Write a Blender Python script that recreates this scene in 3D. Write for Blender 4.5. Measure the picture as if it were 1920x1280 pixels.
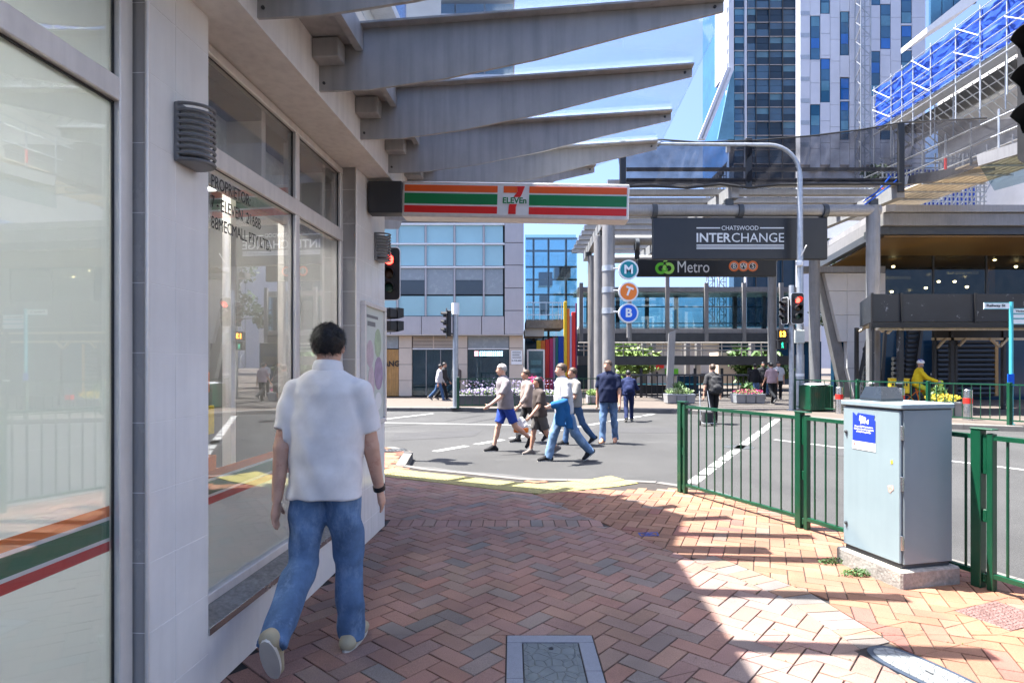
import bpy, math, random
import numpy as np
from mathutils import Vector, Matrix
random.seed(7)
rng = np.random.default_rng(7)
for o in list(bpy.data.objects):
    bpy.data.objects.remove(o)
SC = bpy.context.scene
COL = SC.collection

# ------------------------------------------------------------------ camera, sky, sun, exposure
FPX, HY, HC = 1100.0, 685.0, 1.52          # focal length in photo pixels, horizon row, eye height
cam = bpy.data.cameras.new('camera')
cam.sensor_width = 36.0
cam.lens = 36.0 * FPX / 1920.0
cam.shift_y = (HY - 640.0) / 1920.0
cam.clip_start, cam.clip_end = 0.05, 2000
camo = bpy.data.objects.new('camera', cam)
camo.location = (0, 0, HC)
camo.rotation_euler = (math.radians(90), 0, 0)
COL.objects.link(camo)
SC.camera = camo

SUN_EL = math.radians(69.4)
SUN_AZ = Vector((-.982, .188, 0)).normalized()       # towards the sun
world = bpy.data.worlds.new('World')
SC.world = world
world.use_nodes = True
wn = world.node_tree
wn.nodes.clear()
sky = wn.nodes.new('ShaderNodeTexSky')
sky.sky_type = 'NISHITA'
sky.sun_disc = False
sky.sun_elevation = SUN_EL
sky.sun_rotation = math.atan2(SUN_AZ.x, SUN_AZ.y)
sky.air_density, sky.dust_density, sky.ozone_density = .6, 3.6, 8.0
bg = wn.nodes.new('ShaderNodeBackground')
bg.inputs['Strength'].default_value = 0.068
wo = wn.nodes.new('ShaderNodeOutputWorld')
wn.links.new(sky.outputs[0], bg.inputs['Color'])
wn.links.new(bg.outputs[0], wo.inputs['Surface'])
sl = bpy.data.lights.new('sun', 'SUN')
sl.energy = 3.1
sl.angle = math.radians(0.53)
sl.color = (1, .955, .89)
so = bpy.data.objects.new('sun', sl)
sd = Vector((SUN_AZ.x * math.cos(SUN_EL), SUN_AZ.y * math.cos(SUN_EL), math.sin(SUN_EL)))
so.rotation_euler = sd.to_track_quat('Z', 'Y').to_euler()
so.location = sd * 60
COL.objects.link(so)
vs = SC.view_settings
vs.view_transform = 'Standard'
vs.look = 'None'
vs.gamma = 1
vs.use_curve_mapping = False
vs.exposure = 3.02
SC.render.engine = 'CYCLES'
SC.cycles.max_bounces = 10
SC.cycles.transparent_max_bounces = 16
SC.cycles.use_denoising = True
SC.cycles.caustics_reflective = False
SC.cycles.caustics_refractive = False

# ------------------------------------------------------------------ measuring helpers
ROAD = -0.14
def X(u, Y): return (u - 960.0) / FPX * Y
def Z(v, Y): return HC + (HY - v) / FPX * Y
def P(u, v, Y): return Vector((X(u, Y), Y, Z(v, Y)))
def G(u, v, z=0.0):
    Y = FPX * (HC - z) / (v - HY)
    return Vector((X(u, Y), Y, z))
def R(u, v): return G(u, v, ROAD)

# ------------------------------------------------------------------ materials
MATS = {}
def nt_new(name):
    m = bpy.data.materials.new(name)
    m.use_nodes = True
    nt = m.node_tree
    nt.nodes.clear()
    out = nt.nodes.new('ShaderNodeOutputMaterial')
    MATS[name] = m
    return m, nt, out
def lin(c):
    if isinstance(c, str):
        c = tuple(int(c[i:i + 2], 16) / 255 for i in (0, 2, 4))
        c = tuple(((x + .055) / 1.055) ** 2.4 if x > .04045 else x / 12.92 for x in c)
    return c
def M(name, col, rough=.6, metal=0.0, var=.12, scale=5.0, bump=0.0, bscale=80.0, spec=.5, coat=0.0, streak=0.0, emit=None, es=0.0, tint=None, speck=0.0):
    m, nt, out = nt_new(name)
    N, L = nt.nodes, nt.links
    b = N.new('ShaderNodeBsdfPrincipled')
    L.new(b.outputs[0], out.inputs[0])
    c = lin(col)
    b.inputs['Base Color'].default_value = (*c, 1)
    b.inputs['Roughness'].default_value = rough
    b.inputs['Metallic'].default_value = metal
    b.inputs['Specular IOR Level'].default_value = spec
    b.inputs['Coat Weight'].default_value = coat
    b.inputs['Coat Roughness'].default_value = .05
    if emit is not None:
        b.inputs['Emission Color'].default_value = (*lin(emit), 1)
        b.inputs['Emission Strength'].default_value = es
    tc = N.new('ShaderNodeTexCoord')
    if var > 0:
        n = N.new('ShaderNodeTexNoise')
        n.inputs['Scale'].default_value = scale
        n.inputs['Detail'].default_value = 6
        n.inputs['Roughness'].default_value = .65
        L.new(tc.outputs['Object'], n.inputs['Vector'])
        r = N.new('ShaderNodeMapRange')
        r.inputs['From Min'].default_value = .3
        r.inputs['From Max'].default_value = .7
        r.inputs['To Min'].default_value = 1 - var
        r.inputs['To Max'].default_value = 1 + var * .6
        L.new(n.outputs['Fac'], r.inputs['Value'])
        fac = r.outputs[0]
        if streak > 0:
            mp = N.new('ShaderNodeMapping')
            mp.inputs['Scale'].default_value = (9, 9, .7)
            L.new(tc.outputs['Object'], mp.inputs['Vector'])
            n2 = N.new('ShaderNodeTexNoise')
            n2.inputs['Scale'].default_value = 2.2
            n2.inputs['Detail'].default_value = 5
            L.new(mp.outputs[0], n2.inputs['Vector'])
            r2 = N.new('ShaderNodeMapRange')
            r2.inputs['From Min'].default_value = .42
            r2.inputs['From Max'].default_value = .75
            r2.inputs['To Min'].default_value = 1
            r2.inputs['To Max'].default_value = 1 - streak
            L.new(n2.outputs['Fac'], r2.inputs['Value'])
            mm = N.new('ShaderNodeMath'); mm.operation = 'MULTIPLY'
            L.new(fac, mm.inputs[0]); L.new(r2.outputs[0], mm.inputs[1])
            fac = mm.outputs[0]
        if speck > 0:
            n3 = N.new('ShaderNodeTexNoise')
            n3.inputs['Scale'].default_value = bscale
            n3.inputs['Detail'].default_value = 2
            L.new(tc.outputs['Object'], n3.inputs['Vector'])
            r3 = N.new('ShaderNodeMapRange')
            r3.inputs['From Min'].default_value = .35
            r3.inputs['From Max'].default_value = .65
            r3.inputs['To Min'].default_value = 1 - speck
            r3.inputs['To Max'].default_value = 1 + speck
            L.new(n3.outputs['Fac'], r3.inputs['Value'])
            mm = N.new('ShaderNodeMath'); mm.operation = 'MULTIPLY'
            L.new(fac, mm.inputs[0]); L.new(r3.outputs[0], mm.inputs[1])
            fac = mm.outputs[0]
        mx = N.new('ShaderNodeMix'); mx.data_type = 'RGBA'; mx.blend_type = 'MULTIPLY'
        mx.inputs['Factor'].default_value = 1
        mx.inputs['A'].default_value = (*c, 1)
        L.new(fac, mx.inputs['B'])
        L.new(mx.outputs['Result'], b.inputs['Base Color'])
        rr = N.new('ShaderNodeMapRange')
        rr.inputs['To Min'].default_value = max(.02, rough - .08)
        rr.inputs['To Max'].default_value = min(1, rough + .1)
        L.new(n.outputs['Fac'], rr.inputs['Value'])
        L.new(rr.outputs[0], b.inputs['Roughness'])
    if bump > 0:
        nb = N.new('ShaderNodeTexNoise')
        nb.inputs['Scale'].default_value = bscale
        nb.inputs['Detail'].default_value = 4
        L.new(tc.outputs['Object'], nb.inputs['Vector'])
        bp = N.new('ShaderNodeBump')
        bp.inputs['Strength'].default_value = bump
        bp.inputs['Distance'].default_value = .01
        L.new(nb.outputs['Fac'], bp.inputs['Height'])
        L.new(bp.outputs[0], b.inputs['Normal'])
    return m
def glass(name, tint=(.85, .93, .95), refl=1.45, base=.03, rough=0.0, dirt=.03):
    """thin sheet glass: see-through with a mirror sheen that grows at grazing angles, and a little dust"""
    m, nt, out = nt_new(name)
    N, L = nt.nodes, nt.links
    t = N.new('ShaderNodeBsdfTransparent'); t.inputs[0].default_value = (*tint, 1)
    g = N.new('ShaderNodeBsdfGlossy'); g.inputs['Roughness'].default_value = rough
    g.inputs['Color'].default_value = (.95, .97, 1, 1)
    d = N.new('ShaderNodeBsdfDiffuse'); d.inputs[0].default_value = (.6, .62, .6, 1)
    tc = N.new('ShaderNodeTexCoord')
    n = N.new('ShaderNodeTexNoise'); n.inputs['Scale'].default_value = 3; n.inputs['Detail'].default_value = 8
    L.new(tc.outputs['Object'], n.inputs['Vector'])
    dm = N.new('ShaderNodeMapRange'); dm.inputs['From Min'].default_value = .4; dm.inputs['From Max'].default_value = .8
    dm.inputs['To Min'].default_value = 0; dm.inputs['To Max'].default_value = dirt * 3
    L.new(n.outputs['Fac'], dm.inputs['Value'])
    lw = N.new('ShaderNodeLayerWeight'); lw.inputs['Blend'].default_value = .5
    pw = N.new('ShaderNodeMath'); pw.operation = 'POWER'; pw.inputs[1].default_value = 5 if refl < 1.5 else 3.0
    L.new(lw.outputs['Facing'], pw.inputs[0])
    a = N.new('ShaderNodeMath'); a.operation = 'MULTIPLY_ADD'; a.inputs[1].default_value = 1 - base; a.inputs[2].default_value = base; a.use_clamp = True
    L.new(pw.outputs[0], a.inputs[0])
    m0 = N.new('ShaderNodeMixShader'); m1 = N.new('ShaderNodeMixShader')
    L.new(dm.outputs[0], m0.inputs[0]); L.new(t.outputs[0], m0.inputs[1]); L.new(d.outputs[0], m0.inputs[2])
    L.new(a.outputs[0], m1.inputs[0]); L.new(m0.outputs[0], m1.inputs[1]); L.new(g.outputs[0], m1.inputs[2])
    L.new(m1.outputs[0], out.inputs[0])
    return m
def netting(name, col, dens, sc=90.0):
    """woven shade cloth: threads with see-through gaps"""
    m, nt, out = nt_new(name)
    N, L = nt.nodes, nt.links
    t = N.new('ShaderNodeBsdfTransparent')
    d = N.new('ShaderNodeBsdfDiffuse'); d.inputs[0].default_value = (*lin(col), 1)
    tl = N.new('ShaderNodeBsdfTranslucent'); tl.inputs[0].default_value = (*lin(col), 1)
    md = N.new('ShaderNodeMixShader'); md.inputs[0].default_value = .35
    L.new(d.outputs[0], md.inputs[1]); L.new(tl.outputs[0], md.inputs[2])
    tc = N.new('ShaderNodeTexCoord')
    n = N.new('ShaderNodeTexNoise'); n.inputs['Scale'].default_value = 1.3; n.inputs['Detail'].default_value = 5
    L.new(tc.outputs['Object'], n.inputs['Vector'])
    r = N.new('ShaderNodeMapRange'); r.inputs['From Min'].default_value = .3; r.inputs['From Max'].default_value = .7
    r.inputs['To Min'].default_value = dens - .12; r.inputs['To Max'].default_value = min(1, dens + .12)
    L.new(n.outputs['Fac'], r.inputs['Value'])
    mx = N.new('ShaderNodeMixShader')
    L.new(r.outputs[0], mx.inputs[0]); L.new(t.outputs[0], mx.inputs[1]); L.new(md.outputs[0], mx.inputs[2])
    L.new(mx.outputs[0], out.inputs[0])
    return m

# ------------------------------------------------------------------ mesh helpers
class MB:
    """collects shapes, build() links them as ONE mesh object"""
    def __init__(s): s.v = []; s.f = []
    def add(s, vs, fs):
        k = len(s.v); s.v += [tuple(p) for p in vs]; s.f += [tuple(i + k for i in f) for f in fs]; return s
    def box(s, a, b):
        x0, y0, z0 = (min(a[i], b[i]) for i in range(3)); x1, y1, z1 = (max(a[i], b[i]) for i in range(3))
        return s.add([(x0, y0, z0), (x1, y0, z0), (x1, y1, z0), (x0, y1, z0), (x0, y0, z1), (x1, y0, z1), (x1, y1, z1), (x0, y1, z1)],
                     [(0, 3, 2, 1), (4, 5, 6, 7), (0, 1, 5, 4), (1, 2, 6, 5), (2, 3, 7, 6), (3, 0, 4, 7)])
    def cham(s, a, b, c):
        """box with chamfered edges"""
        x0, y0, z0 = (min(a[i], b[i]) for i in range(3)); x1, y1, z1 = (max(a[i], b[i]) for i in range(3))
        c = min(c, (x1 - x0) / 2.1, (y1 - y0) / 2.1, (z1 - z0) / 2.1)
        V = []; idx = {}
        for ix, (xx, sx) in enumerate(((x0, 1), (x1, -1))):
            for iy, (yy, sy) in enumerate(((y0, 1), (y1, -1))):
                for iz, (zz, sz) in enumerate(((z0, 1), (z1, -1))):
                    for ax in range(3):
                        p = [xx + sx * c, yy + sy * c, zz + sz * c]; p[ax] = (xx, yy, zz)[ax]
                        idx[ix, iy, iz, ax] = len(V); V.append(p)
        F = []
        I = idx
        for sd_ in (0, 1):
            q = [I[sd_, 0, 0, 0], I[sd_, 0, 1, 0], I[sd_, 1, 1, 0], I[sd_, 1, 0, 0]]; F.append(q if sd_ == 0 else q[::-1])
            q = [I[0, sd_, 0, 1], I[1, sd_, 0, 1], I[1, sd_, 1, 1], I[0, sd_, 1, 1]]; F.append(q if sd_ == 0 else q[::-1])
            q = [I[0, 0, sd_, 2], I[0, 1, sd_, 2], I[1, 1, sd_, 2], I[1, 0, sd_, 2]]; F.append(q if sd_ == 0 else q[::-1])
        for a_ in (0, 1):
            for b_ in (0, 1):
                F.append([I[0, a_, b_, 1], I[1, a_, b_, 1], I[1, a_, b_, 2], I[0, a_, b_, 2]][::1 if (a_ + b_) % 2 else -1])
                F.append([I[a_, 0, b_, 0], I[a_, 1, b_, 0], I[a_, 1, b_, 2], I[a_, 0, b_, 2]][::-1 if (a_ + b_) % 2 else 1])
                F.append([I[a_, b_, 0, 0], I[a_, b_, 1, 0], I[a_, b_, 1, 1], I[a_, b_, 0, 1]][::1 if (a_ + b_) % 2 else -1])
                for c_ in (0, 1):
                    t = [I[a_, b_, c_, 0], I[a_, b_, c_, 1], I[a_, b_, c_, 2]]
                    F.append(t if (a_ + b_ + c_) % 2 == 0 else t[::-1])
        return s.add(V, F)
    def bar(s, p, q, w, h, up=(0, 0, 1)):
        """straight bar of w x h section from p to q"""
        p, q = Vector(p), Vector(q); d = (q - p).normalized(); up = Vector(up)
        if abs(d.dot(up)) > .98: up = Vector((0, 1, 0)) if abs(d.y) < .9 else Vector((1, 0, 0))
        r = d.cross(up).normalized(); u = r.cross(d)
        V = [a + r * (sx * w / 2) + u * (sz * h / 2) for a in (p, q) for sx, sz in ((-1, -1), (1, -1), (1, 1), (-1, 1))]
        return s.add(V, [(0, 1, 2, 3), (7, 6, 5, 4), (0, 4, 5, 1), (1, 5, 6, 2), (2, 6, 7, 3), (3, 7, 4, 0)])
    def tube(s, pts, r, n=12, caps=True):
        pts = [Vector(p) for p in pts]
        rr = r if isinstance(r, (list, tuple)) else [r] * len(pts)
        V, F = [], []
        d0 = (pts[1] - pts[0]).normalized()
        ref = Vector((0, 0, 1)) if abs(d0.z) < .9 else Vector((1, 0, 0))
        a = d0.cross(ref).normalized()
        for i, p in enumerate(pts):
            d = (pts[min(i + 1, len(pts) - 1)] - pts[max(i - 1, 0)]).normalized()
            a = (a - d * a.dot(d)).normalized(); b = d.cross(a)
            for k in range(n):
                t = 2 * math.pi * k / n
                V.append(p + (a * math.cos(t) + b * math.sin(t)) * rr[i])
        for i in range(len(pts) - 1):
            for k in range(n):
                k2 = (k + 1) % n
                F.append((i * n + k, i * n + k2, (i + 1) * n + k2, (i + 1) * n + k))
        if caps:
            F.append(tuple(range(n))[::-1]); F.append(tuple((len(pts) - 1) * n + k for k in range(n)))
        return s.add(V, F)
    def prism(s, poly, z0, z1, axis=2):
        """polygon extruded along an axis; for axis 1 poly is (x,z), for axis 0 poly is (y,z)"""
        n = len(poly)
        ar = sum(poly[i][0] * poly[(i + 1) % n][1] - poly[(i + 1) % n][0] * poly[i][1] for i in range(n))
        if ar < 0: poly = poly[::-1]
        def mk(p, t): return (p[0], p[1], t) if axis == 2 else ((p[0], t, p[1]) if axis == 1 else (t, p[0], p[1]))
        V = [mk(p, z0) for p in poly] + [mk(p, z1) for p in poly]
        F = [tuple(range(n))[::-1], tuple(range(n, 2 * n))] + [(i, (i + 1) % n, n + (i + 1) % n, n + i) for i in range(n)]
        if axis == 1: F = [f[::-1] for f in F]
        return s.add(V, F)
    def lathe(s, prof, n=20, at=(0, 0, 0)):
        V, F = [], []
        for r, z in prof:
            for k in range(n):
                t = 2 * math.pi * k / n
                V.append((at[0] + r * math.cos(t), at[1] + r * math.sin(t), at[2] + z))
        for i in range(len(prof) - 1):
            for k in range(n):
                k2 = (k + 1) % n
                F.append((i * n + k, i * n + k2, (i + 1) * n + k2, (i + 1) * n + k))
        F.append(tuple(range(n))[::-1]); F.append(tuple((len(prof) - 1) * n + k for k in range(n)))
        return s.add(V, F)
    def xf(s, mtx):
        s.v = [tuple(mtx @ Vector(p)) for p in s.v]; return s
    def build(s, name, mat, parent=None, smooth=False, loc=None, rot=None):
        me = bpy.data.meshes.new(name)
        me.from_pydata(s.v, [], s.f)
        if smooth: smooth_by_angle(me)
        return link(name, me, mat, parent, loc, rot)
def smooth_by_angle(me, ang=40):
    me.shade_smooth()
    try:
        me.set_sharp_from_angle(angle=math.radians(ang))
    except Exception:
        pass
def link(name, me, mat, parent=None, loc=None, rot=None):
    if mat is not None and not me.materials:
        me.materials.append(MATS[mat] if isinstance(mat, str) else mat)
    o = bpy.data.objects.new(name, me)
    COL.objects.link(o)
    if parent is not None: o.parent = parent
    if loc is not None: o.location = loc
    if rot is not None: o.rotation_euler = rot
    return o
def tag(o, label, cat, group=None):
    o['label'] = label; o['category'] = cat
    if group: o['group'] = group
    return o
def thing(name, label, cat, loc=(0, 0, 0), rotz=0.0, group=None):
    o = bpy.data.objects.new(name, None)
    o.empty_display_size = .1
    COL.objects.link(o)
    o.location = loc; o.rotation_euler = (0, 0, rotz)
    return tag(o, label, cat, group)
def node(name, parent, loc=(0, 0, 0), rot=(0, 0, 0)):
    o = bpy.data.objects.new(name, None); COL.objects.link(o)
    o.parent = parent; o.location = loc; o.rotation_euler = rot
    return o
def struct(o): o['kind'] = 'structure'; return o
def stuff(o): o['kind'] = 'stuff'; return o
def copy_tree(o, parent=None):
    c = o.copy(); COL.objects.link(c)
    if parent is not None: c.parent = parent
    for ch in list(o.children): copy_tree(ch, c)
    return c
def box(name, a, b, mat, parent=None, c=0.0):
    m = MB()
    if c > 0: m.cham(a, b, c)
    else: m.box(a, b)
    return m.build(name, mat, parent)
def text(txt, size, mat, parent, loc, rot=(math.radians(90), 0, 0), name='lettering', align='CENTER', bold=0.0, sx=1.0, depth=.001, shear=0.0, valign='CENTER', space=1.0):
    cu = bpy.data.curves.new('t', 'FONT')
    cu.body = txt; cu.size = size; cu.align_x = align; cu.align_y = valign
    cu.extrude = depth; cu.offset = bold; cu.shear = shear; cu.resolution_u = 3; cu.space_character = space
    ob = bpy.data.objects.new('t', cu)
    COL.objects.link(ob)
    dg = bpy.context.evaluated_depsgraph_get()
    me = bpy.data.meshes.new_from_object(ob.evaluated_get(dg))
    bpy.data.objects.remove(ob)
    me.materials.clear()
    if sx != 1.0: me.transform(Matrix.Diagonal((sx, 1, 1, 1)))
    return link(name, me, mat, parent, loc, rot)
def disc(r, n=28, depth=.01):
    return MB().prism([(r * math.cos(2 * math.pi * k / n), r * math.sin(2 * math.pi * k / n)) for k in range(n)], 0, depth, 1)

def wear(name, col, lo=.62, hi=.66, scale=3.2, stretch=(1, 1, 1)):
    """chips, scuffs and stains with ragged outlines over an existing material"""
    nt = MATS[name].node_tree; N, L = nt.nodes, nt.links
    b = [n for n in N if n.type == 'BSDF_PRINCIPLED'][0]
    src = b.inputs['Base Color'].links[0].from_socket
    tc = N.new('ShaderNodeTexCoord'); mp = N.new('ShaderNodeMapping'); mp.inputs['Scale'].default_value = stretch
    n1 = N.new('ShaderNodeTexNoise'); n1.inputs['Scale'].default_value = scale; n1.inputs['Detail'].default_value = 12; n1.inputs['Roughness'].default_value = .75
    L.new(tc.outputs['Object'], mp.inputs['Vector']); L.new(mp.outputs[0], n1.inputs['Vector'])
    r = N.new('ShaderNodeMapRange'); r.inputs['From Min'].default_value = lo; r.inputs['From Max'].default_value = hi
    L.new(n1.outputs['Fac'], r.inputs['Value'])
    mx = N.new('ShaderNodeMix'); mx.data_type = 'RGBA'; mx.inputs['B'].default_value = (*lin(col), 1)
    L.new(r.outputs[0], mx.inputs['Factor']); L.new(src, mx.inputs['A']); L.new(mx.outputs['Result'], b.inputs['Base Color'])
# ------------------------------------------------------------------ palette
M('asphalt', (.036, .036, .0355), .85, var=.3, scale=.55, bump=.5, bscale=160, speck=.35)
M('concrete_gutter', (.065, .064, .062), .85, var=.3, scale=3, bump=.3, bscale=70, speck=.12)
M('kerb_stone', (.12, .113, .105), .8, var=.25, scale=4, bump=.2, bscale=60, speck=.1)
M('mortar', (.03, .025, .022), .95, var=.3, scale=9)
M('road_paint', (.33, .33, .32), .7, var=.22, scale=7, bump=.2, bscale=90, speck=.15)
M('far_paving', (.09, .073, .06), .8, var=.16, scale=1.3, bump=.1, speck=.08, bscale=25)
M('tactile_yellow', (.25, .215, .075), .75, var=.2, scale=5, speck=.1)
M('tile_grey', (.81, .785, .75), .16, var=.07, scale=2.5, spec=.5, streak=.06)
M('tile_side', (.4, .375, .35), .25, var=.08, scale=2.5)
M('grout', (.8, .78, .75), .9, var=.1)
M('alu_frame', (.78, .73, .68), .38, metal=.25, var=.08, scale=6, streak=.12)
M('stainless', (.6, .6, .6), .25, metal=1, var=.08)
M('gasket', (.015, .015, .016), .5, var=0)
M('cream_render', (.88, .85, .8), .8, var=.12, scale=1.6, streak=.12)
def film_mat():
    m, nt, out = nt_new('film')
    N, L = nt.nodes, nt.links
    d = N.new('ShaderNodeBsdfDiffuse'); d.inputs[0].default_value = (.82, .83, .79, 1)
    t = N.new('ShaderNodeBsdfTranslucent'); t.inputs[0].default_value = (.82, .84, .8, 1)
    x = N.new('ShaderNodeMixShader'); x.inputs[0].default_value = .38
    L.new(d.outputs[0], x.inputs[1]); L.new(t.outputs[0], x.inputs[2]); L.new(x.outputs[0], out.inputs[0])
film_mat()
M('stripe_orange', (.8, .19, .025), .5, var=.05)
M('stripe_green', (.006, .14, .06), .5, var=.05)
M('stripe_red', (.55, .016, .014), .5, var=.05)
M('beam_grey', (.47, .465, .45), .5, var=.16, scale=2, streak=.22, bump=.05, bscale=50)
M('dark_box', (.035, .037, .04), .5, var=.1)
M('lamp_grey', (.2, .2, .205), .45, metal=.3, var=.12)
M('lamp_glass', (.5, .5, .49), .35, var=.1, scale=20)
M('sign_white', (.78, .78, .77), .35, var=.05, streak=.05)
M('white_paint', (.8, .8, .79), .45, var=.06)
M('white_wall', (.68, .65, .61), .7, var=.1, scale=1)
M('black', (.012, .012, .013), .45, var=.1)
M('black_panel', (.012, .013, .015), .38, var=.25, scale=2)
M('fence_green', (.002, .056, .025), .33, var=.15, scale=9, streak=.1, coat=.25)
M('cab_blue', (.22, .285, .31), .42, var=.05, scale=3, streak=.05)
M('cab_side', (.23, .28, .295), .3, var=.05, scale=3, coat=.3)
M('concrete', (.3, .275, .24), .9, var=.3, scale=6, bump=.5, bscale=45, speck=.15)
M('sticker_blue', (.012, .04, .42), .4, var=.04)
M('galv', (.42, .44, .46), .42, metal=.55, var=.18, scale=7, streak=.1)
M('steel_grey', (.25, .24, .23), .45, metal=.15, var=.14, scale=2.5, streak=.18)
M('steel_light', (.32, .305, .29), .45, metal=.15, var=.14, scale=2, streak=.15)
M('dark_steel', (.065, .07, .075), .5, metal=.2, var=.2, scale=3)
M('panel_grey', (.46, .425, .42), .4, metal=.15, var=.06, scale=1.2, streak=.06)
M('stone_beige', (.6, .5, .4), .55, var=.08, scale=1.5)
M('spandrel', (.34, .55, .58), .12, var=.08, scale=.6, spec=.7)
M('dark_window', (.03, .034, .038), .06, var=.1, spec=.8)
M('blind_grey', (.3, .33, .34), .25, var=.06)
M('timber', (.5, .27, .085), .55, var=.2, scale=4, streak=.2)
M('pale_timber', (.6, .5, .36), .7, var=.2, scale=5, streak=.15)
M('soffit_wood', (.2, .11, .028), .5, var=.35, scale=.5)
M('red_lamp', (.6, .01, .01), .3, var=0, emit=(1, .03, .02), es=2.2)
M('off_amber', (.06, .03, .012), .25, var=0)
M('off_green', (.008, .045, .03), .25, var=0)
M('amber_led', (.8, .3, .02), .4, var=0, emit=(1, .32, .02), es=2.5)
M('teal', (.0, .22, .25), .4, var=.04)
M('orange', (.82, .2, .015), .4, var=.04)
M('blue', (.0, .1, .6), .4, var=.04)
M('logo_green', (.12, .5, .03), .4, var=.04)
M('logo_orange', (.75, .16, .03), .4, var=.04)
M('teal_pole', (.06, .4, .44), .4, var=.08)
M('blue_tarp', (.008, .06, .42), .55, var=.3, scale=1.2, bump=.9, bscale=3)
M('tower_white', (.55, .57, .63), .5, var=.08, scale=.4)
M('tower_glass', (.03, .11, .2), .07, var=.35, scale=.15, spec=.9)
M('tower_glass_light', (.09, .23, .32), .1, var=.3, scale=.3, spec=.8)
M('tower_blue', (.02, .13, .42), .1, var=.25, scale=.3, spec=.8)
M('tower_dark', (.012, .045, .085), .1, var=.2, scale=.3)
M('leaf_green', (.06, .13, .025), .6, var=.5, scale=5)
M('leaf_light', (.2, .3, .08), .6, var=.4, scale=9)
M('leaf_dark', (.025, .06, .02), .6, var=.5, scale=5)
M('petal_pink', (.65, .06, .2), .6, var=.3, scale=30)
M('petal_mauve', (.5, .42, .65), .6, var=.3, scale=30)
M('petal_yellow', (.7, .5, .03), .6, var=.2, scale=30)
M('soil', (.05, .035, .025), .95, var=.3)
M('planter_grey', (.3, .3, .3), .7, var=.15, scale=4)
M('skin', (.5, .27, .18), .5, var=.08, scale=20)
M('skin_pale', (.6, .36, .26), .5, var=.08, scale=20)
M('skin_tan', (.38, .2, .12), .5, var=.08, scale=20)
M('hair_black', (.012, .01, .009), .45, var=.3, scale=60, bump=.6, bscale=120)
M('hair_brown', (.06, .035, .02), .5, var=.3, scale=60, bump=.6, bscale=120)
M('hair_grey', (.38, .36, .34), .6, var=.3, scale=60, bump=.6, bscale=120)
M('yellow', (.8, .55, .02), .5, var=.15, scale=6)
M('hivis', (.6, .75, .05), .5, var=.1)
M('red_band', (.75, .03, .02), .4, var=.05)
M('rubber', (.02, .02, .02), .8, var=.1)
glass('shop_glass', (.975, .985, .98), 1.6, .06, 0, .006)
glass('awning_glass', (.92, .955, .985), 1.25, .0, 0, .03)
glass('clear_glass', (.62, .78, .82), 1.45, .05, 0, .02)
glass('blue_glass', (.62, .78, .82), 1.45, .08, 0, .02)
glass('dark_glass', (.35, .38, .38), 1.45, .03, 0, .02)
netting('black_net', (.035, .035, .04), .72)
netting('black_net_thin', (.03, .03, .035), .38)
netting('blue_net', (.02, .12, .55), .8)
wear('cab_blue', (.14, .13, .12), .7, .72, 9, (1, 1, .6)); wear('cab_blue', (.4, .42, .4), .62, .7, 2.2, (1, 1, .3)); wear('cab_side', (.12, .11, .1), .71, .73, 9)
wear('fence_green', (.09, .06, .04), .69, .72, 14); wear('concrete', (.16, .14, .12), .58, .75, 4); wear('asphalt', (.022, .022, .023), .56, .7, .5, (1, .4, 1)); wear('asphalt', (.07, .07, .068), .58, .72, .9, (.35, 1, 1))
wear('road_paint', (.12, .12, .12), .58, .66, 5); wear('beam_grey', (.2, .17, .13), .66, .74, 5); wear('tactile_yellow', (.16, .14, .09), .6, .75, 4); wear('alu_frame', (.35, .34, .32), .68, .74, 6); wear('concrete_gutter', (.07, .07, .07), .58, .72, 2)
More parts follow.
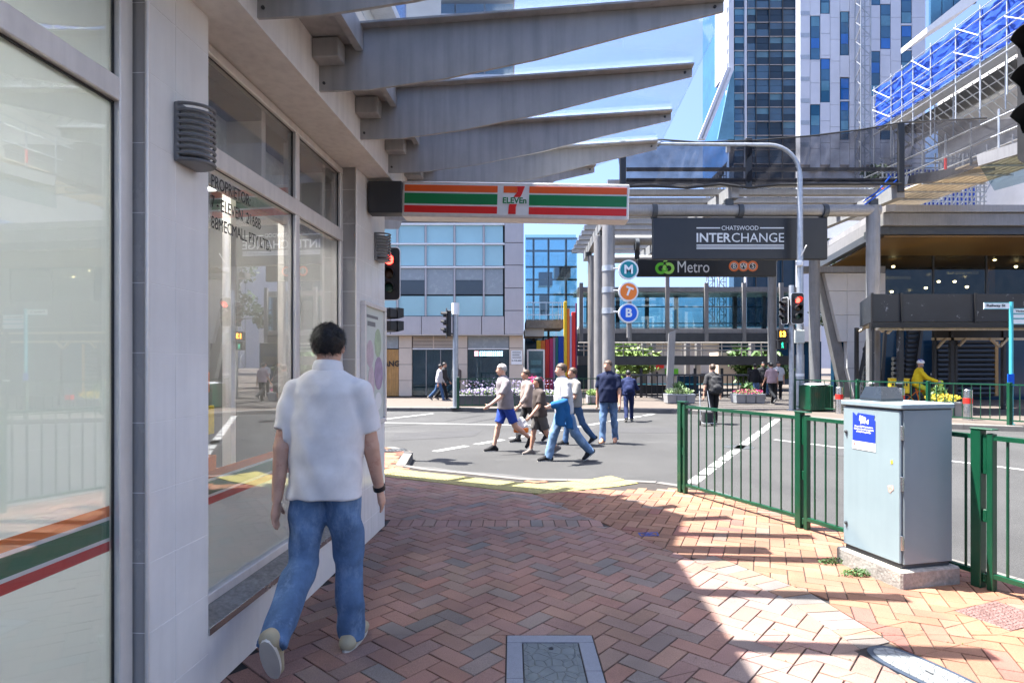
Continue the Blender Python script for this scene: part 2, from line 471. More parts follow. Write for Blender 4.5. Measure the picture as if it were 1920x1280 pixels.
# ================================================================== GROUND
def brick_mat(name, rough=.8):
    m, nt, out = nt_new(name)
    N, L = nt.nodes, nt.links
    b = N.new('ShaderNodeBsdfPrincipled'); L.new(b.outputs[0], out.inputs[0])
    b.inputs['Roughness'].default_value = rough
    b.inputs['Specular IOR Level'].default_value = .35
    at = N.new('ShaderNodeAttribute'); at.attribute_name = 'tone'
    tc = N.new('ShaderNodeTexCoord')
    n = N.new('ShaderNodeTexNoise'); n.inputs['Scale'].default_value = 260; n.inputs['Detail'].default_value = 3
    n2 = N.new('ShaderNodeTexNoise'); n2.inputs['Scale'].default_value = 2.2; n2.inputs['Detail'].default_value = 7
    L.new(tc.outputs['Object'], n.inputs['Vector']); L.new(tc.outputs['Object'], n2.inputs['Vector'])
    r = N.new('ShaderNodeMapRange'); r.inputs['From Min'].default_value = .3; r.inputs['From Max'].default_value = .7
    r.inputs['To Min'].default_value = .68; r.inputs['To Max'].default_value = 1.28
    L.new(n.outputs['Fac'], r.inputs['Value'])
    r2 = N.new('ShaderNodeMapRange'); r2.inputs['From Min'].default_value = .3; r2.inputs['From Max'].default_value = .7
    r2.inputs['To Min'].default_value = .78; r2.inputs['To Max'].default_value = 1.12
    L.new(n2.outputs['Fac'], r2.inputs['Value'])
    mm = N.new('ShaderNodeMath'); mm.operation = 'MULTIPLY'; L.new(r.outputs[0], mm.inputs[0]); L.new(r2.outputs[0], mm.inputs[1])
    mx = N.new('ShaderNodeMix'); mx.data_type = 'RGBA'; mx.blend_type = 'MULTIPLY'; mx.inputs['Factor'].default_value = 1
    L.new(at.outputs['Color'], mx.inputs['A']); L.new(mm.outputs[0], mx.inputs['B'])
    # dark gum spots and grime
    vo = N.new('ShaderNodeTexVoronoi'); vo.inputs['Scale'].default_value = 5.5
    L.new(tc.outputs['Object'], vo.inputs['Vector'])
    vr = N.new('ShaderNodeMapRange'); vr.inputs['From Min'].default_value = .035; vr.inputs['From Max'].default_value = .06
    vr.inputs['To Min'].default_value = .55; vr.inputs['To Max'].default_value = 1
    L.new(vo.outputs['Distance'], vr.inputs['Value'])
    mx2 = N.new('ShaderNodeMix'); mx2.data_type = 'RGBA'; mx2.blend_type = 'MULTIPLY'; mx2.inputs['Factor'].default_value = 1
    L.new(mx.outputs['Result'], mx2.inputs['A']); L.new(vr.outputs[0], mx2.inputs['B'])
    L.new(mx2.outputs['Result'], b.inputs['Base Color'])
    bp = N.new('ShaderNodeBump'); bp.inputs['Strength'].default_value = .35; bp.inputs['Distance'].default_value = .004
    L.new(n.outputs['Fac'], bp.inputs['Height']); L.new(bp.outputs[0], b.inputs['Normal'])
    return m
brick_mat('brick')

road = MB().add([(-400, -200, ROAD), (400, -200, ROAD), (400, 600, ROAD), (-400, 600, ROAD)], [(0, 1, 2, 3)]).build('road', 'asphalt')
struct(road)

# near kerb, from the side street round the corner and along the fence
POSTS = [G(1277, 922), G(1500, 988), G(1835, 1098)]
FD = (POSTS[2] - POSTS[0]).normalized()                  # fence direction, towards the camera side
FN = Vector((-FD.y, FD.x, 0))                            # towards the road
if FN.x < 0: FN = -FN
KERB = [Vector((-14, 17.6, 0)), Vector((-2.35, 10.95, 0)), Vector((-1.9, 10.35, 0)), Vector((-1.78, 8.95, 0)), Vector((-.86, 8.5, 0)), Vector((.14, 7.95, 0)), Vector((1.35, 7.85, 0)), Vector((1.85, 7.6, 0)),
        POSTS[0] + FN * .3, POSTS[2] + FN * .3, POSTS[2] + FN * .3 + FD * 5, POSTS[2] + FN * .3 + FD * 12]
def kerb_dist(x, y):
    best = 1e9
    for a, b in zip(KERB, KERB[1:]):
        ax, ay, bx, by = a.x, a.y, b.x, b.y
        t = max(0, min(1, ((x - ax) * (bx - ax) + (y - ay) * (by - ay)) / ((bx - ax) ** 2 + (by - ay) ** 2)))
        d = math.hypot(x - ax - t * (bx - ax), y - ay - t * (by - ay))
        best = min(best, d)
    return best
def zramp(x, y):
    w = min(1, max(0, (1.75 - x) / .5)) * min(1, max(0, (x + 1.8) / .4))
    if w <= 0: return 0.0
    d = kerb_dist(x, y)
    return -.03 * w * max(0, 1 - d / .95)

pave = MB()
poly = [Vector((-14, -8, 0))] + KERB
gx = np.linspace(-14, 6.5, 70); gy = np.linspace(-8, 15.6, 90)
def inside(px, py, pl):
    c = False; j = len(pl) - 1
    for i in range(len(pl)):
        if (pl[i].y > py) != (pl[j].y > py) and px < (pl[j].x - pl[i].x) * (py - pl[i].y) / (pl[j].y - pl[i].y) + pl[i].x: c = not c
        j = i
    return c
# bedding sheet below the bricks: fan strips between the kerb and an inner spine
inner = []
for k in KERB: inner.append(k)
V, F = [], []
def resample(pl, step):
    out = []
    for a, b in zip(pl, pl[1:]):
        n = max(1, int((b - a).length / step))
        out += [a + (b - a) * (i / n) for i in range(n)]
    return out + [pl[-1]]
KR = resample(KERB, .35)
offs = [0, .15, .3, .5, .75, .95, 1.3]
for p in KR:
    c = Vector((-3.5, 1.5, 0))
    d = (c - p); L_ = d.length; d.normalize()
    for o_ in offs + [L_]:
        q = p + d * o_
        V.append((q.x, q.y, zramp(q.x, q.y) - .009))
m_ = len(offs) + 1
for i in range(len(KR) - 1):
    for j in range(m_ - 1):
        F.append((i * m_ + j, i * m_ + j + 1, (i + 1) * m_ + j + 1, (i + 1) * m_ + j))
pave.add(V, F)
pave.add([(-14, -10, -.009), (8, -10, -.009), (8, -3.5, -.009), (-3.5, 1.5, -.009), (-14, 17.6, -.009)], [(0, 1, 2, 3, 4)])
pavement = struct(pave.build('pavement', 'mortar'))
# kerb stones along the edge
i = 0
for a, b in zip(KERB[1:], KERB[2:]):
    n = max(1, round((b - a).length / .6))
    d = (b - a).normalized(); nn = Vector((-d.y, d.x, 0))
    if nn.dot(Vector((1, 2.2, 0))) < 0: nn = -nn
    for k in range(n):
        if i > 26: break
        p, q = a + (b - a) * (k / n) + d * .003, a + (b - a) * ((k + 1) / n) - d * .003
        zp, zq = zramp(p.x, p.y) + .002, zramp(q.x, q.y) + .002
        w = nn * .15
        vs = [(*p.xy, -.3), (*q.xy, -.3), (*(q + w).xy, -.3), (*(p + w).xy, -.3), (*p.xy, zp), (*q.xy, zq), (*(q + w).xy, zq - .006), (*(p + w).xy, zp - .006)]
        fs = [(4, 5, 6, 7), (0, 1, 5, 4), (1, 2, 6, 5), (2, 3, 7, 6), (3, 0, 4, 7)]
        ob = MB().add(vs, fs).build('kerb_stone', 'kerb_stone', pavement)
        i += 1
# pale concrete gutter apron in front of the ramp
gp = [p + Vector((.12, .3, 0)).normalized() * .14 for p in resample(KERB[3:9], .3)]
V, F = [], []
for k, p in enumerate(gp):
    t = k / (len(gp) - 1)
    w = .6 - .36 * max(0, (t - .55) / .45) + .06 * math.sin(k * 1.7)
    q = p + Vector((.25, 1, 0)).normalized() * w
    lip = zramp(p.x, p.y - .1) - .012 if -1.6 < p.x < 1.5 else ROAD + .004
    V += [(p.x, p.y, lip), (q.x, q.y, ROAD + .004)]
for k in range(len(gp) - 1): F.append((2 * k, 2 * k + 2, 2 * k + 3, 2 * k + 1))
MB().add(V, F).build('gutter', 'concrete_gutter', road)
gp = [p + FN * .16 for p in resample(KERB[8:10], .5)]
V, F = [], []
for p in gp:
    q = p + FN * .3
    V += [(p.x, p.y, ROAD + .004), (q.x, q.y, ROAD + .004)]
for k in range(len(gp) - 1): F.append((2 * k, 2 * k + 2, 2 * k + 3, 2 * k + 1))
MB().add(V, F).build('gutter', 'concrete_gutter', road)

# ---- bricks
AW = .115
BND = [Vector((-.35, 8.2)), Vector((.3, 6.85)), Vector((1.41, 4.6)), Vector((1.78, 3.85)), Vector((1.9, 2.9)), Vector((1.95, 0)), Vector((1.95, -2))]
FX0, FSL = -1.588, .068                    # shop front line: x = FX0 + FSL*y
def clip(poly, pt, n):
    out = []
    for i in range(len(poly)):
        a, b = poly[i], poly[(i + 1) % len(poly)]
        da, db = (a - pt).dot(n), (b - pt).dot(n)
        if da >= 0: out.append(a)
        if (da >= 0) != (db >= 0): out.append(a + (b - a) * (da / (da - db)))
    return out
def bnd_seg(p):
    best, bi = 1e9, 0
    for i, (a, b) in enumerate(zip(BND, BND[1:])):
        t = max(0, min(1, (p - a).dot(b - a) / (b - a).length_squared))
        d = (a + (b - a) * t - p).length
        if d < best: best, bi = d, i
    a, b = BND[bi], BND[bi + 1]
    d = (b - a).normalized(); n = Vector((d.y, -d.x))      # west side
    if n.x > 0: n = -n
    return best, a, n
def herring(ang, ox, oy, rad):
    c, s = math.cos(ang), math.sin(ang)
    N_ = int(rad / AW)
    g = .0032
    for x in range(-N_, N_):
        for y in range(-N_, N_):
            k = (x - y) % 4
            if k == 0: r = (x, y, x + 2, y + 1)
            elif k == 3: r = (x, y, x + 1, y + 2)
            else: continue
            x0, y0, x1, y1 = r[0] * AW + g, r[1] * AW + g, r[2] * AW - g, r[3] * AW - g
            yield [Vector((ox + c * a - s * b, oy + s * a + c * b)) for a, b in ((x0, y0), (x1, y0), (x1, y1), (x0, y1))]
TILE_A0, TILE_A1, TILE_B1 = G(725, 893).xy, G(1010, 926).xy, G(1208, 903).xy
dA = (TILE_A0 - TILE_A1).normalized(); nA = Vector((-dA.y, dA.x)); nA = nA if nA.y > 0 else -nA
dB = (TILE_B1 - TILE_A1).normalized(); nB = Vector((-dB.y, dB.x)); nB = nB if nB.y > 0 else -nB
YS = 5.55                                  # soldier course line level with the building corner
PAL_A = [((0.264, 0.147, 0.111), 6), ((0.248, 0.144, 0.116), 5), ((0.238, 0.153, 0.125), 4), ((0.203, 0.151, 0.128), 2.2), ((0.172, 0.143, 0.128), 0.7), ((0.264, 0.157, 0.115), 2.5), ((0.243, 0.161, 0.122), 2), ((0.279, 0.145, 0.109), 1.2)]
PAL_B = [((.235, .115, .068), 6), ((.217, .107, .064), 4), ((.253, .131, .082), 4), ((.212, .088, .064), 1.2), ((.2, .133, .098), 1.1), ((.235, .101, .068), 2)]
PAL_C = [((.2, .15, .115), 3), ((.17, .14, .12), 2), ((.22, .15, .105), 3), ((.25, .14, .09), 2)]
def tone(pal):
    c = random.choices([p[0] for p in pal], [p[1] for p in pal])[0]
    j = random.uniform(.88, 1.12)
    return (c[0] * j * random.uniform(.97, 1.03), c[1] * j, c[2] * j * random.uniform(.97, 1.03))
OBST = []                                  # covers set into the paving: (centre, u-axis, half length, half width)
def parea2(p): return abs(sum(p[i].x * p[(i + 1) % len(p)].y - p[(i + 1) % len(p)].x * p[i].y for i in range(len(p)))) / 2
def minus_covers(poly):
    """what is left of a brick once it is cut round the covers"""
    rest = [poly]
    for o_, ax, hl, hw in OBST:
        ay = Vector((-ax.y, ax.x)); nxt = []
        for p in rest:
            rem = p
            for n, l_ in ((ax, hl), (-ax, hl), (ay, hw), (-ay, hw)):
                if len(rem) < 3: break
                out = clip(rem, o_ + n * (l_ + .004), n)
                if len(out) > 2 and parea2(out) > 2e-4: nxt.append(out)
                rem = clip(rem, o_ + n * (l_ + .004), -n)
        rest = nxt
    return rest
mh = (G(950, 1190), G(1110, 1190))
OBST.append((Vector(((mh[0].x + mh[1].x) / 2, mh[0].y - .44)), Vector((0, 1)), .44, (mh[1].x - mh[0].x) / 2))
FD2 = Vector((FD.x, FD.y))
HYD = G(1742, 1262).xy
OBST.append((HYD, FD2, .3, .13))
GRT = G(1880, 1152).xy
OBST.append((GRT, FD2, .15, .2))
CABC = G(1685, 1072).xy
bricks = []                                # (polygon, tone)
def in_frame(c):
    if c.y < .6: return False
    u = 960 + FPX * c.x / c.y; v = HY + FPX * HC / c.y
    return -80 < u < 2050 and v < 1420
for poly in herring(math.radians(45 + 3.9), .05, 4.2, 6.5):
    c = sum(poly, Vector((0, 0))) / 4
    if not in_frame(c) or c.y > 9.5: continue
    if c.x < FX0 + FSL * c.y - .05 and c.y < 5.6: continue
    d, a, n = bnd_seg(c)
    if (c - a).dot(n) < -.12: continue
    if d < .3: poly = clip(poly, a, n)
    if len(poly) < 3: continue
    tn = tone(PAL_A)
    if max(p.y for p in poly) > YS and min(p.y for p in poly) < YS + .235:
        lo_p = clip(poly, Vector((0, YS - .004)), Vector((0, -1))); hi_p = clip(poly, Vector((0, YS + .235)), Vector((0, 1)))
        for q in (lo_p, hi_p):
            if len(q) > 2 and parea2(q) > 3e-4: bricks.append((q, tn))
        continue
    if len(poly) < 3: continue
    if c.y > 6: poly = clip(poly, TILE_A1, -nA if c.x < TILE_A1.x else -nB)
    if len(poly) < 3: continue
    for q in minus_covers(poly): bricks.append((q, tn))
# soldier course across the pavement
x = -1.2
while x < 3:
    c = Vector((x + AW / 2, YS + .1175))
    d, a, n = bnd_seg(c)
    if (c - a).dot(n) > .02:
        bricks.append(([Vector((x + .003, YS + .003)), Vector((x + AW - .003, YS + .003)), Vector((x + AW - .003, YS + .232)), Vector((x + .003, YS + .232))], tone(PAL_A)))
    x += AW
# border course along the curved boundary
def off(poly2, dist):
    out = []
    for i, p in enumerate(poly2):
        d = (poly2[min(i + 1, len(poly2) - 1)] - poly2[max(i - 1, 0)]).normalized()
        n = Vector((-d.y, d.x)); n = n if n.x > 0 else -n
        out.append(p + n * dist)
    return out
BL = [Vector((p.x, p.y)) for p in resample([Vector((*p, 0)) for p in BND[2:]], .1185)]
BO = off(BL, .232)
for i in range(len(BL) - 1):
    a, b, c_, d_ = BL[i], BL[i + 1], BO[i + 1], BO[i]
    m = (a + b + c_ + d_) / 4
    if not in_frame(m): continue
    for q in minus_covers([m + (p - m) * .965 for p in (a, b, c_, d_)]): bricks.append((q, tone(PAL_C)))
# orange bricks between the border and the kerb
KD = [Vector((p.x, p.y)) for p in KERB]
fa = math.atan2(FD.y, FD.x)
for poly in herring(fa + math.radians(45), 2.4, 4.6, 5.2):
    c = sum(poly, Vector((0, 0))) / 4
    if not in_frame(c): continue
    d, a, n = bnd_seg(c)
    s_ = (c - a).dot(n)
    lim = .232 if c.y < 4.62 else 0.0
    if s_ > -lim + .12: continue
    if d < lim + .3: poly = clip(poly, a - n * (lim + .004), -n)
    if len(poly) < 3: continue
    pin = Vector((POSTS[0].x, POSTS[0].y)) + Vector((FN.x, FN.y)) * .29
    if (c - pin).dot(FN.xy) > .12: continue
    poly = clip(poly, pin, -FN.xy)
    if len(poly) < 3: continue
    if c.y > 6:
        if (c - TILE_A1).dot(nB) > .12 and c.x < 2.2: continue
        poly = clip(poly, TILE_A1, -nB)
    if len(poly) < 3: continue
    if c.y > 7.25: continue
    tn = tone(PAL_B)
    for q in minus_covers(poly): bricks.append((q, tn))
# plain courses between the tactile strip and the kerb on the ramp
def courses(p0, d, n, length, depth0, depth1):
    y = depth0
    row = 0
    while y < depth1:
        xx = -(row % 2) * AW
        while xx < length:
            q = [p0 + d * a + n * b for a, b in ((xx + .003, y + .003), (xx + .227, y + .003), (xx + .227, y + .112), (xx + .003, y + .112))]
            c = sum(q, Vector((0, 0))) / 4
            if inside(c.x, c.y, poly_in) and kerb_dist(c.x, c.y) > .06: yield q
            xx += .23
        y += AW; row += 1
poly_in = [Vector((-14, -8, 0))] + KERB
def ramp_ok(c):
    a1, a2, b1, b2 = (c - TILE_A1).dot(nA), (c - TILE_A1).dot(dA), (c - TILE_A1).dot(nB), (c - TILE_A1).dot(dB)
    if a1 < 0 or b1 < 0: return None
    if (a2 > -.02 and a1 < .66) or (b2 > -.02 and b1 < .66): return None
    return 'A' if a2 > b2 else 'B'
for which, d_, n_ in (('A', dA, nA), ('B', dB, nB)):
    for q in courses(TILE_A1, d_, n_, 3.8, .6, 2.2):
        if ramp_ok(sum(q, Vector((0, 0))) / 4) == which: bricks.append((q, tone(PAL_B)))
pin = TILE_B1
for q in courses(TILE_B1, dB, nB, .7, -.1, .9):
    bricks.append((q, tone(PAL_B)))

for q in courses(Vector((-3.6, 8.7)), Vector((1, 0)), Vector((0, 1)), 2.0, 0, 2.2):
    bricks.append((q, tone(PAL_B)))
def brick_geo(poly, dz=0.0):
    n = len(poly)
    ar = sum(poly[i].x * poly[(i + 1) % n].y - poly[(i + 1) % n].x * poly[i].y for i in range(n))
    if ar < 0: poly = poly[::-1]
    c = sum(poly, Vector((0, 0))) / n
    V = []
    for p in poly: V.append((p.x, p.y, zramp(p.x, p.y) - .012))
    for p in poly: V.append((p.x, p.y, zramp(p.x, p.y) - .0035 + dz))
    for p in poly:
        d = c - p; q = p + d * min(.35, .0035 / max(d.length, .001))
        V.append((q.x, q.y, zramp(q.x, q.y) - .0005 + dz))
    F = [tuple(range(2 * n, 3 * n))]
    for i in range(n):
        j = (i + 1) % n
        F.append((i, j, n + j, n + i)); F.append((n + i, n + j, 2 * n + j, 2 * n + i))
    return V, F
def parea(poly):
    pts = [(960 + FPX * p.x / max(p.y, .5), HY + FPX * HC / max(p.y, .5)) for p in poly]
    c = (sum(p[0] for p in pts) / len(pts), sum(p[1] for p in pts) / len(pts))
    if not (0 < c[0] < 1920 and c[1] < 1275): return 0
    return abs(sum(pts[i][0] * pts[(i + 1) % len(pts)][1] - pts[(i + 1) % len(pts)][0] * pts[i][1] for i in range(len(pts)))) / 2
bricks.sort(key=lambda b: -parea(b[0]))
def set_tone(me, cols):
    at = me.color_attributes.new('tone', 'FLOAT_COLOR', 'POINT')
    at.data.foreach_set('color', np.array(cols, dtype=np.float32).ravel())
RV, RF, RC = [], [], []
for k, (poly, t) in enumerate(bricks):
    V, F = brick_geo(poly, random.uniform(-.0018, .0018))
    if k < 300:
        me = bpy.data.meshes.new('brick'); me.from_pydata(V, [], F)
        set_tone(me, [(*t, 1)] * len(V))
        link('brick', me, 'brick', pavement)
    else:
        b0 = len(RV); RV += V; RF += [tuple(i + b0 for i in f) for f in F]; RC += [(*t, 1)] * len(V)
me = bpy.data.meshes.new('brick_field'); me.from_pydata(RV, [], RF); set_tone(me, RC)
stuff(link('brick_field', me, 'brick', pavement))
print('bricks', len(bricks))
# tactile tiles with raised studs
tm = MB().box((0.002, 0.002, -.02), (.298, .298, .004))
for a in range(5):
    for b in range(5):
        cx, cy = .03 + a * .06, .03 + b * .06
        tm.add([(cx - .017, cy - .017, .004), (cx + .017, cy - .017, .004), (cx + .017, cy + .017, .004), (cx - .017, cy + .017, .004), (cx, cy, .011)], [(0, 1, 4), (1, 2, 4), (2, 3, 4), (3, 0, 4)])
tme = bpy.data.meshes.new('tactile_tile'); tme.from_pydata(tm.v, [], tm.f); tme.materials.append(MATS['tactile_yellow'])
for p0, d, n, cnt in ((TILE_A1, dA, nA, 9), (TILE_A1, dB, nB, 5)):
    for i in range(cnt):
        for j in range(2):
            q = p0 + d * (.3 * i) + n * (.3 * j)
            m0 = q + (d + n) * .15
            z = zramp(m0.x, m0.y)
            e = .1
            gxn = Vector((-(zramp(m0.x + e, m0.y) - zramp(m0.x - e, m0.y)) / (2 * e), -(zramp(m0.x, m0.y + e) - zramp(m0.x, m0.y - e)) / (2 * e), 1)).normalized()
            dx = Vector((d.x, d.y, 0)); cr = d.x * n.y - d.y * n.x
            if cr < 0: dx = -dx; q = q + d * .3
            ax = (dx - gxn * dx.dot(gxn)).normalized(); ay = gxn.cross(ax)
            o = bpy.data.objects.new('tactile_tile', tme); COL.objects.link(o); o.parent = pavement
            mt = Matrix((ax, ay, gxn)).transposed().to_4x4(); mt.translation = Vector((q.x, q.y, zramp(q.x, q.y) + (.0015 if d is dA else -.003)))
            o.matrix_local = mt

# ---- road paint
def paint(p, q, w, name='road_marking', z=.004):
    p, q = Vector(p[:2]), Vector(q[:2]); d = (q - p).normalized(); n = Vector((-d.y, d.x)) * w / 2
    MB().add([(*(p - n), ROAD + z), (*(q - n), ROAD + z), (*(q + n), ROAD + z), (*(p + n), ROAD + z)], [(0, 1, 2, 3)]).build(name, 'road_paint', road)
def dashes(p, q, ln, gap, w):
    p, q = Vector(p[:2]), Vector(q[:2]); L_ = (q - p).length; d = (q - p).normalized(); s_ = 0
    while s_ < L_:
        paint(p + d * s_, p + d * min(L_, s_ + ln), w); s_ += ln + gap
dashes(R(1296, 906), R(1458, 786), .62, .16, .17)
dashes(R(815, 846), R(1225, 776), .95, .3, .16)
paint(R(640, 791), R(935, 796), .13)
paint(R(640, 795), R(812, 775), .16)
paint(R(1452, 824), R(1990, 889), .11)
paint(R(935, 796), R(1010, 797), .13)
# ---- repair patches and service lids in the asphalt
M('asphalt_patch', (.035, .035, .036), .9, var=.25, scale=1.5, bump=.5, bscale=150, speck=.3)
for uv in (((1120, 800), (1290, 802), (1280, 812), (1100, 810)), ((1560, 836), (1800, 862), (1760, 880), (1540, 850)), ((740, 812), (905, 806), (890, 818), (735, 826))):
    MB().add([(*R(u, v).xy, ROAD + .0035) for u, v in uv], [(3, 2, 1, 0)]).build('asphalt_patch', 'asphalt_patch', road)
for u, v, r_ in ((1385, 838, .3), (1010, 806, .3)):
    c = R(u, v); MB().lathe([(r_, .0), (r_, .006), (r_ - .03, .0065), (r_ - .03, .004), (.02, .004)], 24, (c.x, c.y, ROAD)).build('service_lid', 'dark_steel', road)
# ---- far pavement
FK = [Vector((-60, 24.0, 0)), R(640, 770), R(1040, 772), R(1260, 774), R(1440, 783), R(1600, 797), R(1920, 809), Vector((30, -5, 0)), Vector((60, -50, 0))]
FK = [Vector((p.x, p.y, 0)) for p in FK]
fp = MB()
pl = FK + [Vector((300, -50, 0)), Vector((300, 300, 0)), Vector((-300, 300, 0)), Vector((-300, 24, 0))]
fp.prism([(p.x, p.y) for p in pl], -.3, 0)
far_pave = struct(fp.build('far_pavement', 'far_paving'))
for a, b in zip(FK[1:], FK[2:7]):
    n = max(1, round((b - a).length / 1.2)); d = (b - a).normalized(); nn = Vector((d.y, -d.x, 0))
    for k in range(n):
        p, q = a + (b - a) * (k / n) + d * .004, a + (b - a) * ((k + 1) / n) - d * .004
        vs = [(*(p + nn * o_).xy, z) for p in (p, q) for o_, z in ((-.12, .003), (.03, .003), (.05, -.015), (.06, -.3))]
        MB().add(vs, [(0, 1, 5, 4), (1, 2, 6, 5), (2, 3, 7, 6)]).build('kerb_stone', 'kerb_stone', far_pave)
# drain grate on the left corner, patched cuts in the asphalt
for a, b in ((R(835, 790), R(905, 778)), (R(870, 795), R(945, 781)), (R(720, 800), R(790, 795))):
    p, q = a, b
    d = (q - p).normalized(); n = Vector((-d.y, d.x, 0)) * .018
    MB().add([(*(p - n).xy, ROAD + .004), (*(q - n).xy, ROAD + .004), (*(q + n).xy, ROAD + .004), (*(p + n).xy, ROAD + .004)], [(0, 1, 2, 3)]).build('tar_seam', 'black', road)

# ---- covers set into the pavement
mx0, mx1, my1 = mh[0].x, mh[1].x, mh[0].y
my0 = my1 - .88
M('granite', (.2, .21, .24), .6, var=.12, scale=30, speck=.1, bscale=200)
def cover_mat(name, col, sc, met):
    m = M(name, col, .6, metal=met, var=.2, scale=12)
    nt = m.node_tree; N, L = nt.nodes, nt.links
    b = [n for n in N if n.type == 'BSDF_PRINCIPLED'][0]
    vo = N.new('ShaderNodeTexVoronoi'); vo.feature = 'DISTANCE_TO_EDGE'; vo.inputs['Scale'].default_value = sc
    tc = N.new('ShaderNodeTexCoord'); L.new(tc.outputs['Object'], vo.inputs['Vector'])
    r = N.new('ShaderNodeMapRange'); r.inputs['From Max'].default_value = .06
    L.new(vo.outputs['Distance'], r.inputs['Value'])
    bp = N.new('ShaderNodeBump'); bp.inputs['Strength'].default_value = 1; bp.inputs['Distance'].default_value = .006; bp.invert = True
    L.new(r.outputs[0], bp.inputs['Height']); L.new(bp.outputs[0], b.inputs['Normal'])
cover_mat('iron_cover', (.16, .18, .18), 16, .35)
cover_mat('pale_cover', (.22, .22, .21), 22, .0)
cover_mat('brown_cover', (.16, .09, .08), 40, .0)
t = thing('manhole_cover', 'grey rectangular access cover in a granite frame set into the brick pavement', 'manhole cover', ((mx0 + mx1) / 2, (my0 + my1) / 2, 0))
hw, hl, fw = (mx1 - mx0) / 2, .44, .085
for i, (a, b) in enumerate((((-hw + .003, hl - fw), (hw - .003, hl - .003)), ((-hw + .003, -hl), (hw - .003, -hl + fw)), ((-hw + .003, -hl + fw + .003), (-hw + fw, -.02)), ((-hw + .003, -.017), (-hw + fw, hl - fw - .003)),
                            ((hw - fw, -hl + fw + .003), (hw - .003, .05)), ((hw - fw, .053), (hw - .003, hl - fw - .003)))):
    box('frame_stone', (*a, -.03), (*b, .001), 'granite', t, .002)
MB().cham((-hw + fw + .006, -hl + fw + .006, -.03), (hw - fw - .006, hl - fw - .006, -.001), .004).build('cover', 'iron_cover', t)
for s in (-1, 1):
    MB().cham((s * (hw - fw - .03) - .004, -hl + fw + .03, -.003), (s * (hw - fw - .03) + .004, hl - fw - .03, .0015), .001).build('raised_rib', 'iron_cover', t)
MB().lathe([(.014, -.002), (.014, .0012), (.008, .0012), (.008, -.001)], 12, (0, hl - fw - .07, 0)).build('key_hole', 'black', t)
def oval(l, w, n=40, k=.0):
    return [((l * math.copysign(abs(math.cos(a)) ** .75, math.cos(a))), w * math.copysign(abs(math.sin(a)) ** .75, math.sin(a))) for a in [2 * math.pi * i / n for i in range(n)]]
t = thing('hydrant_cover', 'pale oval hydrant cover with a dark blue painted rim in the orange bricks', 'hydrant cover', (HYD.x, HYD.y, 0), math.atan2(FD.y, FD.x))
M('rim_blue', (.03, .04, .06), .6, var=.2)
MB().prism(oval(.3, .13), -.02, .002).build('rim', 'rim_blue', t)
MB().prism(oval(.272, .102), -.02, .005).build('cover', 'pale_cover', t)
MB().cham((-.02, -.006, .004), (.02, .006, .007), .001).build('key_slot', 'black', t)
t = thing('drain_cover', 'brown chequered square pit cover by the foot of the fence', 'pit cover', (GRT.x, GRT.y, 0), math.atan2(FD.y, FD.x))
MB().cham((-.15, -.2, -.02), (.15, .2, .001), .002).build('cover', 'brown_cover', t)
V = MB()
for i in range(9):
    for j in range(12):
        V.cham((-.135 + i * .031, -.185 + j * .031, .0), (-.117 + i * .031, -.167 + j * .031, .004), .002)
stuff(V.build('chequer_stud', 'brown_cover', t))
pm = G(1214, 999)
M('blue_spray', (.03, .06, .25), .7, var=.4, scale=40)
mk = MB()
for a, b in (((0, 0), (.17, .02)), ((.17, .02), (.16, -.08)), ((.16, -.08), (.0, -.09)), ((0, -.09), (0, 0)), ((.03, -.02), (.13, -.06)), ((.04, -.07), (.12, -.01)), ((.08, .0), (.08, -.085))):
    mk.bar((pm.x - .08 + a[0], pm.y + a[1], .0022), (pm.x - .08 + b[0], pm.y + b[1], .0022), .014, .002)
mk.build('spray_mark', 'blue_spray', pavement)
dg0 = G(738, 846, -.02)
t = thing('drain_grate', 'small dark drain grate in the orange paving at the corner kerb', 'drain grate', (dg0.x, dg0.y, zramp(dg0.x, dg0.y)), .4)
for i in range(7): box('bar', (-.2 + i * .06, -.15, .0), (-.17 + i * .06, .15, .006), 'dark_steel', t)
box('frame', (-.23, -.18, -.03), (.23, .18, .001), 'black', t)
# ================================================================== CORNER SHOP (its front runs along local x; local -y faces the pavement)
FANG = math.atan2(1, FSL)
shop = thing('corner_shop', 'corner convenience shop with grey tiled piers and striped frosted windows', 'shop', (FX0, 0, 0), FANG)
GL = .14                                   # how far the glass sits back
def sbox(name, s0, s1, d0, d1, z0, z1, mat, parent=None, c=0.0):
    return box(name, (s0, -d1, z0), (s1, -d0, z1), mat, parent or shop, c)
# piers: core, grout, tiles
ROW = .276
def pier(s0, s1, cols, lam, depth):
    p = sbox('pier', s0 + .0012, s1 - .0012, -.5, -.0012, 0, 3.13, 'grout')
    z0 = 1.57 - 6 * ROW
    for r in range(13):
        a, b = max(0.0, z0 + r * ROW) + .0018, min(3.13, z0 + (r + 1) * ROW) - .0018
        if b - a < .02: continue
        x = s0
        for c in cols:
            sbox('tile', x + .0016, min(x + c, s1) - .0016, -.004, 0, a, b, 'tile_grey', p, .0006); x += c
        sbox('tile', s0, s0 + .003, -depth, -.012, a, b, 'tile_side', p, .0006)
    m = MB().tube([(s0 - .002, .004, 0), (s0 - .002, .004, 3.13)], .0085, 10)
    m.build('corner_bead', 'alu_frame', p, True)
    return p
pier(2.315, 2.72, (.165, .24), 0, .15)
pier(4.78, 5.585, (.2, .2, .2, .205), 0, .16)
# plinth and sill under the shop window
sbox('plinth', 2.72, 4.78, -.5, -.004, 0, .285, 'tile_grey')
m = MB().prism([(.0, .285), (.0, .3), (.12, .335), (.16, .335), (.16, .285)], 2.72, 4.78, 0)
m.build('sill', 'concrete', shop)
sbox('nosing', 2.72, 4.78, -.0, .006, .27, .302, 'stainless')
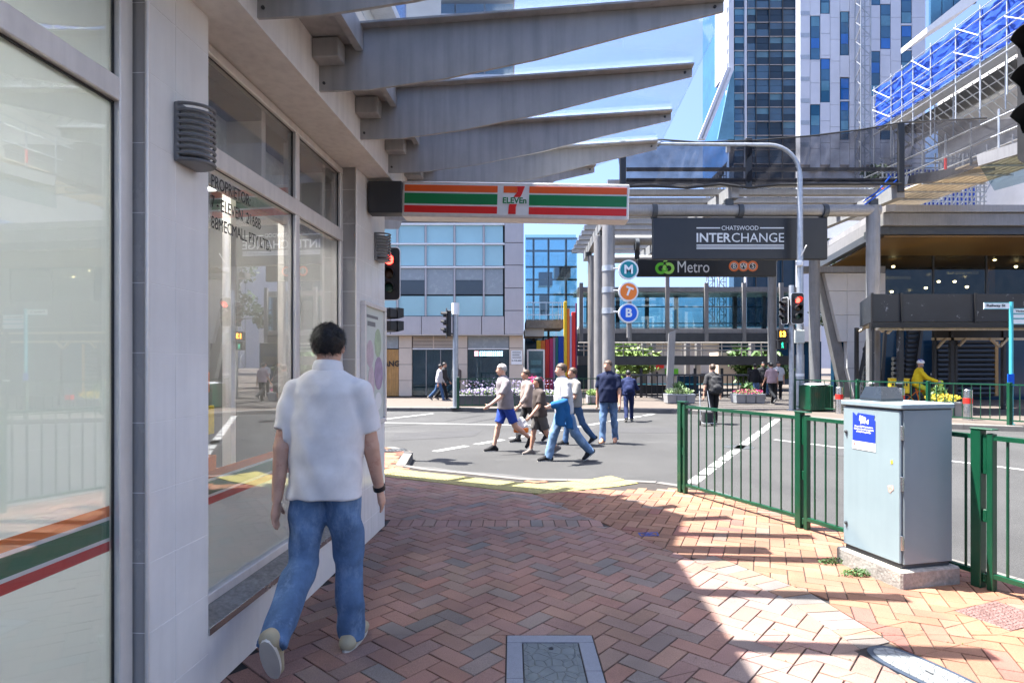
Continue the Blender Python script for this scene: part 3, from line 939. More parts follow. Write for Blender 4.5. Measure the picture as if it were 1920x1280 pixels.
# frames
def frame_bar(name, s0, s1, z0, z1, dep=GL, th=.06, proud=.028):
    return sbox(name, s0, s1, -dep - th, -dep + proud, z0, z1, 'alu_frame', None, .004)
ZT, ZH, ZB = 2.575, 3.12, .335
MS = 3.93                                  # mullion between the two panes
frame_bar('window_frame', 2.72, 4.78, ZH - .05, ZH)
frame_bar('window_frame', 2.72, 4.78, ZB + .0005, ZB + .05)
frame_bar('transom', 2.72, 4.78, ZT - .05, ZT + .05, proud=.03)
for a, b in ((2.72, 2.765), (MS - .03, MS + .03), (4.73, 4.78)):
    frame_bar('mullion', a, b, ZB + .051, ZT - .0505); frame_bar('mullion', a, b, ZT + .0505, ZH - .0505)
def pane(s0, s1, z0, z1, dep, mat='shop_glass', name='window_pane'):
    return sbox(name, s0, s1, -dep - .008, -dep, z0, z1, mat)
panes = {}
for i, (a, b) in enumerate(((2.765, MS - .03), (MS + .03, 4.73))):
    lo = pane(a, b, ZB + .05, ZT - .05, GL)
    up = pane(a, b, ZT + .05, ZH - .05, GL)
    # rubber gaskets
    for z in (ZT - .053, ZH - .053): sbox('gasket', a, b, -GL, -GL + .006, z, z + .006, 'gasket')
    sbox('gasket', b - .006, b, -GL, -GL + .006, ZB + .05, ZT - .05, 'gasket')
    sbox('gasket', b - .006, b, -GL, -GL + .006, ZT + .05, ZH - .05, 'gasket')
    panes[i] = lo
    # frosted film and stripes inside the glass
    sbox('frosted_film', a + .002, b - .002, -GL - .016, -GL - .012, ZB + .05, .814, 'film', lo)
    sbox('sill_board', a + .002, b - .002, -GL - .32, -GL - .03, ZB + .02, ZB + .05, 'white_paint', lo)
    for z0, z1, mt in ((.815, .852, 'stripe_red'), (.866, .932, 'stripe_green'), (.946, .986, 'stripe_orange')):
        sbox('stripe', a + .002, b - .002, -GL - .016, -GL - .012, z0, z1, mt, lo)
    for z0, z1 in ((.852, .866), (.932, .946)):
        sbox('stripe', a + .002, b - .002, -GL - .016, -GL - .012, z0, z1, 'film', lo)
M('backing', (.62, .61, .57), .8, var=.2, scale=3, speck=.1, bscale=40)
sbox('backing_board', 2.74, 4.76, -GL - .3, -GL - .25, ZT + .0, ZH, 'backing')
sbox('backing_return', 3.55, 3.6, -GL - .25, -GL - .03, ZT + .052, ZH - .052, 'alu_frame')
sbox('backing_return', 4.5, 4.55, -GL - .25, -GL - .03, ZT + .052, ZH - .052, 'alu_frame')
# big frosted pane beside the camera
LD = .085
sbox('window_frame', 2.235, 2.304, -LD - .06, -LD + .03, 0, 3.2, 'alu_frame', None, .004)
for a, b in ((-2.2, .35), (.41, 2.235)):
    lo = pane(a, b, .06, ZT - .05, LD); up = pane(a, b, ZT + .04, 3.2, LD)
    sbox('gasket', b - .008, b, -LD, -LD + .006, .06, ZT - .05, 'gasket')
    sbox('gasket', b - .008, b, -LD, -LD + .006, ZT + .04, 3.2, 'gasket')
    sbox('gasket', a, b, -LD, -LD + .006, ZT - .058, ZT - .05, 'gasket')
    sbox('transom', a, b, -LD - .06, -LD + .03, ZT - .05, ZT + .04, 'alu_frame', None, .004)
    sbox('frosted_film', a + .002, b - .002, -LD - .016, -LD - .012, .987, ZT - .05, 'film', lo)
    sbox('frosted_film', a + .002, b - .002, -LD - .016, -LD - .012, .06, .814, 'film', lo)
    sbox('frosted_film', a + .002, b - .002, -LD - .016, -LD - .012, ZT + .04, 3.2, 'film', up)
    for z0, z1, mt in ((.815, .852, 'stripe_red'), (.866, .932, 'stripe_green'), (.946, .986, 'stripe_orange')):
        sbox('stripe', a + .002, b - .002, -LD - .016, -LD - .012, z0, z1, mt, lo)
    for z0, z1 in ((.852, .866), (.932, .946)):
        sbox('stripe', a + .002, b - .002, -LD - .016, -LD - .012, z0, z1, 'sign_white', lo)
sbox('mullion', .35, .41, -LD - .06, -LD + .03, 0, 3.2, 'alu_frame')
# lettering on the shop glass
for i, tx in enumerate(('PROPRIETOR:', '7 - ELEVEN  2168B', '88MECMALL PTY LTD.')):
    text(tx, .09, 'black', panes[0], (2.965, GL - .004, 2.455 - i * .105), (math.radians(90), 0, 0), align='LEFT', sx=.72, depth=.0005)
# store interior seen through the clear glass
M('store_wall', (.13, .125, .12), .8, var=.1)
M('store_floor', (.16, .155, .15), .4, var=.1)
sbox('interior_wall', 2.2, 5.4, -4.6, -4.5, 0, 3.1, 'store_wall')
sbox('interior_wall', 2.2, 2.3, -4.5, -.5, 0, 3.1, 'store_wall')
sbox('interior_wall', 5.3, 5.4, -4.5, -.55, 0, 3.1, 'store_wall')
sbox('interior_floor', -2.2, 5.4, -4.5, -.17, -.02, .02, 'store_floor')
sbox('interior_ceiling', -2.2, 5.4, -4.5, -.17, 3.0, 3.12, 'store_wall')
for k in range(3):
    sh = sbox('shelving', 2.9, 4.9, -1.6 - k * 1.2, -1.35 - k * 1.2, .02, 1.5, 'store_wall')
    for z in (.25, .6, .95, 1.3):
        x = 2.95
        while x < 4.8:
            w = random.uniform(.08, .2)
            sbox('packet', x, x + w - .01, -1.345 - k * 1.2, -1.25 - k * 1.2, z, z + random.uniform(.12, .24), random.choice(('stripe_red', 'petal_yellow', 'stripe_green', 'blue', 'white_paint', 'orange')), sh)
            x += w
for k in range(3): sbox('interior_post', 3.1 + k * .8, 3.16 + k * .8, -.62, -.56, .02, 3.0, 'alu_frame')
# lit ceiling panels inside the store
M('ceiling_light', (.9, .9, .88), .5, var=0, emit=(1, .97, .92), es=8)
M('ceiling_light_dim', (.9, .9, .88), .5, var=0, emit=(1, .97, .92), es=4.5)
for a in (-1.6, -.2, 1.2, 2.7, 4.2):
    for d in (-1.0, -2.6):
        sbox('ceiling_panel', a, a + .62, d - .6, d, 2.975, 2.998, 'ceiling_light' if a < 2.1 - .7 else 'ceiling_light_dim')
# bulkhead above the windows and the upper storey
BZ = 3.13
sbox('bulkhead', -2.2, 5.70, -.6, .2, BZ, 3.9, 'cream_render')
UP = [(-2.2, -.55), (6.47, -.55)]
def loc_of(x, y):                           # world xy to shop local
    c, s = math.cos(-FANG), math.sin(-FANG)
    dx, dy = x - FX0, y
    return (c * dx - s * dy, s * dx + c * dy)
WALL_D = Vector((-.86, .51))
pc = Vector((-.78, 6.45))
pts_w = [Vector((FX0 + FSL * -2.2 + .0, -2.2)), Vector((FX0 + FSL * 5.3, 5.3)), pc, Vector((-1.43, 7.43)), Vector((-4.4, 8.75)), Vector((-12, 12.5)), Vector((-12, -2.2))]
m = MB().prism([loc_of(p.x, p.y) for p in pts_w], 3.95, 6.9)
m.build('upper_storey', 'white_wall', shop)
# ground-floor side wall round the corner
c0 = Vector((FX0 + FSL * 5.585, 5.585)); pts_g = [c0 + Vector((-.02, 0)), c0 + Vector((-.02, 0)) + WALL_D * 9, c0 + WALL_D * 9 + Vector((-.4, -.5)), c0 + Vector((-.55, -.3))]
MB().prism([loc_of(p.x, p.y) for p in pts_g], 0, 3.94).build('side_wall', 'tile_grey', shop)
# upper windows
for k in range(5):
    a = .6 + k * 1.35
    w_ = sbox('upper_window', a, a + 1.1, -.02, .165, 4.7, 6.4, 'tower_blue')
    sbox('window_sill', a - .05, a + 1.15, -.02, .2, 4.62, 4.7, 'alu_frame', w_)

# ---- glass awning
aw = thing('glass_awning', 'glazed awning on grey tapering steel beams over the pavement', 'awning', (FX0, 0, 0), FANG)
DB, DT = .2, 2.56
def beam(base, tip):
    """tapering blade with a top flange between two plan points (local x, -d)"""
    b, t = Vector(base), Vector(tip); d = (t - b); L_ = d.length; d.normalize(); n = Vector((-d.y, d.x))
    prof = [(0, 3.155), (.30, 3.155), (.75, 3.205), (1.3, 3.30), (L_ * .78, 3.425), (L_, 3.535), (L_, 3.585), (0, 3.505)]
    V, F = [], []
    for s in (-.009, .009):
        for q, z in prof: V.append((*(b + d * q + n * s), z))
    k = len(prof)
    F = [tuple(range(k)), tuple(range(2 * k - 1, k - 1, -1))] + [(i, k + i, k + (i + 1) % k, (i + 1) % k) for i in range(k)]
    ob = MB().add(V, F).build('beam', 'beam_grey', aw)
    V = []
    for q, z in ((.06, 3.507), (L_, 3.587)):
        for s, zz in ((-.07, 0), (.07, 0), (.07, .012), (-.07, .012)): V.append((*(b + d * q + n * s), z + zz))
    MB().add(V, [(0, 1, 2, 3), (7, 6, 5, 4), (0, 4, 5, 1), (1, 5, 6, 2), (2, 6, 7, 3), (3, 7, 4, 0)]).build('flange', 'beam_grey', ob)
    for q in (.03, L_ - .05):
        pp = b + d * q
        for s in (-.012, .012):
            MB().lathe([(.009, -.004), (.009, .004)], 8).xf(Matrix.Translation((*(pp + n * s), 3.56 if q > 1 else 3.2)) @ Matrix.Rotation(math.atan2(n.y, n.x), 4, 'Z') @ Matrix.Rotation(math.pi / 2, 4, 'Y')).build('bolt', 'dark_steel', ob)
    return b, t
BS = [1.33, 2.06, 2.79, 3.53, 4.28, 5.01, 5.66]
ends = [((s, -DB), (s + .0, -DT)) for s in BS]
for tipw, basew in (((.86, 6.13), (-1.02, 5.86)), ((.46, 6.62), (-1.1, 5.98)), ((.0, 7.15), (-1.25, 6.05)), ((-.6, 7.6), (-1.7, 6.3)), ((-1.2, 8.0), (-2.3, 6.65)), ((-1.85, 8.4), (-2.95, 7.0))):
    ends.append((loc_of(*basew), loc_of(*tipw)))
for b, t in ends: beam(b, t)
for (b0, t0), (b1, t1) in zip(ends, ends[1:]):
    b0, t0, b1, t1 = Vector(b0), Vector(t0), Vector(b1), Vector(t1)
    e0, e1 = t0 + (t0 - b0).normalized() * .05, t1 + (t1 - b1).normalized() * .05
    s0, s1 = b0 + (t0 - b0).normalized() * .3, b1 + (t1 - b1).normalized() * .3
    g = .01
    p = [s0.lerp(s1, g), e0.lerp(e1, g), e1.lerp(e0, g), s1.lerp(s0, g)]
    z = [3.535, 3.61, 3.61, 3.535]
    MB().add([(*q, zz) for q, zz in zip(p, z)] + [(*q, zz + .012) for q, zz in zip(p, z)], [(0, 1, 2, 3), (7, 6, 5, 4), (0, 4, 5, 1), (1, 5, 6, 2), (2, 6, 7, 3), (3, 7, 4, 0)]).build('glass_pane', 'awning_glass', aw)
for s0, s1 in zip(BS, BS[1:]):
    box('gutter', (s0 + .02, -.42, 3.42), (s1 - .02, -.2, 3.5), 'beam_grey', aw)
    box('gutter_lip', (s0 + .02, -.47, 3.38), (s1 - .02, -.425, 3.52), 'beam_grey', aw)
    box('bracket', (s1 - .12, -.36, 3.3), (s1 - .012, -.2, 3.415), 'beam_grey', aw, .006)

# ---- projecting shop sign
sy = 5.08
sx0, sx1 = X(757, 5.1), X(1180, 4.97)
szc = (Z(374, 5.1) + Z(383, 4.97)) / 2
sign = thing('projecting_sign', 'long striped convenience store sign with a big red 7 projecting from the tiled pier', 'shop sign', (0, 0, 0))
sg = node('lightbox', sign, ((sx0 + sx1) / 2, sy, szc), (0, math.radians(1.7), math.radians(-2.6)))
hw, hh = (sx1 - sx0) / 2, .152
box('housing', (-hw, -.09, -hh), (hw, .09, hh), 'alu_frame', sg, .008)
box('face_panel', (-hw + .018, -.094, -hh + .022), (hw - .018, -.0905, hh - .022), 'sign_white', sg)
M('neon_orange', (.86, .12, .015), .35, var=.03)
M('neon_red', (.75, .015, .012), .35, var=.03)
M('neon_green', (.004, .2, .055), .35, var=.03)
ga, gb = -.135, .135
for a, b in ((-hw + .022, ga - .012), (gb - .012, hw - .022)):
    for z0, z1, mt in ((.062, .118, 'neon_orange'), (-.042, .048, 'neon_green'), (-.118, -.058, 'neon_red')):
        box('stripe', (a, -.0972, z0), (b, -.0945, z1), mt, sg)
# the 7: orange bar, red curved stem, green word
box('logo_bar', (-.095, -.0972, .062), (.02, -.0945, .118), 'neon_orange', sg)
st = [(.02, .118), (.085, .118), (.06, .05), (.028, -.01), (.012, -.06), (.012, -.118), (-.052, -.118), (-.048, -.05), (-.028, .0), (.0, .04), (.022, .068)]
MB().prism(st, -.0986, -.0949, 1).build('logo_seven', 'neon_red', sg)
box('logo_gap', (-.093, -.0996, -.034), (.093, -.0987, .024), 'sign_white', sg)
text('ELEVEn', .068, 'neon_green', sg, (0, -.1, -.006), bold=.0022, sx=.98)
box('bracket_box', (X(693, 5.12) + .01, 5.02, Z(402, 5.08)), (sx0 - .002, 5.16, Z(343, 5.08)), 'dark_box', sign, .006)
# ---- wall lamps
def wall_lamp(s, z, h, label):
    t = thing('wall_lamp', label, 'wall lamp', (FX0 + s * math.cos(FANG), s * math.sin(FANG), z), FANG, 'half-round grille wall lamps on the tiled piers')
    w = .078
    box('back_plate', (-w, -.022, -h / 2), (w, .0, h / 2), 'lamp_grey', t, .004)
    pts = [(w * 1.0 * math.cos(a), -.02 - .105 * math.sin(a)) for a in [math.pi * i / 16 for i in range(17)]]
    MB().prism([(x * .8, -.02 + (y + .02) * .8) for x, y in pts], -h / 2 + .03, h / 2 - .03).build('diffuser', 'lamp_glass', t, True)
    for k in range(10):
        zz = -h / 2 + .008 + k * (h - .016) / 9
        MB().tube([(x, y, zz) for x, y in pts], .0072, 6).build('grille_bar', 'lamp_grey', t, True)
    MB().prism([(x * .97, -.02 + (y + .02) * .97) for x, y in pts], -h / 2, -h / 2 + .01).build('bottom_plate', 'lamp_grey', t)
wall_lamp(2.545, Z(252, 2.5), .25, 'slatted half-round wall lamp on the tiled pier beside the large frosted pane')
wall_lamp(5.33, Z(464, 5.3), .25, 'slatted half-round wall lamp on the far tiled pier under the striped sign')
# ---- framed poster on the far pier
pt = thing('framed_poster', 'framed glazed poster with faded fruit pictures on the far tiled pier', 'poster', (FX0, 0, 0), FANG)
ps0, ps1, pz0, pz1 = 4.87, 5.5, 1.0, 2.06
for a, b in (((ps0, pz0), (ps1, pz0 + .04)), ((ps0, pz1 - .04), (ps1, pz1)), ((ps0, pz0 + .0405), (ps0 + .035, pz1 - .0405)), ((ps1 - .035, pz0 + .0405), (ps1, pz1 - .0405))):
    box('frame', (a[0], -.045, a[1]), (b[0], -.001, b[1]), 'alu_frame', pt, .004)
M('paper', (.62, .66, .6), .5, var=.1, scale=3)
sh = box('sheet', (ps0 + .035, -.02, pz0 + .04), (ps1 - .035, -.004, pz1 - .04), 'paper', pt)
M('fruit_purple', (.4, .3, .42), .5, var=.25, scale=14)
M('fruit_green', (.45, .55, .36), .5, var=.25, scale=14)
M('fruit_pink', (.6, .48, .52), .5, var=.25, scale=14)
def blob(cx, cz, rx, rz, mt, y=-.0205):
    n = 18
    MB().prism([(cx + rx * math.cos(2 * math.pi * k / n) * (1 + .06 * math.sin(3 * k)), cz + rz * math.sin(2 * math.pi * k / n)) for k in range(n)], y - .0008, y, 1).build('picture', mt, sh)
blob(5.07, 1.62, .1, .12, 'fruit_pink'); blob(5.3, 1.72, .1, .13, 'fruit_green'); blob(5.32, 1.45, .13, .15, 'fruit_purple', -.0215); blob(5.1, 1.36, .09, .16, 'fruit_pink', -.0215); blob(5.3, 1.2, .1, .08, 'white_paint', -.0225)
M('poster_grey', (.2, .2, .2), .5, var=.1)
for a, b, z0, z1 in ((4.98, 5.3, 1.93, 1.955), (5.0, 5.22, 1.86, 1.9)):
    box('printed_band', (a, -.0218, z0), (b, -.0206, z1), 'poster_grey', sh)
# ================================================================== BUILDINGS AND STRUCTURES ACROSS THE ROAD
def wbox(name, u0, v0, u1, v1, Y, dep, mat, parent=None, c=0.0, proud=0.0):
    """box whose front face fills the given photo rectangle at depth Y and that goes back by dep metres"""
    a, b = P(u0, v0, Y), P(u1, v1, Y)
    return box(name, (a.x, Y - proud, a.z), (b.x, Y + dep, b.z), mat, parent, c)
# ---- office building on the left
YB = 28.0
ob = thing('office_building', 'low office building with pale blue glass bands and beige stone ground floor', 'building')
wbox('core_wall', 560, 404, 980, 742, YB + .55, 12, 'dark_steel', ob)
cols = [586, 639, 692, 745, 798, 852, 907, 946]
rows = [(422, 455), (460, 498), (503, 552), (555, 592)]
for j, (v0, v1) in enumerate(rows):
    for i, (u0, u1) in enumerate(zip(cols, cols[1:])):
        w = 3 if i == len(cols) - 2 else 2
        mt = 'spandrel' if j != 2 else 'blind_grey'
        if j == 2 and i % 2 == 1 or (j == 2 and i == 0):
            wbox('window_pane', u0 + 2, v0, u1 - w, v0 + 22, YB + .04, .05, 'blind_grey', ob)
            wbox('window_pane', u0 + 2, v0 + 22.5, u1 - w, v1, YB + .06, .05, 'dark_window', ob)
        else:
            wbox('window_pane', u0 + 2, v0, u1 - w, v1, YB + .04, .05, mt, ob)
for u in cols[:-1]: wbox('mullion', u - 1.6, 420, u + 1.6, 592, YB - .03, .12, 'panel_grey', ob)
for v in (420, 457, 500.5): wbox('transom', 580, v - 1.6, 946, v + 1.6, YB - .06, .14, 'sign_white', ob)
for k in range(5): wbox('louvre', 580, 404 + k * 3.3, 946, 405.8 + k * 3.3, YB, .3, 'steel_light', ob)
vv = [400, 455, 497, 540, 582, 627]
for a, b in zip(vv, vv[1:]): wbox('cladding_panel', 946.5, a + .6, 982, b - .6, YB - .05, .58, 'panel_grey', ob)
uu = [560, 732, 790, 849, 903, 945.5]
for a, b in zip(uu, uu[1:]): wbox('cladding_panel', a + .6, 593, b - .6, 627, YB - .05, .58, 'panel_grey', ob)
box('roof', (X(560, YB), YB - .1, Z(404, YB)), (X(983, YB), YB + 12.5, Z(399, YB)), 'panel_grey', ob)
box('soffit', (X(560, YB), YB - .02, Z(628.6, YB)), (X(981, YB), YB + .9, Z(627.2, YB)), 'white_wall', ob)
YG = YB + .35
vj = [629.5, 652, 683, 713, 742.5]
for u0, u1 in ((748, 772), (852, 876), (955, 981)):
    for a, b in zip(vj, vj[1:]): wbox('stone_panel', u0, a + .4, u1, b - .4, YG, .3, 'stone_beige', ob)
wbox('grey_panel', 640, 630, 747, 653, YG + .1, .1, 'blind_grey', ob)
wbox('grey_panel', 877, 630, 954, 652, YG + .1, .1, 'blind_grey', ob)
for k in range(9): wbox('timber_slat', 640 + k * 12, 655, 651 + k * 12, 742, YG + .08, .1, 'timber', ob) if k < 6 else None
for k in range(12): wbox('timber_slat', 712.2 + k * 2.95, 655, 714.7 + k * 2.95, 742, YG + .06, .1, 'timber', ob)
text('ANG', .36, 'black', ob, (X(734, YG), YG + .04, Z(682, YG)), bold=.01, depth=.01)
for k in range(8):
    wbox('louvre', 774, 631.5 + k * 2.6, 811.5, 633 + k * 2.6, YG + .05, .1, 'stone_beige', ob)
    wbox('louvre', 813.5, 631.5 + k * 2.6, 850.5, 633 + k * 2.6, YG + .05, .1, 'stone_beige', ob)
wbox('louvre_post', 811.6, 630, 813.4, 653, YG + .02, .1, 'stone_beige', ob)
wbox('shop_window', 773.5, 656, 851, 741, YG + .1, .02, 'clear_glass', ob)
wbox('shop_window', 877, 655, 954, 742, YG + .1, .02, 'clear_glass', ob)
for u0, u1 in ((773, 851), (877, 954)):
    wbox('window_head', u0, 652.5, u1, 655, YG + .05, .12, 'sign_white', ob)
for u in (799, 826): wbox('glazing_bar', u - .6, 655.2, u + .6, 741, YG + .06, .05, 'steel_light', ob)
# rooms behind the two shop windows
M('room_wall', (.36, .35, .33), .8, var=.2, scale=1)
M('warm_glow', (.6, .3, .1), .6, var=.5, scale=3)
M('led_white', (.7, .75, .9), .4, var=.0, emit=(.75, .85, 1), es=1.0)
M('led_red', (.7, .2, .2), .4, var=.0, emit=(1, .35, .35), es=.8)
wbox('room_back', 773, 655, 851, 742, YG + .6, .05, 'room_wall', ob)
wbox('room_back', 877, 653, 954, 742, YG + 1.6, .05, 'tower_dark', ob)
wbox('menu_board', 884, 672, 925, 692, YG + 1.2, .05, 'warm_glow', ob)
wbox('counter', 880, 700, 950, 742, YG + .9, .3, 'dark_steel', ob)
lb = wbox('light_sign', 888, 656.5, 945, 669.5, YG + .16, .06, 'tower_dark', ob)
for k in range(11):
    u = 899.5 + k * 4.0; s = random.choice((0, 1, 2))
    for q in range(3): wbox('glyph_stroke', u, 658.5 + q * 3.4, u + 3.0, 660.3 + q * 3.4, YG + .15, .004, 'led_white', lb)
    wbox('glyph_stroke', u + s, 659, u + s + 1.1, 666.8, YG + .149, .004, 'led_white', lb)
wbox('glyph_mark', 889.5, 658, 897, 667.5, YG + .15, .004, 'led_red', lb)
# notice on the stone pier
nt_ = wbox('notice_board', 958.5, 657, 979, 683, YG - .03, .029, 'white_paint', ob)
for k in range(5): wbox('printed_line', 960.5, 659.5 + k * 2.7, 974 + 3 * random.random(), 660.4 + k * 2.7, YG - .034, .003, 'black', nt_)
text('IN THIS AREA', .1, 'black', nt_, (X(968.7, YG - .035), YG - .035, Z(676, YG)), bold=.002, sx=.78)
# potted plants inside
def leaf_blob(name, parent, c, r, n, size, mats, kind=None, flat=1.0, up=.3):
    V, F = [], []
    m = MB()
    for k in range(n):
        while True:
            d = Vector((random.uniform(-1, 1), random.uniform(-1, 1), random.uniform(-1, 1)))
            if .02 < d.length < 1: break
        p = Vector(c) + Vector((d.x * r[0], d.y * r[1], d.z * r[2]))
        a = Vector((random.gauss(0, 1), random.gauss(0, 1), random.gauss(0, .6) + up)).normalized()
        b = a.cross(Vector((random.gauss(0, 1), random.gauss(0, 1), random.gauss(0, 1)))).normalized()
        s = size * random.uniform(.6, 1.4)
        m.add([p - a * s, p + b * s * .35, p + a * s, p - b * s * .35], [(0, 1, 2, 3)])
    o = m.build(name, mats, parent)
    return o
for u in (786, 800, 815, 838):
    p = P(u, 708, YG + .4)
    leaf_blob('pot_plant', ob, (p.x, p.y, p.z), (.25, .12, .22), 60, .12, 'leaf_green')
wbox('planter_ledge', 774, 713, 851, 717, YG + .3, .2, 'soil', ob)

# ---- glazed lift tower and rainbow fins
lt = thing('lift_tower', 'blue glass lift tower with a railed balcony beside the coloured fins', 'lift tower')
YL = 33.5
for u0, u1 in ((986, 1000), (1001, 1028), (1029, 1061), (1062, 1082)):
    for v0, v1 in ((446, 500), (501, 552), (553, 600)):
        wbox('glass_pane', u0, v0, u1, v1, YL, .03, 'blue_glass', lt)
for u in (1000.5, 1028.5, 1061.5): wbox('frame_post', u - 2, 446, u + 2, 640, YL + .1, .15, 'dark_steel', lt)
for v in (447, 470, 500, 524, 552, 575, 600): wbox('frame_rail', 986, v - 1.6, 1082, v + 1.6, YL + .3, .15, 'dark_steel', lt)
wbox('lift_car', 1040, 500, 1070, 520, YL + 1.2, 1.0, 'dark_steel', lt)
wbox('lift_car', 1010, 510, 1036, 535, YL + 1.5, 1.0, 'tower_dark', lt)
wbox('lift_machinery', 1012, 552, 1030, 590, YL + 1.2, .6, 'dark_steel', lt)
wbox('back_glass', 984, 440, 1080, 640, YL + 3, .05, 'blue_glass', lt)
wbox('balcony_slab', 986, 600, 1058, 615, YL - 2.4, 3, 'concrete', lt)
wbox('balcony_beam', 984, 616, 1020, 630, YL - 2.2, 3, 'white_wall', lt)
for u in (989, 1000, 1012, 1024, 1036, 1047, 1053): wbox('rail_post', u - .5, 567, u + .5, 600, YL - 2.35, .04, 'stainless', lt)
for v in (567, 590): wbox('hand_rail', 988, v - .8, 1054, v + .8, YL - 2.36, .05, 'stainless', lt)
wbox('rear_wall', 984, 630, 1110, 742, YL + 4, .3, 'tower_dark', lt)
rf = thing('rainbow_fins', 'row of tall rainbow coloured panels beside the lift tower', 'colour panels')
for u0, u1, v0, c in ((1006, 1014, 638, 'yellow'), (1014.5, 1022, 638, 'orange'), (1022.5, 1030, 636, 'red_band'), (1030.5, 1037, 634, 'petal_pink'), (1037.5, 1041, 633, 'petal_mauve'), (1041.5, 1046.5, 632, 'leaf_teal'), (1047, 1057, 630, 'blue'),
                      (1057.5, 1063, 565, 'yellow'), (1063.5, 1068, 578, 'orange'), (1068.5, 1072, 592, 'petal_mauve'), (1072.5, 1079, 585, 'red_band'), (1079.5, 1082, 568, 'fin_plum')):
    if c == 'leaf_teal' and c not in MATS: M('leaf_teal', (.02, .22, .2), .5, var=.05)
    if c == 'fin_plum' and c not in MATS: M('fin_plum', (.12, .02, .09), .5, var=.05)
    YF = 30.5 if u0 > 1057 else 31.5
    wbox('fin', u0, v0, u1, 742 - 12 * (u0 < 1057) * 0, YF, .25, c, rf, .01)
ds = thing('display_cabinet', 'silver framed glass display cabinet by the rainbow panels', 'display cabinet')
for u0, u1 in ((988, 991), (1018.5, 1021.5)): wbox('post', u0, 655, u1, 738, 29.2, .1, 'alu_frame', ds)
for v in (656, 737): wbox('rail', 991.05, v - 1.5, 1018.45, v + 1.5, 29.2, .1, 'alu_frame', ds)
wbox('glass_pane', 991, 657.5, 1018.5, 735.5, 29.25, .02, 'clear_glass', ds)
wbox('back_panel', 991, 657.5, 1018.5, 735.5, 29.7, .03, 'room_wall', ds)
for v in (675, 690, 705): wbox('paper', 995, v, 1015, v + 9, 29.66, .01, 'paper', ds)

# ---- plaza canopy: three tubular portals, girders, purlins and glass
cn = thing('plaza_canopy', 'large glazed plaza canopy on grey tubular steel portals', 'canopy')
PORT = []
for Y, ul, ur, v in ((21.0, 1141, 1637, 395), (25.9, 1123, 1527, 450), (30.8, 1110, 1448, 486)):
    xl, xr, z = X(ul, Y), X(ur, Y), Z(v, Y)
    r = .235
    PORT.append((Y, xl, xr, z))
    for x in (xl, xr):
        c_ = MB().tube([(x, Y, 0), (x, Y, z + .16)], r * .95, 22).build('column', 'steel_grey', cn, True)
        MB().tube([(x, Y, 0), (x, Y, .03)], r * 1.35, 22).build('base_plate', 'steel_grey', c_, True)
    MB().tube([(xl - .1, Y, z), (xr + .2, Y, z)], r * .9, 22).build('cross_tube', 'steel_light', cn, True)
ZR = 8.0
for xa, xb in ((3.85, 4.2), (7.9, 7.35), (13.75, 13.3)):
    for k in range(1):
        MB().bar((xa, 20.75, ZR - .32), (xb, 33.5, ZR - .32), .28, .46).build('girder', 'steel_light', cn)
for Y, xl, xr, z in PORT:
    for x in (4.0, 7.75, 12.9):
        box('bearing', (x - .13, Y - .14, z + .18), (x + .13, Y + .14, ZR - .55), 'dark_steel', cn)
ys = [20.9 + 1.12 * k for k in range(12)]
for y in ys:
    box('purlin', (3.4, y - .05, ZR - .09), (14.0, y + .05, ZR + .12), 'steel_light', cn)
    box('purlin_flange', (3.4, y - .14, ZR - .11), (14.0, y + .14, ZR - .092), 'steel_light', cn)
xs = [3.4 + 1.765 * k for k in range(7)]
for y0, y1 in zip(ys, ys[1:]):
    for x0, x1 in zip(xs, xs[1:]):
        box('glass_pane', (x0 + .02, y0 + .06, ZR + .125), (x1 - .02, y1 - .06, ZR + .14), 'awning_glass', cn)
# outer projecting glass bay on the right end
MB().bar((13.6, 20.6, ZR - .05), (16.4, 20.0, ZR + .3), .2, .3).build('outrigger', 'steel_light', cn)
# black debris netting hung over the front edge of the canopy
def net_sheet(name, label, cat, top, bot, mat, n=90, m=10, amp=.2, group=None):
    V, F = [], []
    for i in range(n + 1):
        t = i / n
        def ev(pl):
            s_ = t * (len(pl) - 1); k = min(int(s_), len(pl) - 2); return pl[k].lerp(pl[k + 1], s_ - k)
        a, b = ev(top), ev(bot)
        for j in range(m + 1):
            q = a.lerp(b, j / m)
            q = q + Vector((0, amp * (math.sin(i * .55 + j * .5) * .6 + math.sin(i * .37 + 1.3) + .15 * math.sin(i * 1.9 + j * .7)), -.25 * amp * math.sin(i * .8))) * math.sin(math.pi * min(1, max(0, .12 + .76 * j / m)))
            V.append(tuple(q))
    for i in range(n):
        for j in range(m):
            F.append((i * (m + 1) + j, (i + 1) * (m + 1) + j, (i + 1) * (m + 1) + j + 1, i * (m + 1) + j + 1))
    o = MB().add(V, F).build(name, mat, None, True)
    tag(o, label, cat, group)
    return o
YN = 20.55
net_sheet('debris_netting', 'black debris netting along the front edge of the plaza canopy', 'netting',
          [P(1160, 270, YN), P(1240, 263, YN), P(1310, 268, YN), P(1420, 264, YN), P(1520, 256, YN), P(1610, 245, YN), P(1692, 231, YN)],
          [P(1168, 345, YN), P(1240, 346, YN), P(1310, 345, YN), P(1400, 348, YN), P(1520, 343, YN), P(1610, 344, YN), P(1690, 342, YN)], 'black_net')
net_sheet('debris_netting', 'loose black netting sagging towards the scaffold at the upper right', 'netting',
          [P(1694, 231, YN), P(1760, 228, 20), P(1850, 223, 19), P(1990, 218, 17.5)],
          [P(1692, 343, YN), P(1740, 345, 20), P(1800, 325, 19), P(1960, 262, 17.5)], 'black_net', 24, 8)
nr = thing('netting_frame', 'dark posts and rope holding the black netting above the canopy', 'netting frame')
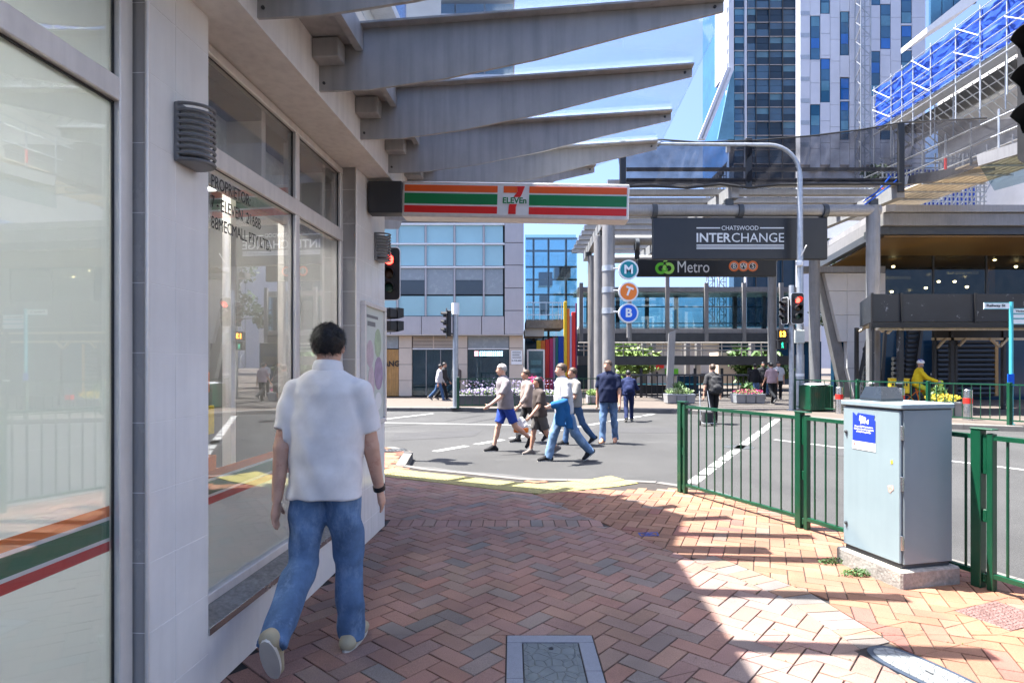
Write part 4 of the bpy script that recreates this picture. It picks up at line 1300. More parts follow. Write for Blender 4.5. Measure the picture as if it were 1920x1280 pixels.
for u, a, b in ((1168, 262, 350), (1405, 258, 350), (1691, 228, 360)):
    wbox('post', u - 6, a, u + 6, b, YN - .12, .1, 'black', nr, .02)
for v in (318, 338): wbox('rail', 1174.5, v - 4, 1684.5, v + 3, YN + .3, .05, 'steel_grey', nr)
def rope(pts, r, mt, parent, name='rope'):
    MB().tube(pts, r, 6).build(name, mt, parent, True)
rope([P(u, v, YN - .1) for u, v in ((1174, 350), (1220, 348), (1290, 352), (1350, 345), (1405, 352), (1460, 346), (1560, 345), (1690, 345))], .05, 'black', nr)
rope([P(u, v, YN - .1) for u, v in ((1160, 268), (1240, 262), (1310, 267), (1420, 263), (1520, 255), (1610, 244), (1692, 230), (1850, 222))], .03, 'black', nr)
rope([P(1685, 335, YN), P(1660, 355, YN), P(1620, 385, YN + .5)], .03, 'blue', nr)
rope([P(1670, 330, YN), P(1645, 360, YN + .3), P(1618, 378, YN + .5)], .03, 'blue', nr)

# ---- hanging signs
def hanging_sign(name, label, u0, v0, u1, v1, Y, vp, hangers):
    t = thing(name, label, 'sign', (0, 0, 0))
    wbox('panel', u0, v0, u1, v1, Y, .25, 'black_panel', t, .02)
    for h in hangers: wbox('hanger', h - 4, vp, h + 4, v0 - .3, Y + .06, .12, 'black', t)
    for h in hangers:
        MB().tube([(X(h, Y) - .08, Y + .12, Z(vp + 6, Y)), (X(h, Y) + .08, Y + .12, Z(vp + 6, Y))], .265, 20).build('strap', 'dark_steel', t, True)
    return t
M('letter_white', (.66, .66, .64), .5, var=.04)
IS = hanging_sign('interchange_sign', 'wide black overhead sign with white INTERCHANGE lettering and rules', 1225, 408, 1552, 486, 20.85, 389, (1228, 1389, 1548))
Yi = 20.84
# matt signs
def tw(txt, u, v, Y, px, mat, parent, wpx=None, bold=0.0, **k):
    o = text(txt, 1.0, mat, parent, (X(u, Y), Y - .006, Z(v, Y)), bold=0, depth=.004, **k)
    return o
def fit_text(txt, u0, v0, u1, v1, Y, mat, parent, bold=0.0, depth=.003):
    """lettering scaled to fill the given photo rectangle at depth Y"""
    o = text(txt, 1.0, mat, parent, (0, 0, 0), bold=bold, depth=.003)
    me = o.data
    co = np.empty(len(me.vertices) * 3); me.vertices.foreach_get('co', co); co = co.reshape(-1, 3)
    lo, hi = co.min(0), co.max(0)
    W, H = X(u1, Y) - X(u0, Y), Z(v0, Y) - Z(v1, Y)
    co[:, 0] = (co[:, 0] - lo[0]) / (hi[0] - lo[0]) * W
    co[:, 1] = (co[:, 1] - lo[1]) / (hi[1] - lo[1]) * H
    me.vertices.foreach_set('co', co.ravel()); me.update()
    o.location = (X(u0, Y), Y - .004, Z(v1, Y))
    return o
fit_text('CHATSWOOD', 1353, 423.5, 1422, 431.5, Yi, 'letter_white', IS)
fit_text('INTER', 1306, 437, 1370.5, 454, Yi, 'letter_white', IS, .018)
fit_text('CHANGE', 1372, 437, 1470, 454, Yi, 'letter_white', IS)
for a, b, c, d in ((1306, 426.3, 1350.5, 428.5), (1425, 426.3, 1470, 428.5), (1306, 458.5, 1470, 460), (1306, 461.2, 1470, 462.6), (1306, 463.8, 1470, 465), (1306, 465.8, 1470, 467)):
    wbox('rule', a, c if False else b, c, d, Yi - .006, .004, 'letter_white', IS) if False else wbox('rule', a, b, c, d, Yi - .006, .004, 'letter_white', IS)
MS_ = hanging_sign('supermarket_sign', 'dark grey hanging sign with a green swirl, Metro lettering and three orange rings', 1195, 486, 1456, 518, 25.6, 452, (1195, 1453))
Ym = 25.59
fit_text('Metro', 1270.5, 489.5, 1330, 511, Ym, 'letter_white', MS_)
def ring(cu, cv, r0, r1, Y, mat, parent, a0=0, a1=360, name='emblem'):
    n = 24; V, F = [], []
    for k in range(n + 1):
        a = math.radians(a0 + (a1 - a0) * k / n)
        for r in (r0, r1):
            p = P(cu + r * math.cos(a), cv - r * math.sin(a), Y); V.append((p.x, Y, p.z))
    k2 = len(V)
    V += [(x, y + .004, z) for x, y, z in V]
    for k in range(n):
        a, b, c, d = 2 * k, 2 * k + 1, 2 * k + 3, 2 * k + 2
        F += [(a, b, c, d), (b, b + k2, c + k2, c), (a + k2, a, d, d + k2)]
    return MB().add(V, F).build(name, mat, parent)
M('logo_green_light', (.35, .7, .12), .4, var=.04)
ring(1239.5, 503, 5.5, 11, Ym - .006, 'logo_green', MS_, 60, 400)
ring(1253.5, 503, 5.5, 11, Ym - .012, 'logo_green_light', MS_, -220, 120)
ring(1246.5, 503.5, 3, 6, Ym - .016, 'logo_green', MS_, 180, 360)
MB().prism([(X(a, Ym), Z(b, Ym)) for a, b in ((1243, 491), (1246, 487), (1253, 486.5), (1250, 490.5))], Ym - .014, Ym - .006, 1).build('emblem_leaf', 'logo_green_light', MS_)
for k, ch in enumerate('BWS'):
    cu = 1376.5 + 17.4 * k
    ring(cu, 499, 6.6, 10, Ym - .006 - .005 * k, 'logo_orange', MS_)
    ring(cu, 499, 5.6, 6.4, Ym - .006 - .005 * k, 'letter_white', MS_)
    text(ch, .28, 'letter_white', MS_, (X(cu, Ym), Ym - .013 - .005 * k, Z(499, Ym)), bold=.004)
# ---- M, T and B discs
MTB = thing('transport_discs', 'three round station signs M, T and B stacked beside the grey column', 'sign')
Yd = 20.5
for v, ch, mt, sh_ in ((506, 'M', 'teal', 0), (547, 'T', 'orange', 0), (587, 'B', 'blue', 0)):
    x, z = X(1178, Yd), Z(v, Yd)
    d = MB().add(*(lambda m: (m.v, m.f))(disc(.345, 32, .12))).build('disc', 'sign_white', MTB, loc=(x, Yd - .06, z))
    MB().add(*(lambda m: (m.v, m.f))(disc(.29, 32, .006))).build('colour_face', mt, d, loc=(0, -.007, 0))
    tt = text(ch, .42, 'white_paint', d, (0, -.012, -.005), (math.radians(90), 0, 0) if ch != 'T' else (math.radians(90), math.radians(20), 0), bold=.014)
    MB().tube([(X(1150, Yd), Yd + .05, z + .05), (x - .3, Yd + .03, z + .05)], .03, 8).build('bracket_arm', 'galv', MTB)
    MB().tube([(X(1141, 21), 21, z + .02), (X(1141, 21), 21, z + .22)], .242, 20).build('clamp_band', 'galv', MTB, True)
MB().tube([P(1178, 570, Yd + .1), P(1178, 633, Yd + .1)], .06, 10).build('rear_post', 'steel_grey', MTB)

# ---- glazed footbridge behind the portals
fb = thing('glazed_footbridge', 'glazed steel footbridge crossing behind the plaza columns', 'footbridge')
YF = 36.0
wbox('roof_beam', 1084, 538, 1500, 547, YF, 3, 'steel_grey', fb)
wbox('deck_beam', 1084, 625, 1500, 640, YF - .1, 3.2, 'dark_steel', fb)
wbox('deck_kerb', 1084, 616, 1500, 624.5, YF, 3, 'steel_light', fb)
bu = [1090, 1122, 1181, 1252, 1325, 1396, 1466, 1500]
for u in bu: wbox('post', u - 3.5, 518 if u in (1252,) else 530, u + 3.5, 640 if u != 1252 else 642, YF - .15, .2, 'steel_grey', fb)
for u0, u1 in zip(bu, bu[1:]):
    wbox('glass_pane', u0 + 4, 549, u1 - 4, 615, YF, .03, 'clear_glass', fb)
    wbox('glass_pane', u0 + 4, 549, u1 - 4, 615, YF + 2.8, .03, 'blue_glass', fb)
    for v in (575, 606): wbox('hand_rail', u0 + 4, v - 1, u1 - 4, v + 1, YF + .2, .06, 'dark_steel', fb)
for k in range(8): wbox('rear_post', 1100 + k * 55, 545, 1107 + k * 55, 626, YF + 2.6, .2, 'dark_steel', fb)
lb2 = thing('lower_walkway', 'dark steel walkway beam with silver handrails under the glazed footbridge', 'walkway')
wbox('deck_edge', 1084, 667, 1500, 684, 34, 2.5, 'dark_steel', lb2)
for v in (642.5, 649, 656.5): 
    MB().tube([P(1084, v, 34.1), P(1445, v, 34.1)], .04, 8).build('hand_rail', 'steel_light', lb2, True)
for u in range(1095, 1440, 37): wbox('rail_post', u - .8, 641, u + .8, 667, 34.15, .05, 'steel_light', lb2)
wbox('inclined_post', 1255, 622, 1265, 742, 26, .2, 'concrete', lb2) if False else None
sp = thing('stone_post', 'slim pale tapering stone post in front of the plaza railings', 'post')
Yp = 25.0
MB().prism([(X(1250, Yp), 0), (X(1261, Yp), 0), (X(1267, Yp), Z(620, Yp)), (X(1256, Yp), Z(624, Yp))], Yp, Yp + .25, 1).build('shaft', 'steel_light', sp)
box('foot_plate', (X(1247, Yp), Yp - .1, 0), (X(1264, Yp), Yp + .35, .02), 'steel_grey', sp)
# ---- station concourse far behind
st_ = thing('station_building', 'pale station concourse with columns and red and green shopfronts far behind the railings', 'station building')
YS_ = 48.0
wbox('back_wall', 1084, 640, 1540, 742, YS_, .4, 'white_wall', st_)
wbox('floor_slab', 1084, 612, 1540, 640, YS_ - 1, 4, 'white_wall', st_)
wbox('brown_drum', 1347, 660, 1392, 742, YS_ - 4, 2, 'stone_beige', st_)
for u in (1160, 1190, 1208, 1226, 1290, 1310, 1412): wbox('column', u - 4, 640, u + 4, 742, YS_ - 2.5, .5, 'steel_grey', st_, .02)
for u0, u1, v0, v1, mt in ((1218, 1245, 680, 690, 'red_band'), (1248, 1272, 691, 702, 'logo_green'), (1090, 1112, 655, 668, 'logo_green'), (1150, 1168, 684, 690, 'logo_green'), (1300, 1340, 700, 742, 'dark_window'), (1420, 1540, 640, 742, 'tower_dark'), (1350, 1420, 642, 660, 'tower_dark'), (1090, 1150, 700, 742, 'dark_window'), (1224, 1234, 697, 706, 'black')):
    wbox('shop_front', u0, v0, u1, v1, YS_ - .3, .25, mt, st_)
# dark platform railings across the plaza
pr = thing('plaza_railings', 'black metal railings with a teal mid rail across the back of the plaza', 'railings')
Yr = 27.2
for k in range(30):
    u = 1152 + k * 10.1
    w = 2.4 if k % 5 == 0 else .8
    wbox('post' if k % 5 == 0 else 'baluster', u - w, 702 if k % 5 else 690, u + w, 745, Yr, .06, 'black', pr)
wbox('top_rail', 1150, 701, 1445, 704.5, Yr - .03, .12, 'dark_steel', pr)
wbox('mid_rail', 1150, 719, 1445, 721, Yr + .06, .04, 'teal_pole', pr)  # middle rail coloured teal
wbox('bottom_rail', 1150, 739, 1445, 742, Yr - .02, .1, 'black', pr)
wbox('panel', 1152, 722, 1250, 738, Yr + .5, .05, 'black', pr); wbox('panel', 1270, 705, 1310, 738, Yr + .5, .05, 'tower_dark', pr)
# ---- white tapered wall and right-hand building
ww = thing('tapered_wall', 'pale panelled wall narrowing to its foot behind the plaza columns', 'wall')
Yw = 26.5
def wprism(name, pts, Y, dep, mat, parent): return MB().prism([(X(a, Y), max(0, Z(b, Y))) for a, b in pts], Y, Y + dep, 1).build(name, mat, parent)
for (a0, a1), (b0, b1) in (((0, .25), 0), ((.25, .5), 0), ((.5, .75), 0), ((.75, 1), 0)) if False else ():
    pass
def edge_l(v): return 1546 + (v - 512) / (745 - 512) * 56
for v0, v1 in ((512, 545), (545.6, 590), (590.6, 640), (640.6, 690), (690.6, 750)):
    wprism('wall_panel', [(edge_l(v0), v0), (1588, v0), (1588 if v0 < 600 else max(1588, edge_l(v1)), v1), (edge_l(v1), v1)], Yw, .3, 'white_wall', ww) if edge_l(v1) < 1587 else None
    wprism('wall_panel', [(max(1588.6, edge_l(v0)), v0), (1660, v0), (1660, v1), (max(1588.6, edge_l(v1)), v1)], Yw, .3, 'white_wall', ww)
wprism('dark_return', [(1530, 512), (1546, 512), (1602, 745), (1580, 745)], Yw + .25, .3, 'steel_grey', ww)
wbox('top_beam', 1505, 499, 1660, 510, Yw - .2, .5, 'steel_grey', ww)
rb = thing('station_shops', 'building with a deep grey roof edge and wood soffit above a dark glazed upper floor', 'building')
Yq = 22.5
xr1 = 40
zc = lambda v: Z(v, Yq)
xc = X(1661, Yq)
# roof edge: front fascia and the side receding to the left
for v0, v1, pr_, mt in ((384, 397, 0, 'steel_light'), (398, 421, .12, 'steel_grey'), (421.5, 436, .3, 'dark_steel')):
    box('fascia', (xc - pr_ * .2, Yq + pr_, zc(v1)), (xr1, Yq + pr_ + 1, zc(v0)), mt, rb)
    a, b = Vector((xc - pr_ * .2, Yq + pr_ + .0)), Vector((X(1545, 30), 30.5))
    dd = (b - a).normalized(); nn = Vector((-dd.y, dd.x)) * -.35
    q = [a, b, b + nn, a + nn]
    MB().prism([tuple(p) for p in q], zc(v1) + .002, zc(v0) - .002).build('fascia', mt, rb)
a = Vector((xc + .2, Yq + .4)); b = Vector((X(1545, 30) + .4, 30.5))
MB().prism([tuple(a), (xr1, Yq + .4), (xr1, 31), tuple(b)], zc(440), zc(437)).build('soffit', 'soffit_wood', rb)
MB().prism([tuple(a), (xr1, Yq + .4), (xr1, 31), tuple(b)], zc(396), zc(388)).build('roof', 'steel_grey', rb)
wl = 26.8
wx0 = X(1652, wl)
box('back_wall', (wx0 - .4, 30.0, 0), (xr1, 30.3, zc(440)), 'tower_dark', rb)
xg = wx0
while xg < 33:
    box('glass_pane', (xg, wl, Z(560, wl)), (xg + 2.35, wl + .03, Z(472, wl)), 'dark_glass', rb)
    box('mullion', (xg + 2.35, wl - .02, Z(560, wl)), (xg + 2.42, wl + .08, Z(470, wl)), 'dark_steel', rb)
    xg += 2.42
box('inner_ceiling', (wx0, wl + .05, Z(466, wl)), (xr1, 29.9, Z(464, wl)), 'soffit_wood', rb)
box('inner_column', (X(1855, 28.5), 28.5, 0), (X(1866, 28.5), 28.8, Z(466, wl)), 'timber', rb)
box('upper_floor', (wx0 - .4, wl - .4, Z(600, wl)), (xr1, 29.9, Z(560, wl)), 'dark_steel', rb)
M('spot_glow', (1, .8, .5), .4, var=0, emit=(1, .72, .35), es=9)
for k, (u, v) in enumerate(((1657, 473), (1675, 500), (1736, 540), (1760, 528), (1790, 528), (1813, 538), (1865, 487), (1870, 475), (1672, 547), (1905, 500))):
    p = P(u, v, 27.6 + .2 * (k % 5)); MB().lathe([(.02, -.05), (.06, -.03), (.07, .03), (.03, .05)], 10, p).build('spot_lamp', 'spot_glow', rb)
for u0, u1, v in ((1775, 1835, 512), (1655, 1708, 521)):
    wbox('light_panel', u0, v - 3, u1, v + 2, 28.6, .05, 'paper', rb)
# ground floor: ribbed dark shutters and escalator flanks
box('ground_wall', (wx0 - .6, 26.2, 0), (xr1, 26.4, Z(600, wl)), 'tower_dark', rb)
M('shutter', (.035, .037, .038), .4, var=.15, scale=2)
def ribs(u0, u1, v0, v1, n, Y, slope=0):
    for k in range(n):
        v = v0 + (v1 - v0) * (k + .5) / n
        o_ = slope * (k + .5) / n
        MB().tube([P(u0 + o_, v, Y), P(u1 + o_, v, Y)], (v1 - v0) / n * Y / FPX * .47, 8).build('shutter_slat', 'shutter', rb, True)
ribs(1702, 1722, 618, 716, 11, 25.8, -8)
ribs(1757, 1862, 636, 742, 12, 25.8)
ribs(1620, 1632, 650, 742, 10, 25.8, -4)
ribs(1674, 1694, 668, 742, 8, 25.8, -2)
for p in ((1728, 616, 1712, 742), (1660, 620, 1652, 742), (1604, 745, 1632, 612)):
    MB().bar(P(p[0], p[1], 25.6), P(p[2], p[3], 25.6), .12, .1).build('escalator_edge', 'black', rb)
wbox('doorway_wall', 1866, 640, 1872, 742, 25.8, .2, 'timber', rb)

# ---- overhead hoarding gantry over the footway
hg = thing('hoarding_gantry', 'scuffed black hoarding gantry on timber braced posts over the far footway', 'hoarding')
M('scuffed_black', (.022, .023, .026), .45, var=.3, scale=2); wear('scuffed_black', (.35, .35, .35), .62, .67, 3.2)
Yh = 18.0
hu = [1636, 1692, 1830, 1968]
for u0, u1 in zip(hu, hu[1:]):
    wbox('hoarding_panel', u0 + 1, 551, u1 - 1, 603, Yh, .05, 'scuffed_black', hg)
    wbox('panel_post', u0 - 1.5, 549, u0 + 2, 606, Yh - .06, .05, 'black', hg)
MB().prism([(X(1636, Yh) - .02, Yh), (X(1612, 20.5), 20.5), (X(1612, 20.5) + .05, 20.5), (X(1636, Yh) + .03, Yh)], Z(603, Yh), Z(551, Yh)).build('side_panel', 'scuffed_black', hg)
MB().prism([(X(1636, Yh) + .04, Yh + .06), (X(2000, Yh), Yh + .06), (X(2000, Yh), 21.2), (X(1612, 20.5) + .1, 20.5)], Z(606, Yh), Z(600, Yh)).build('deck', 'pale_timber', hg)
wbox('beam', 1634, 604, 2000, 614, Yh - .05, .12, 'black', hg)
wbox('bearer', 1640, 614.5, 2000, 619, Yh + .1, .1, 'pale_timber', hg)
wbox('bearer', 1750, 633, 2000, 637.5, Yh + 2.2, .1, 'pale_timber', hg)
wbox('bearer_panel', 1752, 619.5, 2000, 632.5, Yh + 2.25, .08, 'black', hg)
for u, w, yy in ((1637, 5, 0), (1690, 9, .15), (1786, 6, 2.2), (1794, 4, 2.3), (1754, 4, 2.2), (1884, 5, 2.2), (1608, 5, 2.4), (1990, 6, 0)):
    Y = Yh + yy; a = P(u - w / 2, 614, Y); b = P(u + w / 2, 614, Y)
    pz = MB().box((a.x, Y, .0), (b.x, Y + .12, a.z)).build('post', 'scuffed_black', hg)
    if w >= 5 and yy < 1: wbox('post_band', u - w / 2 - .3, 715, u + w / 2 + .3, 719, Y - .01, .14, 'white_paint', hg)
for u0, v0, u1, v1, yy in ((1640, 618, 1655, 606, 0), (1676, 606, 1688, 618, .1), (1693, 618, 1708, 606, .1), (1656, 622, 1644, 608, .3), (1664, 625, 1680, 608, .3), (1757, 652, 1774, 634, 2.2), (1798, 648, 1812, 634, 2.2), (1856, 634, 1874, 650, 2.2), (1874, 650, 1890, 634, 2.2), (1612, 622, 1630, 608, 2.3)):
    MB().bar(P(u0, v0, Yh + yy), P(u1, v1, Yh + yy), .07, .09, (0, 1, 0)).build('brace', 'pale_timber', hg)
# ================================================================== TOWERS, SCAFFOLD, TREES
# dark glass tower
YT = 90.0
gt = thing('glass_tower', 'tall dark blue glass residential tower behind the netting', 'tower')
wbox('core', 1376, -260, 1497, 690, YT + .4, 2, 'tower_dark', gt)
tcol = [1377, 1397, 1401, 1418, 1443, 1468, 1494]
r = 0; v = -90
rnd = random.Random(3)
while v < 300:
    for u0, u1 in zip(tcol, tcol[1:]):
        if u1 - u0 < 6:
            continue
        q = rnd.random()
        mt = 'tower_glass' if q < .5 else ('tower_glass_light' if q < .8 else 'tower_dark')
        wbox('window_pane', u0 + .6, v, u1 - .6, v + 12.5, YT + .1 + .2 * rnd.random(), .3, mt, gt)
        wbox('spandrel', u0 + .6, v + 13, u1 - .6, v + 25.2, YT + .15, .3, 'tower_dark' if rnd.random() < .6 else 'tower_glass', gt)
    wbox('floor_line', 1377, v + 25.4, 1496, v + 26.4, YT, .3, 'panel_grey', gt)
    v += 26.5
wbox('edge_fin', 1397.6, -260, 1400.4, 690, YT - .4, .8, 'tower_white', gt)
wbox('edge_fin', 1495, -260, 1500, 690, YT - .4, .8, 'galv', gt)
for u in tcol[3:-1]: wbox('mullion', u - .5, -260, u + .5, 690, YT - .1, .3, 'dark_steel', gt)
# side face turning away to the left with angled white frames
wbox('corner_strip', 1366, -260, 1376, 130, YT - .2, 6, 'tower_white', gt)
MB().prism([(X(1331, 112), 112), (X(1366, YT), YT + .3), (X(1366, YT) + .6, YT + 14), (X(1331, 112) + 1, 113)], Z(300, YT), Z(-260, YT)).build('side_face', 'tower_blue', gt)
for k in range(16):
    vv_ = -110 + k * 26
    a, b = P(1333, vv_ + 6, 111), P(1366, vv_, YT + .1)
    MB().bar(a, b, .5, .9).build('floor_band', 'tower_white', gt)
for a, b in (((1372, 130), (1318, 262)), ((1366, 128), (1312, 262))):
    MB().bar(P(*a, YT - .6), P(*b, YT - .6), .5, .6).build('raking_strut', 'tower_white', gt)
MB().prism([(X(1371, YT), Z(134, YT)), (X(1376, YT), Z(134, YT)), (X(1376, YT), Z(262, YT)), (X(1345, YT), Z(262, YT))], YT - .2, YT + .3, 1).build('side_glazing', 'tower_glass_light', gt)
# white panelled tower
YW = 80.0
wt = thing('white_tower', 'white panelled apartment tower with staggered blue windows and a hoist', 'tower')
wbox('core', 1500, -230, 1735, 690, YW + .6, 1.2, 'tower_white', wt)
wins = [(1520, 30, 1537, 112), (1539, -60, 1555, 26), (1539, 110, 1556, 192), (1520, 196, 1537, 256), (1576, 22, 1591, 104), (1576, 147, 1592, 187), (1576, 190, 1591, 262), (1604, 100, 1613, 185), (1604, -40, 1612, 15),
        (1632, 96, 1650, 180), (1632, -40, 1650, 10), (1651, 8, 1670, 92), (1651, 184, 1670, 262), (1690, -40, 1709, 44), (1690, 48, 1709, 92), (1690, 95, 1709, 160), (1558, 195, 1574, 262), (1539, 200, 1555, 262)][:16]
for i, (u0, v0, u1, v1) in enumerate(wins):
    w = wbox('window', u0, v0, u1, v1, YW + .12, .4, 'tower_glass', wt)
    n = max(1, round((v1 - v0) / 20))
    for k in range(n):
        a = v0 + (v1 - v0) * k / n; b = v0 + (v1 - v0) * (k + 1) / n
        wbox('pane', u0 + 1, a + 1, u1 - 1, b - 1, YW + .08, .03, ('tower_glass_light', 'tower_glass', 'tower_blue', 'tower_glass')[(i + k) % 4] if i != 5 else 'tower_blue', w)
pu = [1500, 1519, 1538, 1556.5, 1575, 1593, 1612, 1631, 1650.5, 1670, 1689.5, 1710, 1735]
for i, (u0, u1) in enumerate(zip(pu, pu[1:])):
    v = -60 + 11 * (i % 2)
    while v < 290:
        segs = [(v, v + 41)]
        for (a0, b0, a1, b1) in wins:
            if a0 < (u0 + u1) / 2 < a1:
                ns = []
                for s0, s1 in segs:
                    if b1 <= s0 or b0 >= s1: ns.append((s0, s1)); continue
                    if b0 > s0 + 2: ns.append((s0, b0))
                    if b1 < s1 - 2: ns.append((b1, s1))
                segs = ns
        for s0, s1 in segs: wbox('cladding_panel', u0 + .35, s0 + .3, u1 - .35, s1 - .3, YW, .55, 'tower_white', wt)
        v += 41
# grey balcony bands on its left edge
for k in range(8): wbox('grey_band', 1500.5, -20 + k * 41, 1518, -12 + k * 41, YW - .03, .02, 'galv', wt)
# overhanging white slab of a further block
wprism('balcony_slab', [(1738, 52), (1738, 62), (1835, 0), (1900, -60), (1890, -70)], 60, 4, 'white_paint', wt)
for k in range(5): wbox('balcony_window', 1745 + k * 22, -60, 1765 + k * 22, 48 - k * 14, 66, .3, 'tower_glass', wt)
def mast(name, label, u, Y, v0, v1, w, mat='galv', group='hoist masts on the towers'):
    t = thing(name, label, 'hoist mast', group=group)
    x, z0, z1 = X(u, Y), Z(v0, Y), Z(v1, Y)
    for sx in (-1, 1):
        for sy in (-1, 1): MB().bar((x + sx * w / 2, Y + sy * w / 2, z0), (x + sx * w / 2, Y + sy * w / 2, z1), .12, .12).build('chord', mat, t)
    m = MB(); z = z0; k = 0
    while z < z1 - w:
        s = 1 if k % 2 else -1
        m.bar((x - s * w / 2, Y - w / 2, z), (x + s * w / 2, Y - w / 2, z + w), .09, .09)
        m.bar((x - w / 2, Y - w / 2, z), (x + w / 2, Y - w / 2, z), .09, .09)
        m.bar((x - w / 2, Y - s * w / 2, z), (x - w / 2, Y + s * w / 2, z + w), .09, .09)
        z += w; k += 1
    stuff(m.build('lattice', mat, t))
mast('hoist_mast', 'lattice hoist mast against the white panelled tower', 1618, YW - 1.2, 690, -100, 1.3)
mast('hoist_mast', 'slim lattice hoist mast at the outer left edge of the glass tower', 1332, 104, 690, -100, 1.1)
mast('hoist_mast', 'lattice hoist mast between the glass tower corner and its left edge', 1353, 98, 690, -100, 1.1)

# blue-glazed apartment tower seen through the awning
at_ = thing('apartment_tower', 'pale blue apartment tower with projecting balcony slabs seen through the awning glass', 'tower')
YA = 60.0
wbox('core', 520, -300, 905, 690, YA, 18, 'spandrel', at_)
for k in range(16):
    v = -240 + k * 38
    wbox('balcony_slab', 600, v, 965, v + 10, YA - 3.5, 5, 'tower_white', at_)
    if v < 330:
        for q in range(5): wbox('balcony_glass', 690 + q * 55, v - 18, 742 + q * 55, v - 1, YA - 3.4, .1, 'blue_glass', at_)
        for q in range(4): wbox('window_pane', 640 + q * 66, v + 11, 700 + q * 66, v + 36, YA - .1, .2, 'tower_blue' if q % 2 else 'tower_glass_light', at_)

# ---- scaffold wrapped in blue sheeting
sc = thing('scaffold', 'tubular scaffold with blue sheeting rising over the right-hand shops', 'scaffold')
XS = 24.0
def yS(u): return FPX * XS / (u - 960)
def SP(u, v, dx=0.0): 
    Y = yS(u); p = P(u, v, Y); return Vector((p.x + dx, p.y, p.z))
topv = lambda u: 180 - (u - 1640) * .865
midv = lambda u: 213 - (u - 1640) * .77
botv = lambda u: 240 - (u - 1640) * .66
us = [1639, 1671, 1691, 1712, 1745, 1792, 1838, 1888, 1945, 2010]
def zline(f):
    z0, z1 = SP(us[0], f(us[0])).z, SP(us[7], f(us[7])).z
    return (z0 + z1) / 2
zt, zm, zb = zline(topv), zline(midv), zline(botv)
for u in us:
    Y = yS(u)
    for dx in (0, 1.3):
        MB().tube([(XS + dx, Y, zb - 2.6), (XS + dx, Y, zt + .25)], .035, 8).build('standard', 'galv', sc, True)
    MB().tube([(XS, Y, zb), (XS + 1.3, Y, zb)], .03, 6).build('transom_tube', 'galv', sc)
y0, y1 = yS(us[-1]), yS(us[0])
for z in (zt, zt - .45, zm + .1, zm - .5, zm - 1.0, zb + .05, zb - .5):
    MB().tube([(XS - .05, y0, z), (XS - .05, y1, z)], .03, 8).build('ledger', 'galv', sc, True)
for z in (zm - .02, zb - .1): box('plank', (XS + .16, y0, z - .06), (XS + 1.25, y1, z), 'galv', sc)
for a, b in ((0, 1), (3, 4), (5, 6), (7, 8)):
    MB().tube([(XS - .1, yS(us[a]), zt), (XS - .1, yS(us[b]), zm)], .03, 6).build('brace', 'tower_white', sc)
    MB().tube([(XS - .1, yS(us[a]), zm), (XS - .1, yS(us[b]), zb)], .03, 6).build('brace', 'tower_white', sc)
def sheet(name, z0, z1, x, mat):
    V, F = [], []; n, m = 60, 8
    for i in range(n + 1):
        y = y0 + (y1 - y0) * i / n
        for j in range(m + 1):
            z = z0 + (z1 - z0) * j / m
            V.append((x + .035 * math.sin(i * 1.3 + j) + .03 * math.sin(i * .55 + 2 * j), y, z + .05 * math.sin(i * .9) * (j == m)))
    for i in range(n):
        for j in range(m): F.append((i * (m + 1) + j, i * (m + 1) + j + 1, (i + 1) * (m + 1) + j + 1, (i + 1) * (m + 1) + j))
    MB().add(V, F).build(name, mat, sc, True)
sheet('blue_sheet', zm + .02, zt, XS + .09, 'blue_tarp')
sheet('blue_sheet', zb - .1, zm - .02, XS + .09, 'blue_tarp')
for k in range(26):
    Y = y0 + (y1 - y0) * k / 25
    MB().tube([(XS + 1.3, Y, zb - .2), (XS + 3.2, Y, zb - 1.8)], .035, 6).build('raking_tube', 'galv', sc)
    MB().tube([(XS + 1.3, Y, zb - 1.8), (XS + 3.2, Y, zb - .4)], .03, 6).build('raking_tube', 'galv', sc)
box('rear_deck', (XS + 1.4, y0, zb - .35), (XS + 3.4, y1, zb - .25), 'dark_steel', sc)
box('rear_wall', (XS + 3.5, y0, zb - 8), (XS + 3.7, y1 - 1, zt - .6), 'white_wall', sc)
for x, z in ((1.3, -1.8), (3.2, -1.8), (2.2, -1.0), (1.3, -.9), (3.2, -2.6)):
    MB().tube([(XS + x, y0, zb + z), (XS + x, y1, zb + z)], .03, 6).build('ledger', 'galv', sc, True)
# lower scaffold deck just above the shop roof
s2 = thing('scaffold_deck', 'scaffold deck with long timber planks and blue sheeting just above the shop roof', 'scaffold')
for k in range(9):
    MB().bar((14.9 + k * .25, 24.6, 8.25), (15.7 + k * .25, 16.5, 8.25), .23, .05).build('plank', 'pale_timber', s2)
for k in range(9):
    y = 16.5 + k * 1.0; x = 15.7 - (y - 16.5) * .1
    for dx in (-.15, 2.2):
        MB().tube([(x + dx, y, 8.15), (x + dx, y, 9.6)], .03, 6).build('standard', 'galv', s2)
    MB().tube([(x - .15, y, 8.17), (x + 2.2, y, 8.17)], .03, 6).build('transom_tube', 'galv', s2)
    if k % 3 == 1: MB().tube([(x - .15, y, 8.3), (x - .15, y, 8.75)], .045, 8).build('red_coupler', 'red_band', s2)
for z in (.55, 1.1):
    for dx in (-.15, 2.2): MB().tube([(15.7 + dx, 16.5, 8.25 + z), (14.9 + dx, 24.6, 8.25 + z)], .028, 6).build('guard_rail', 'galv', s2)
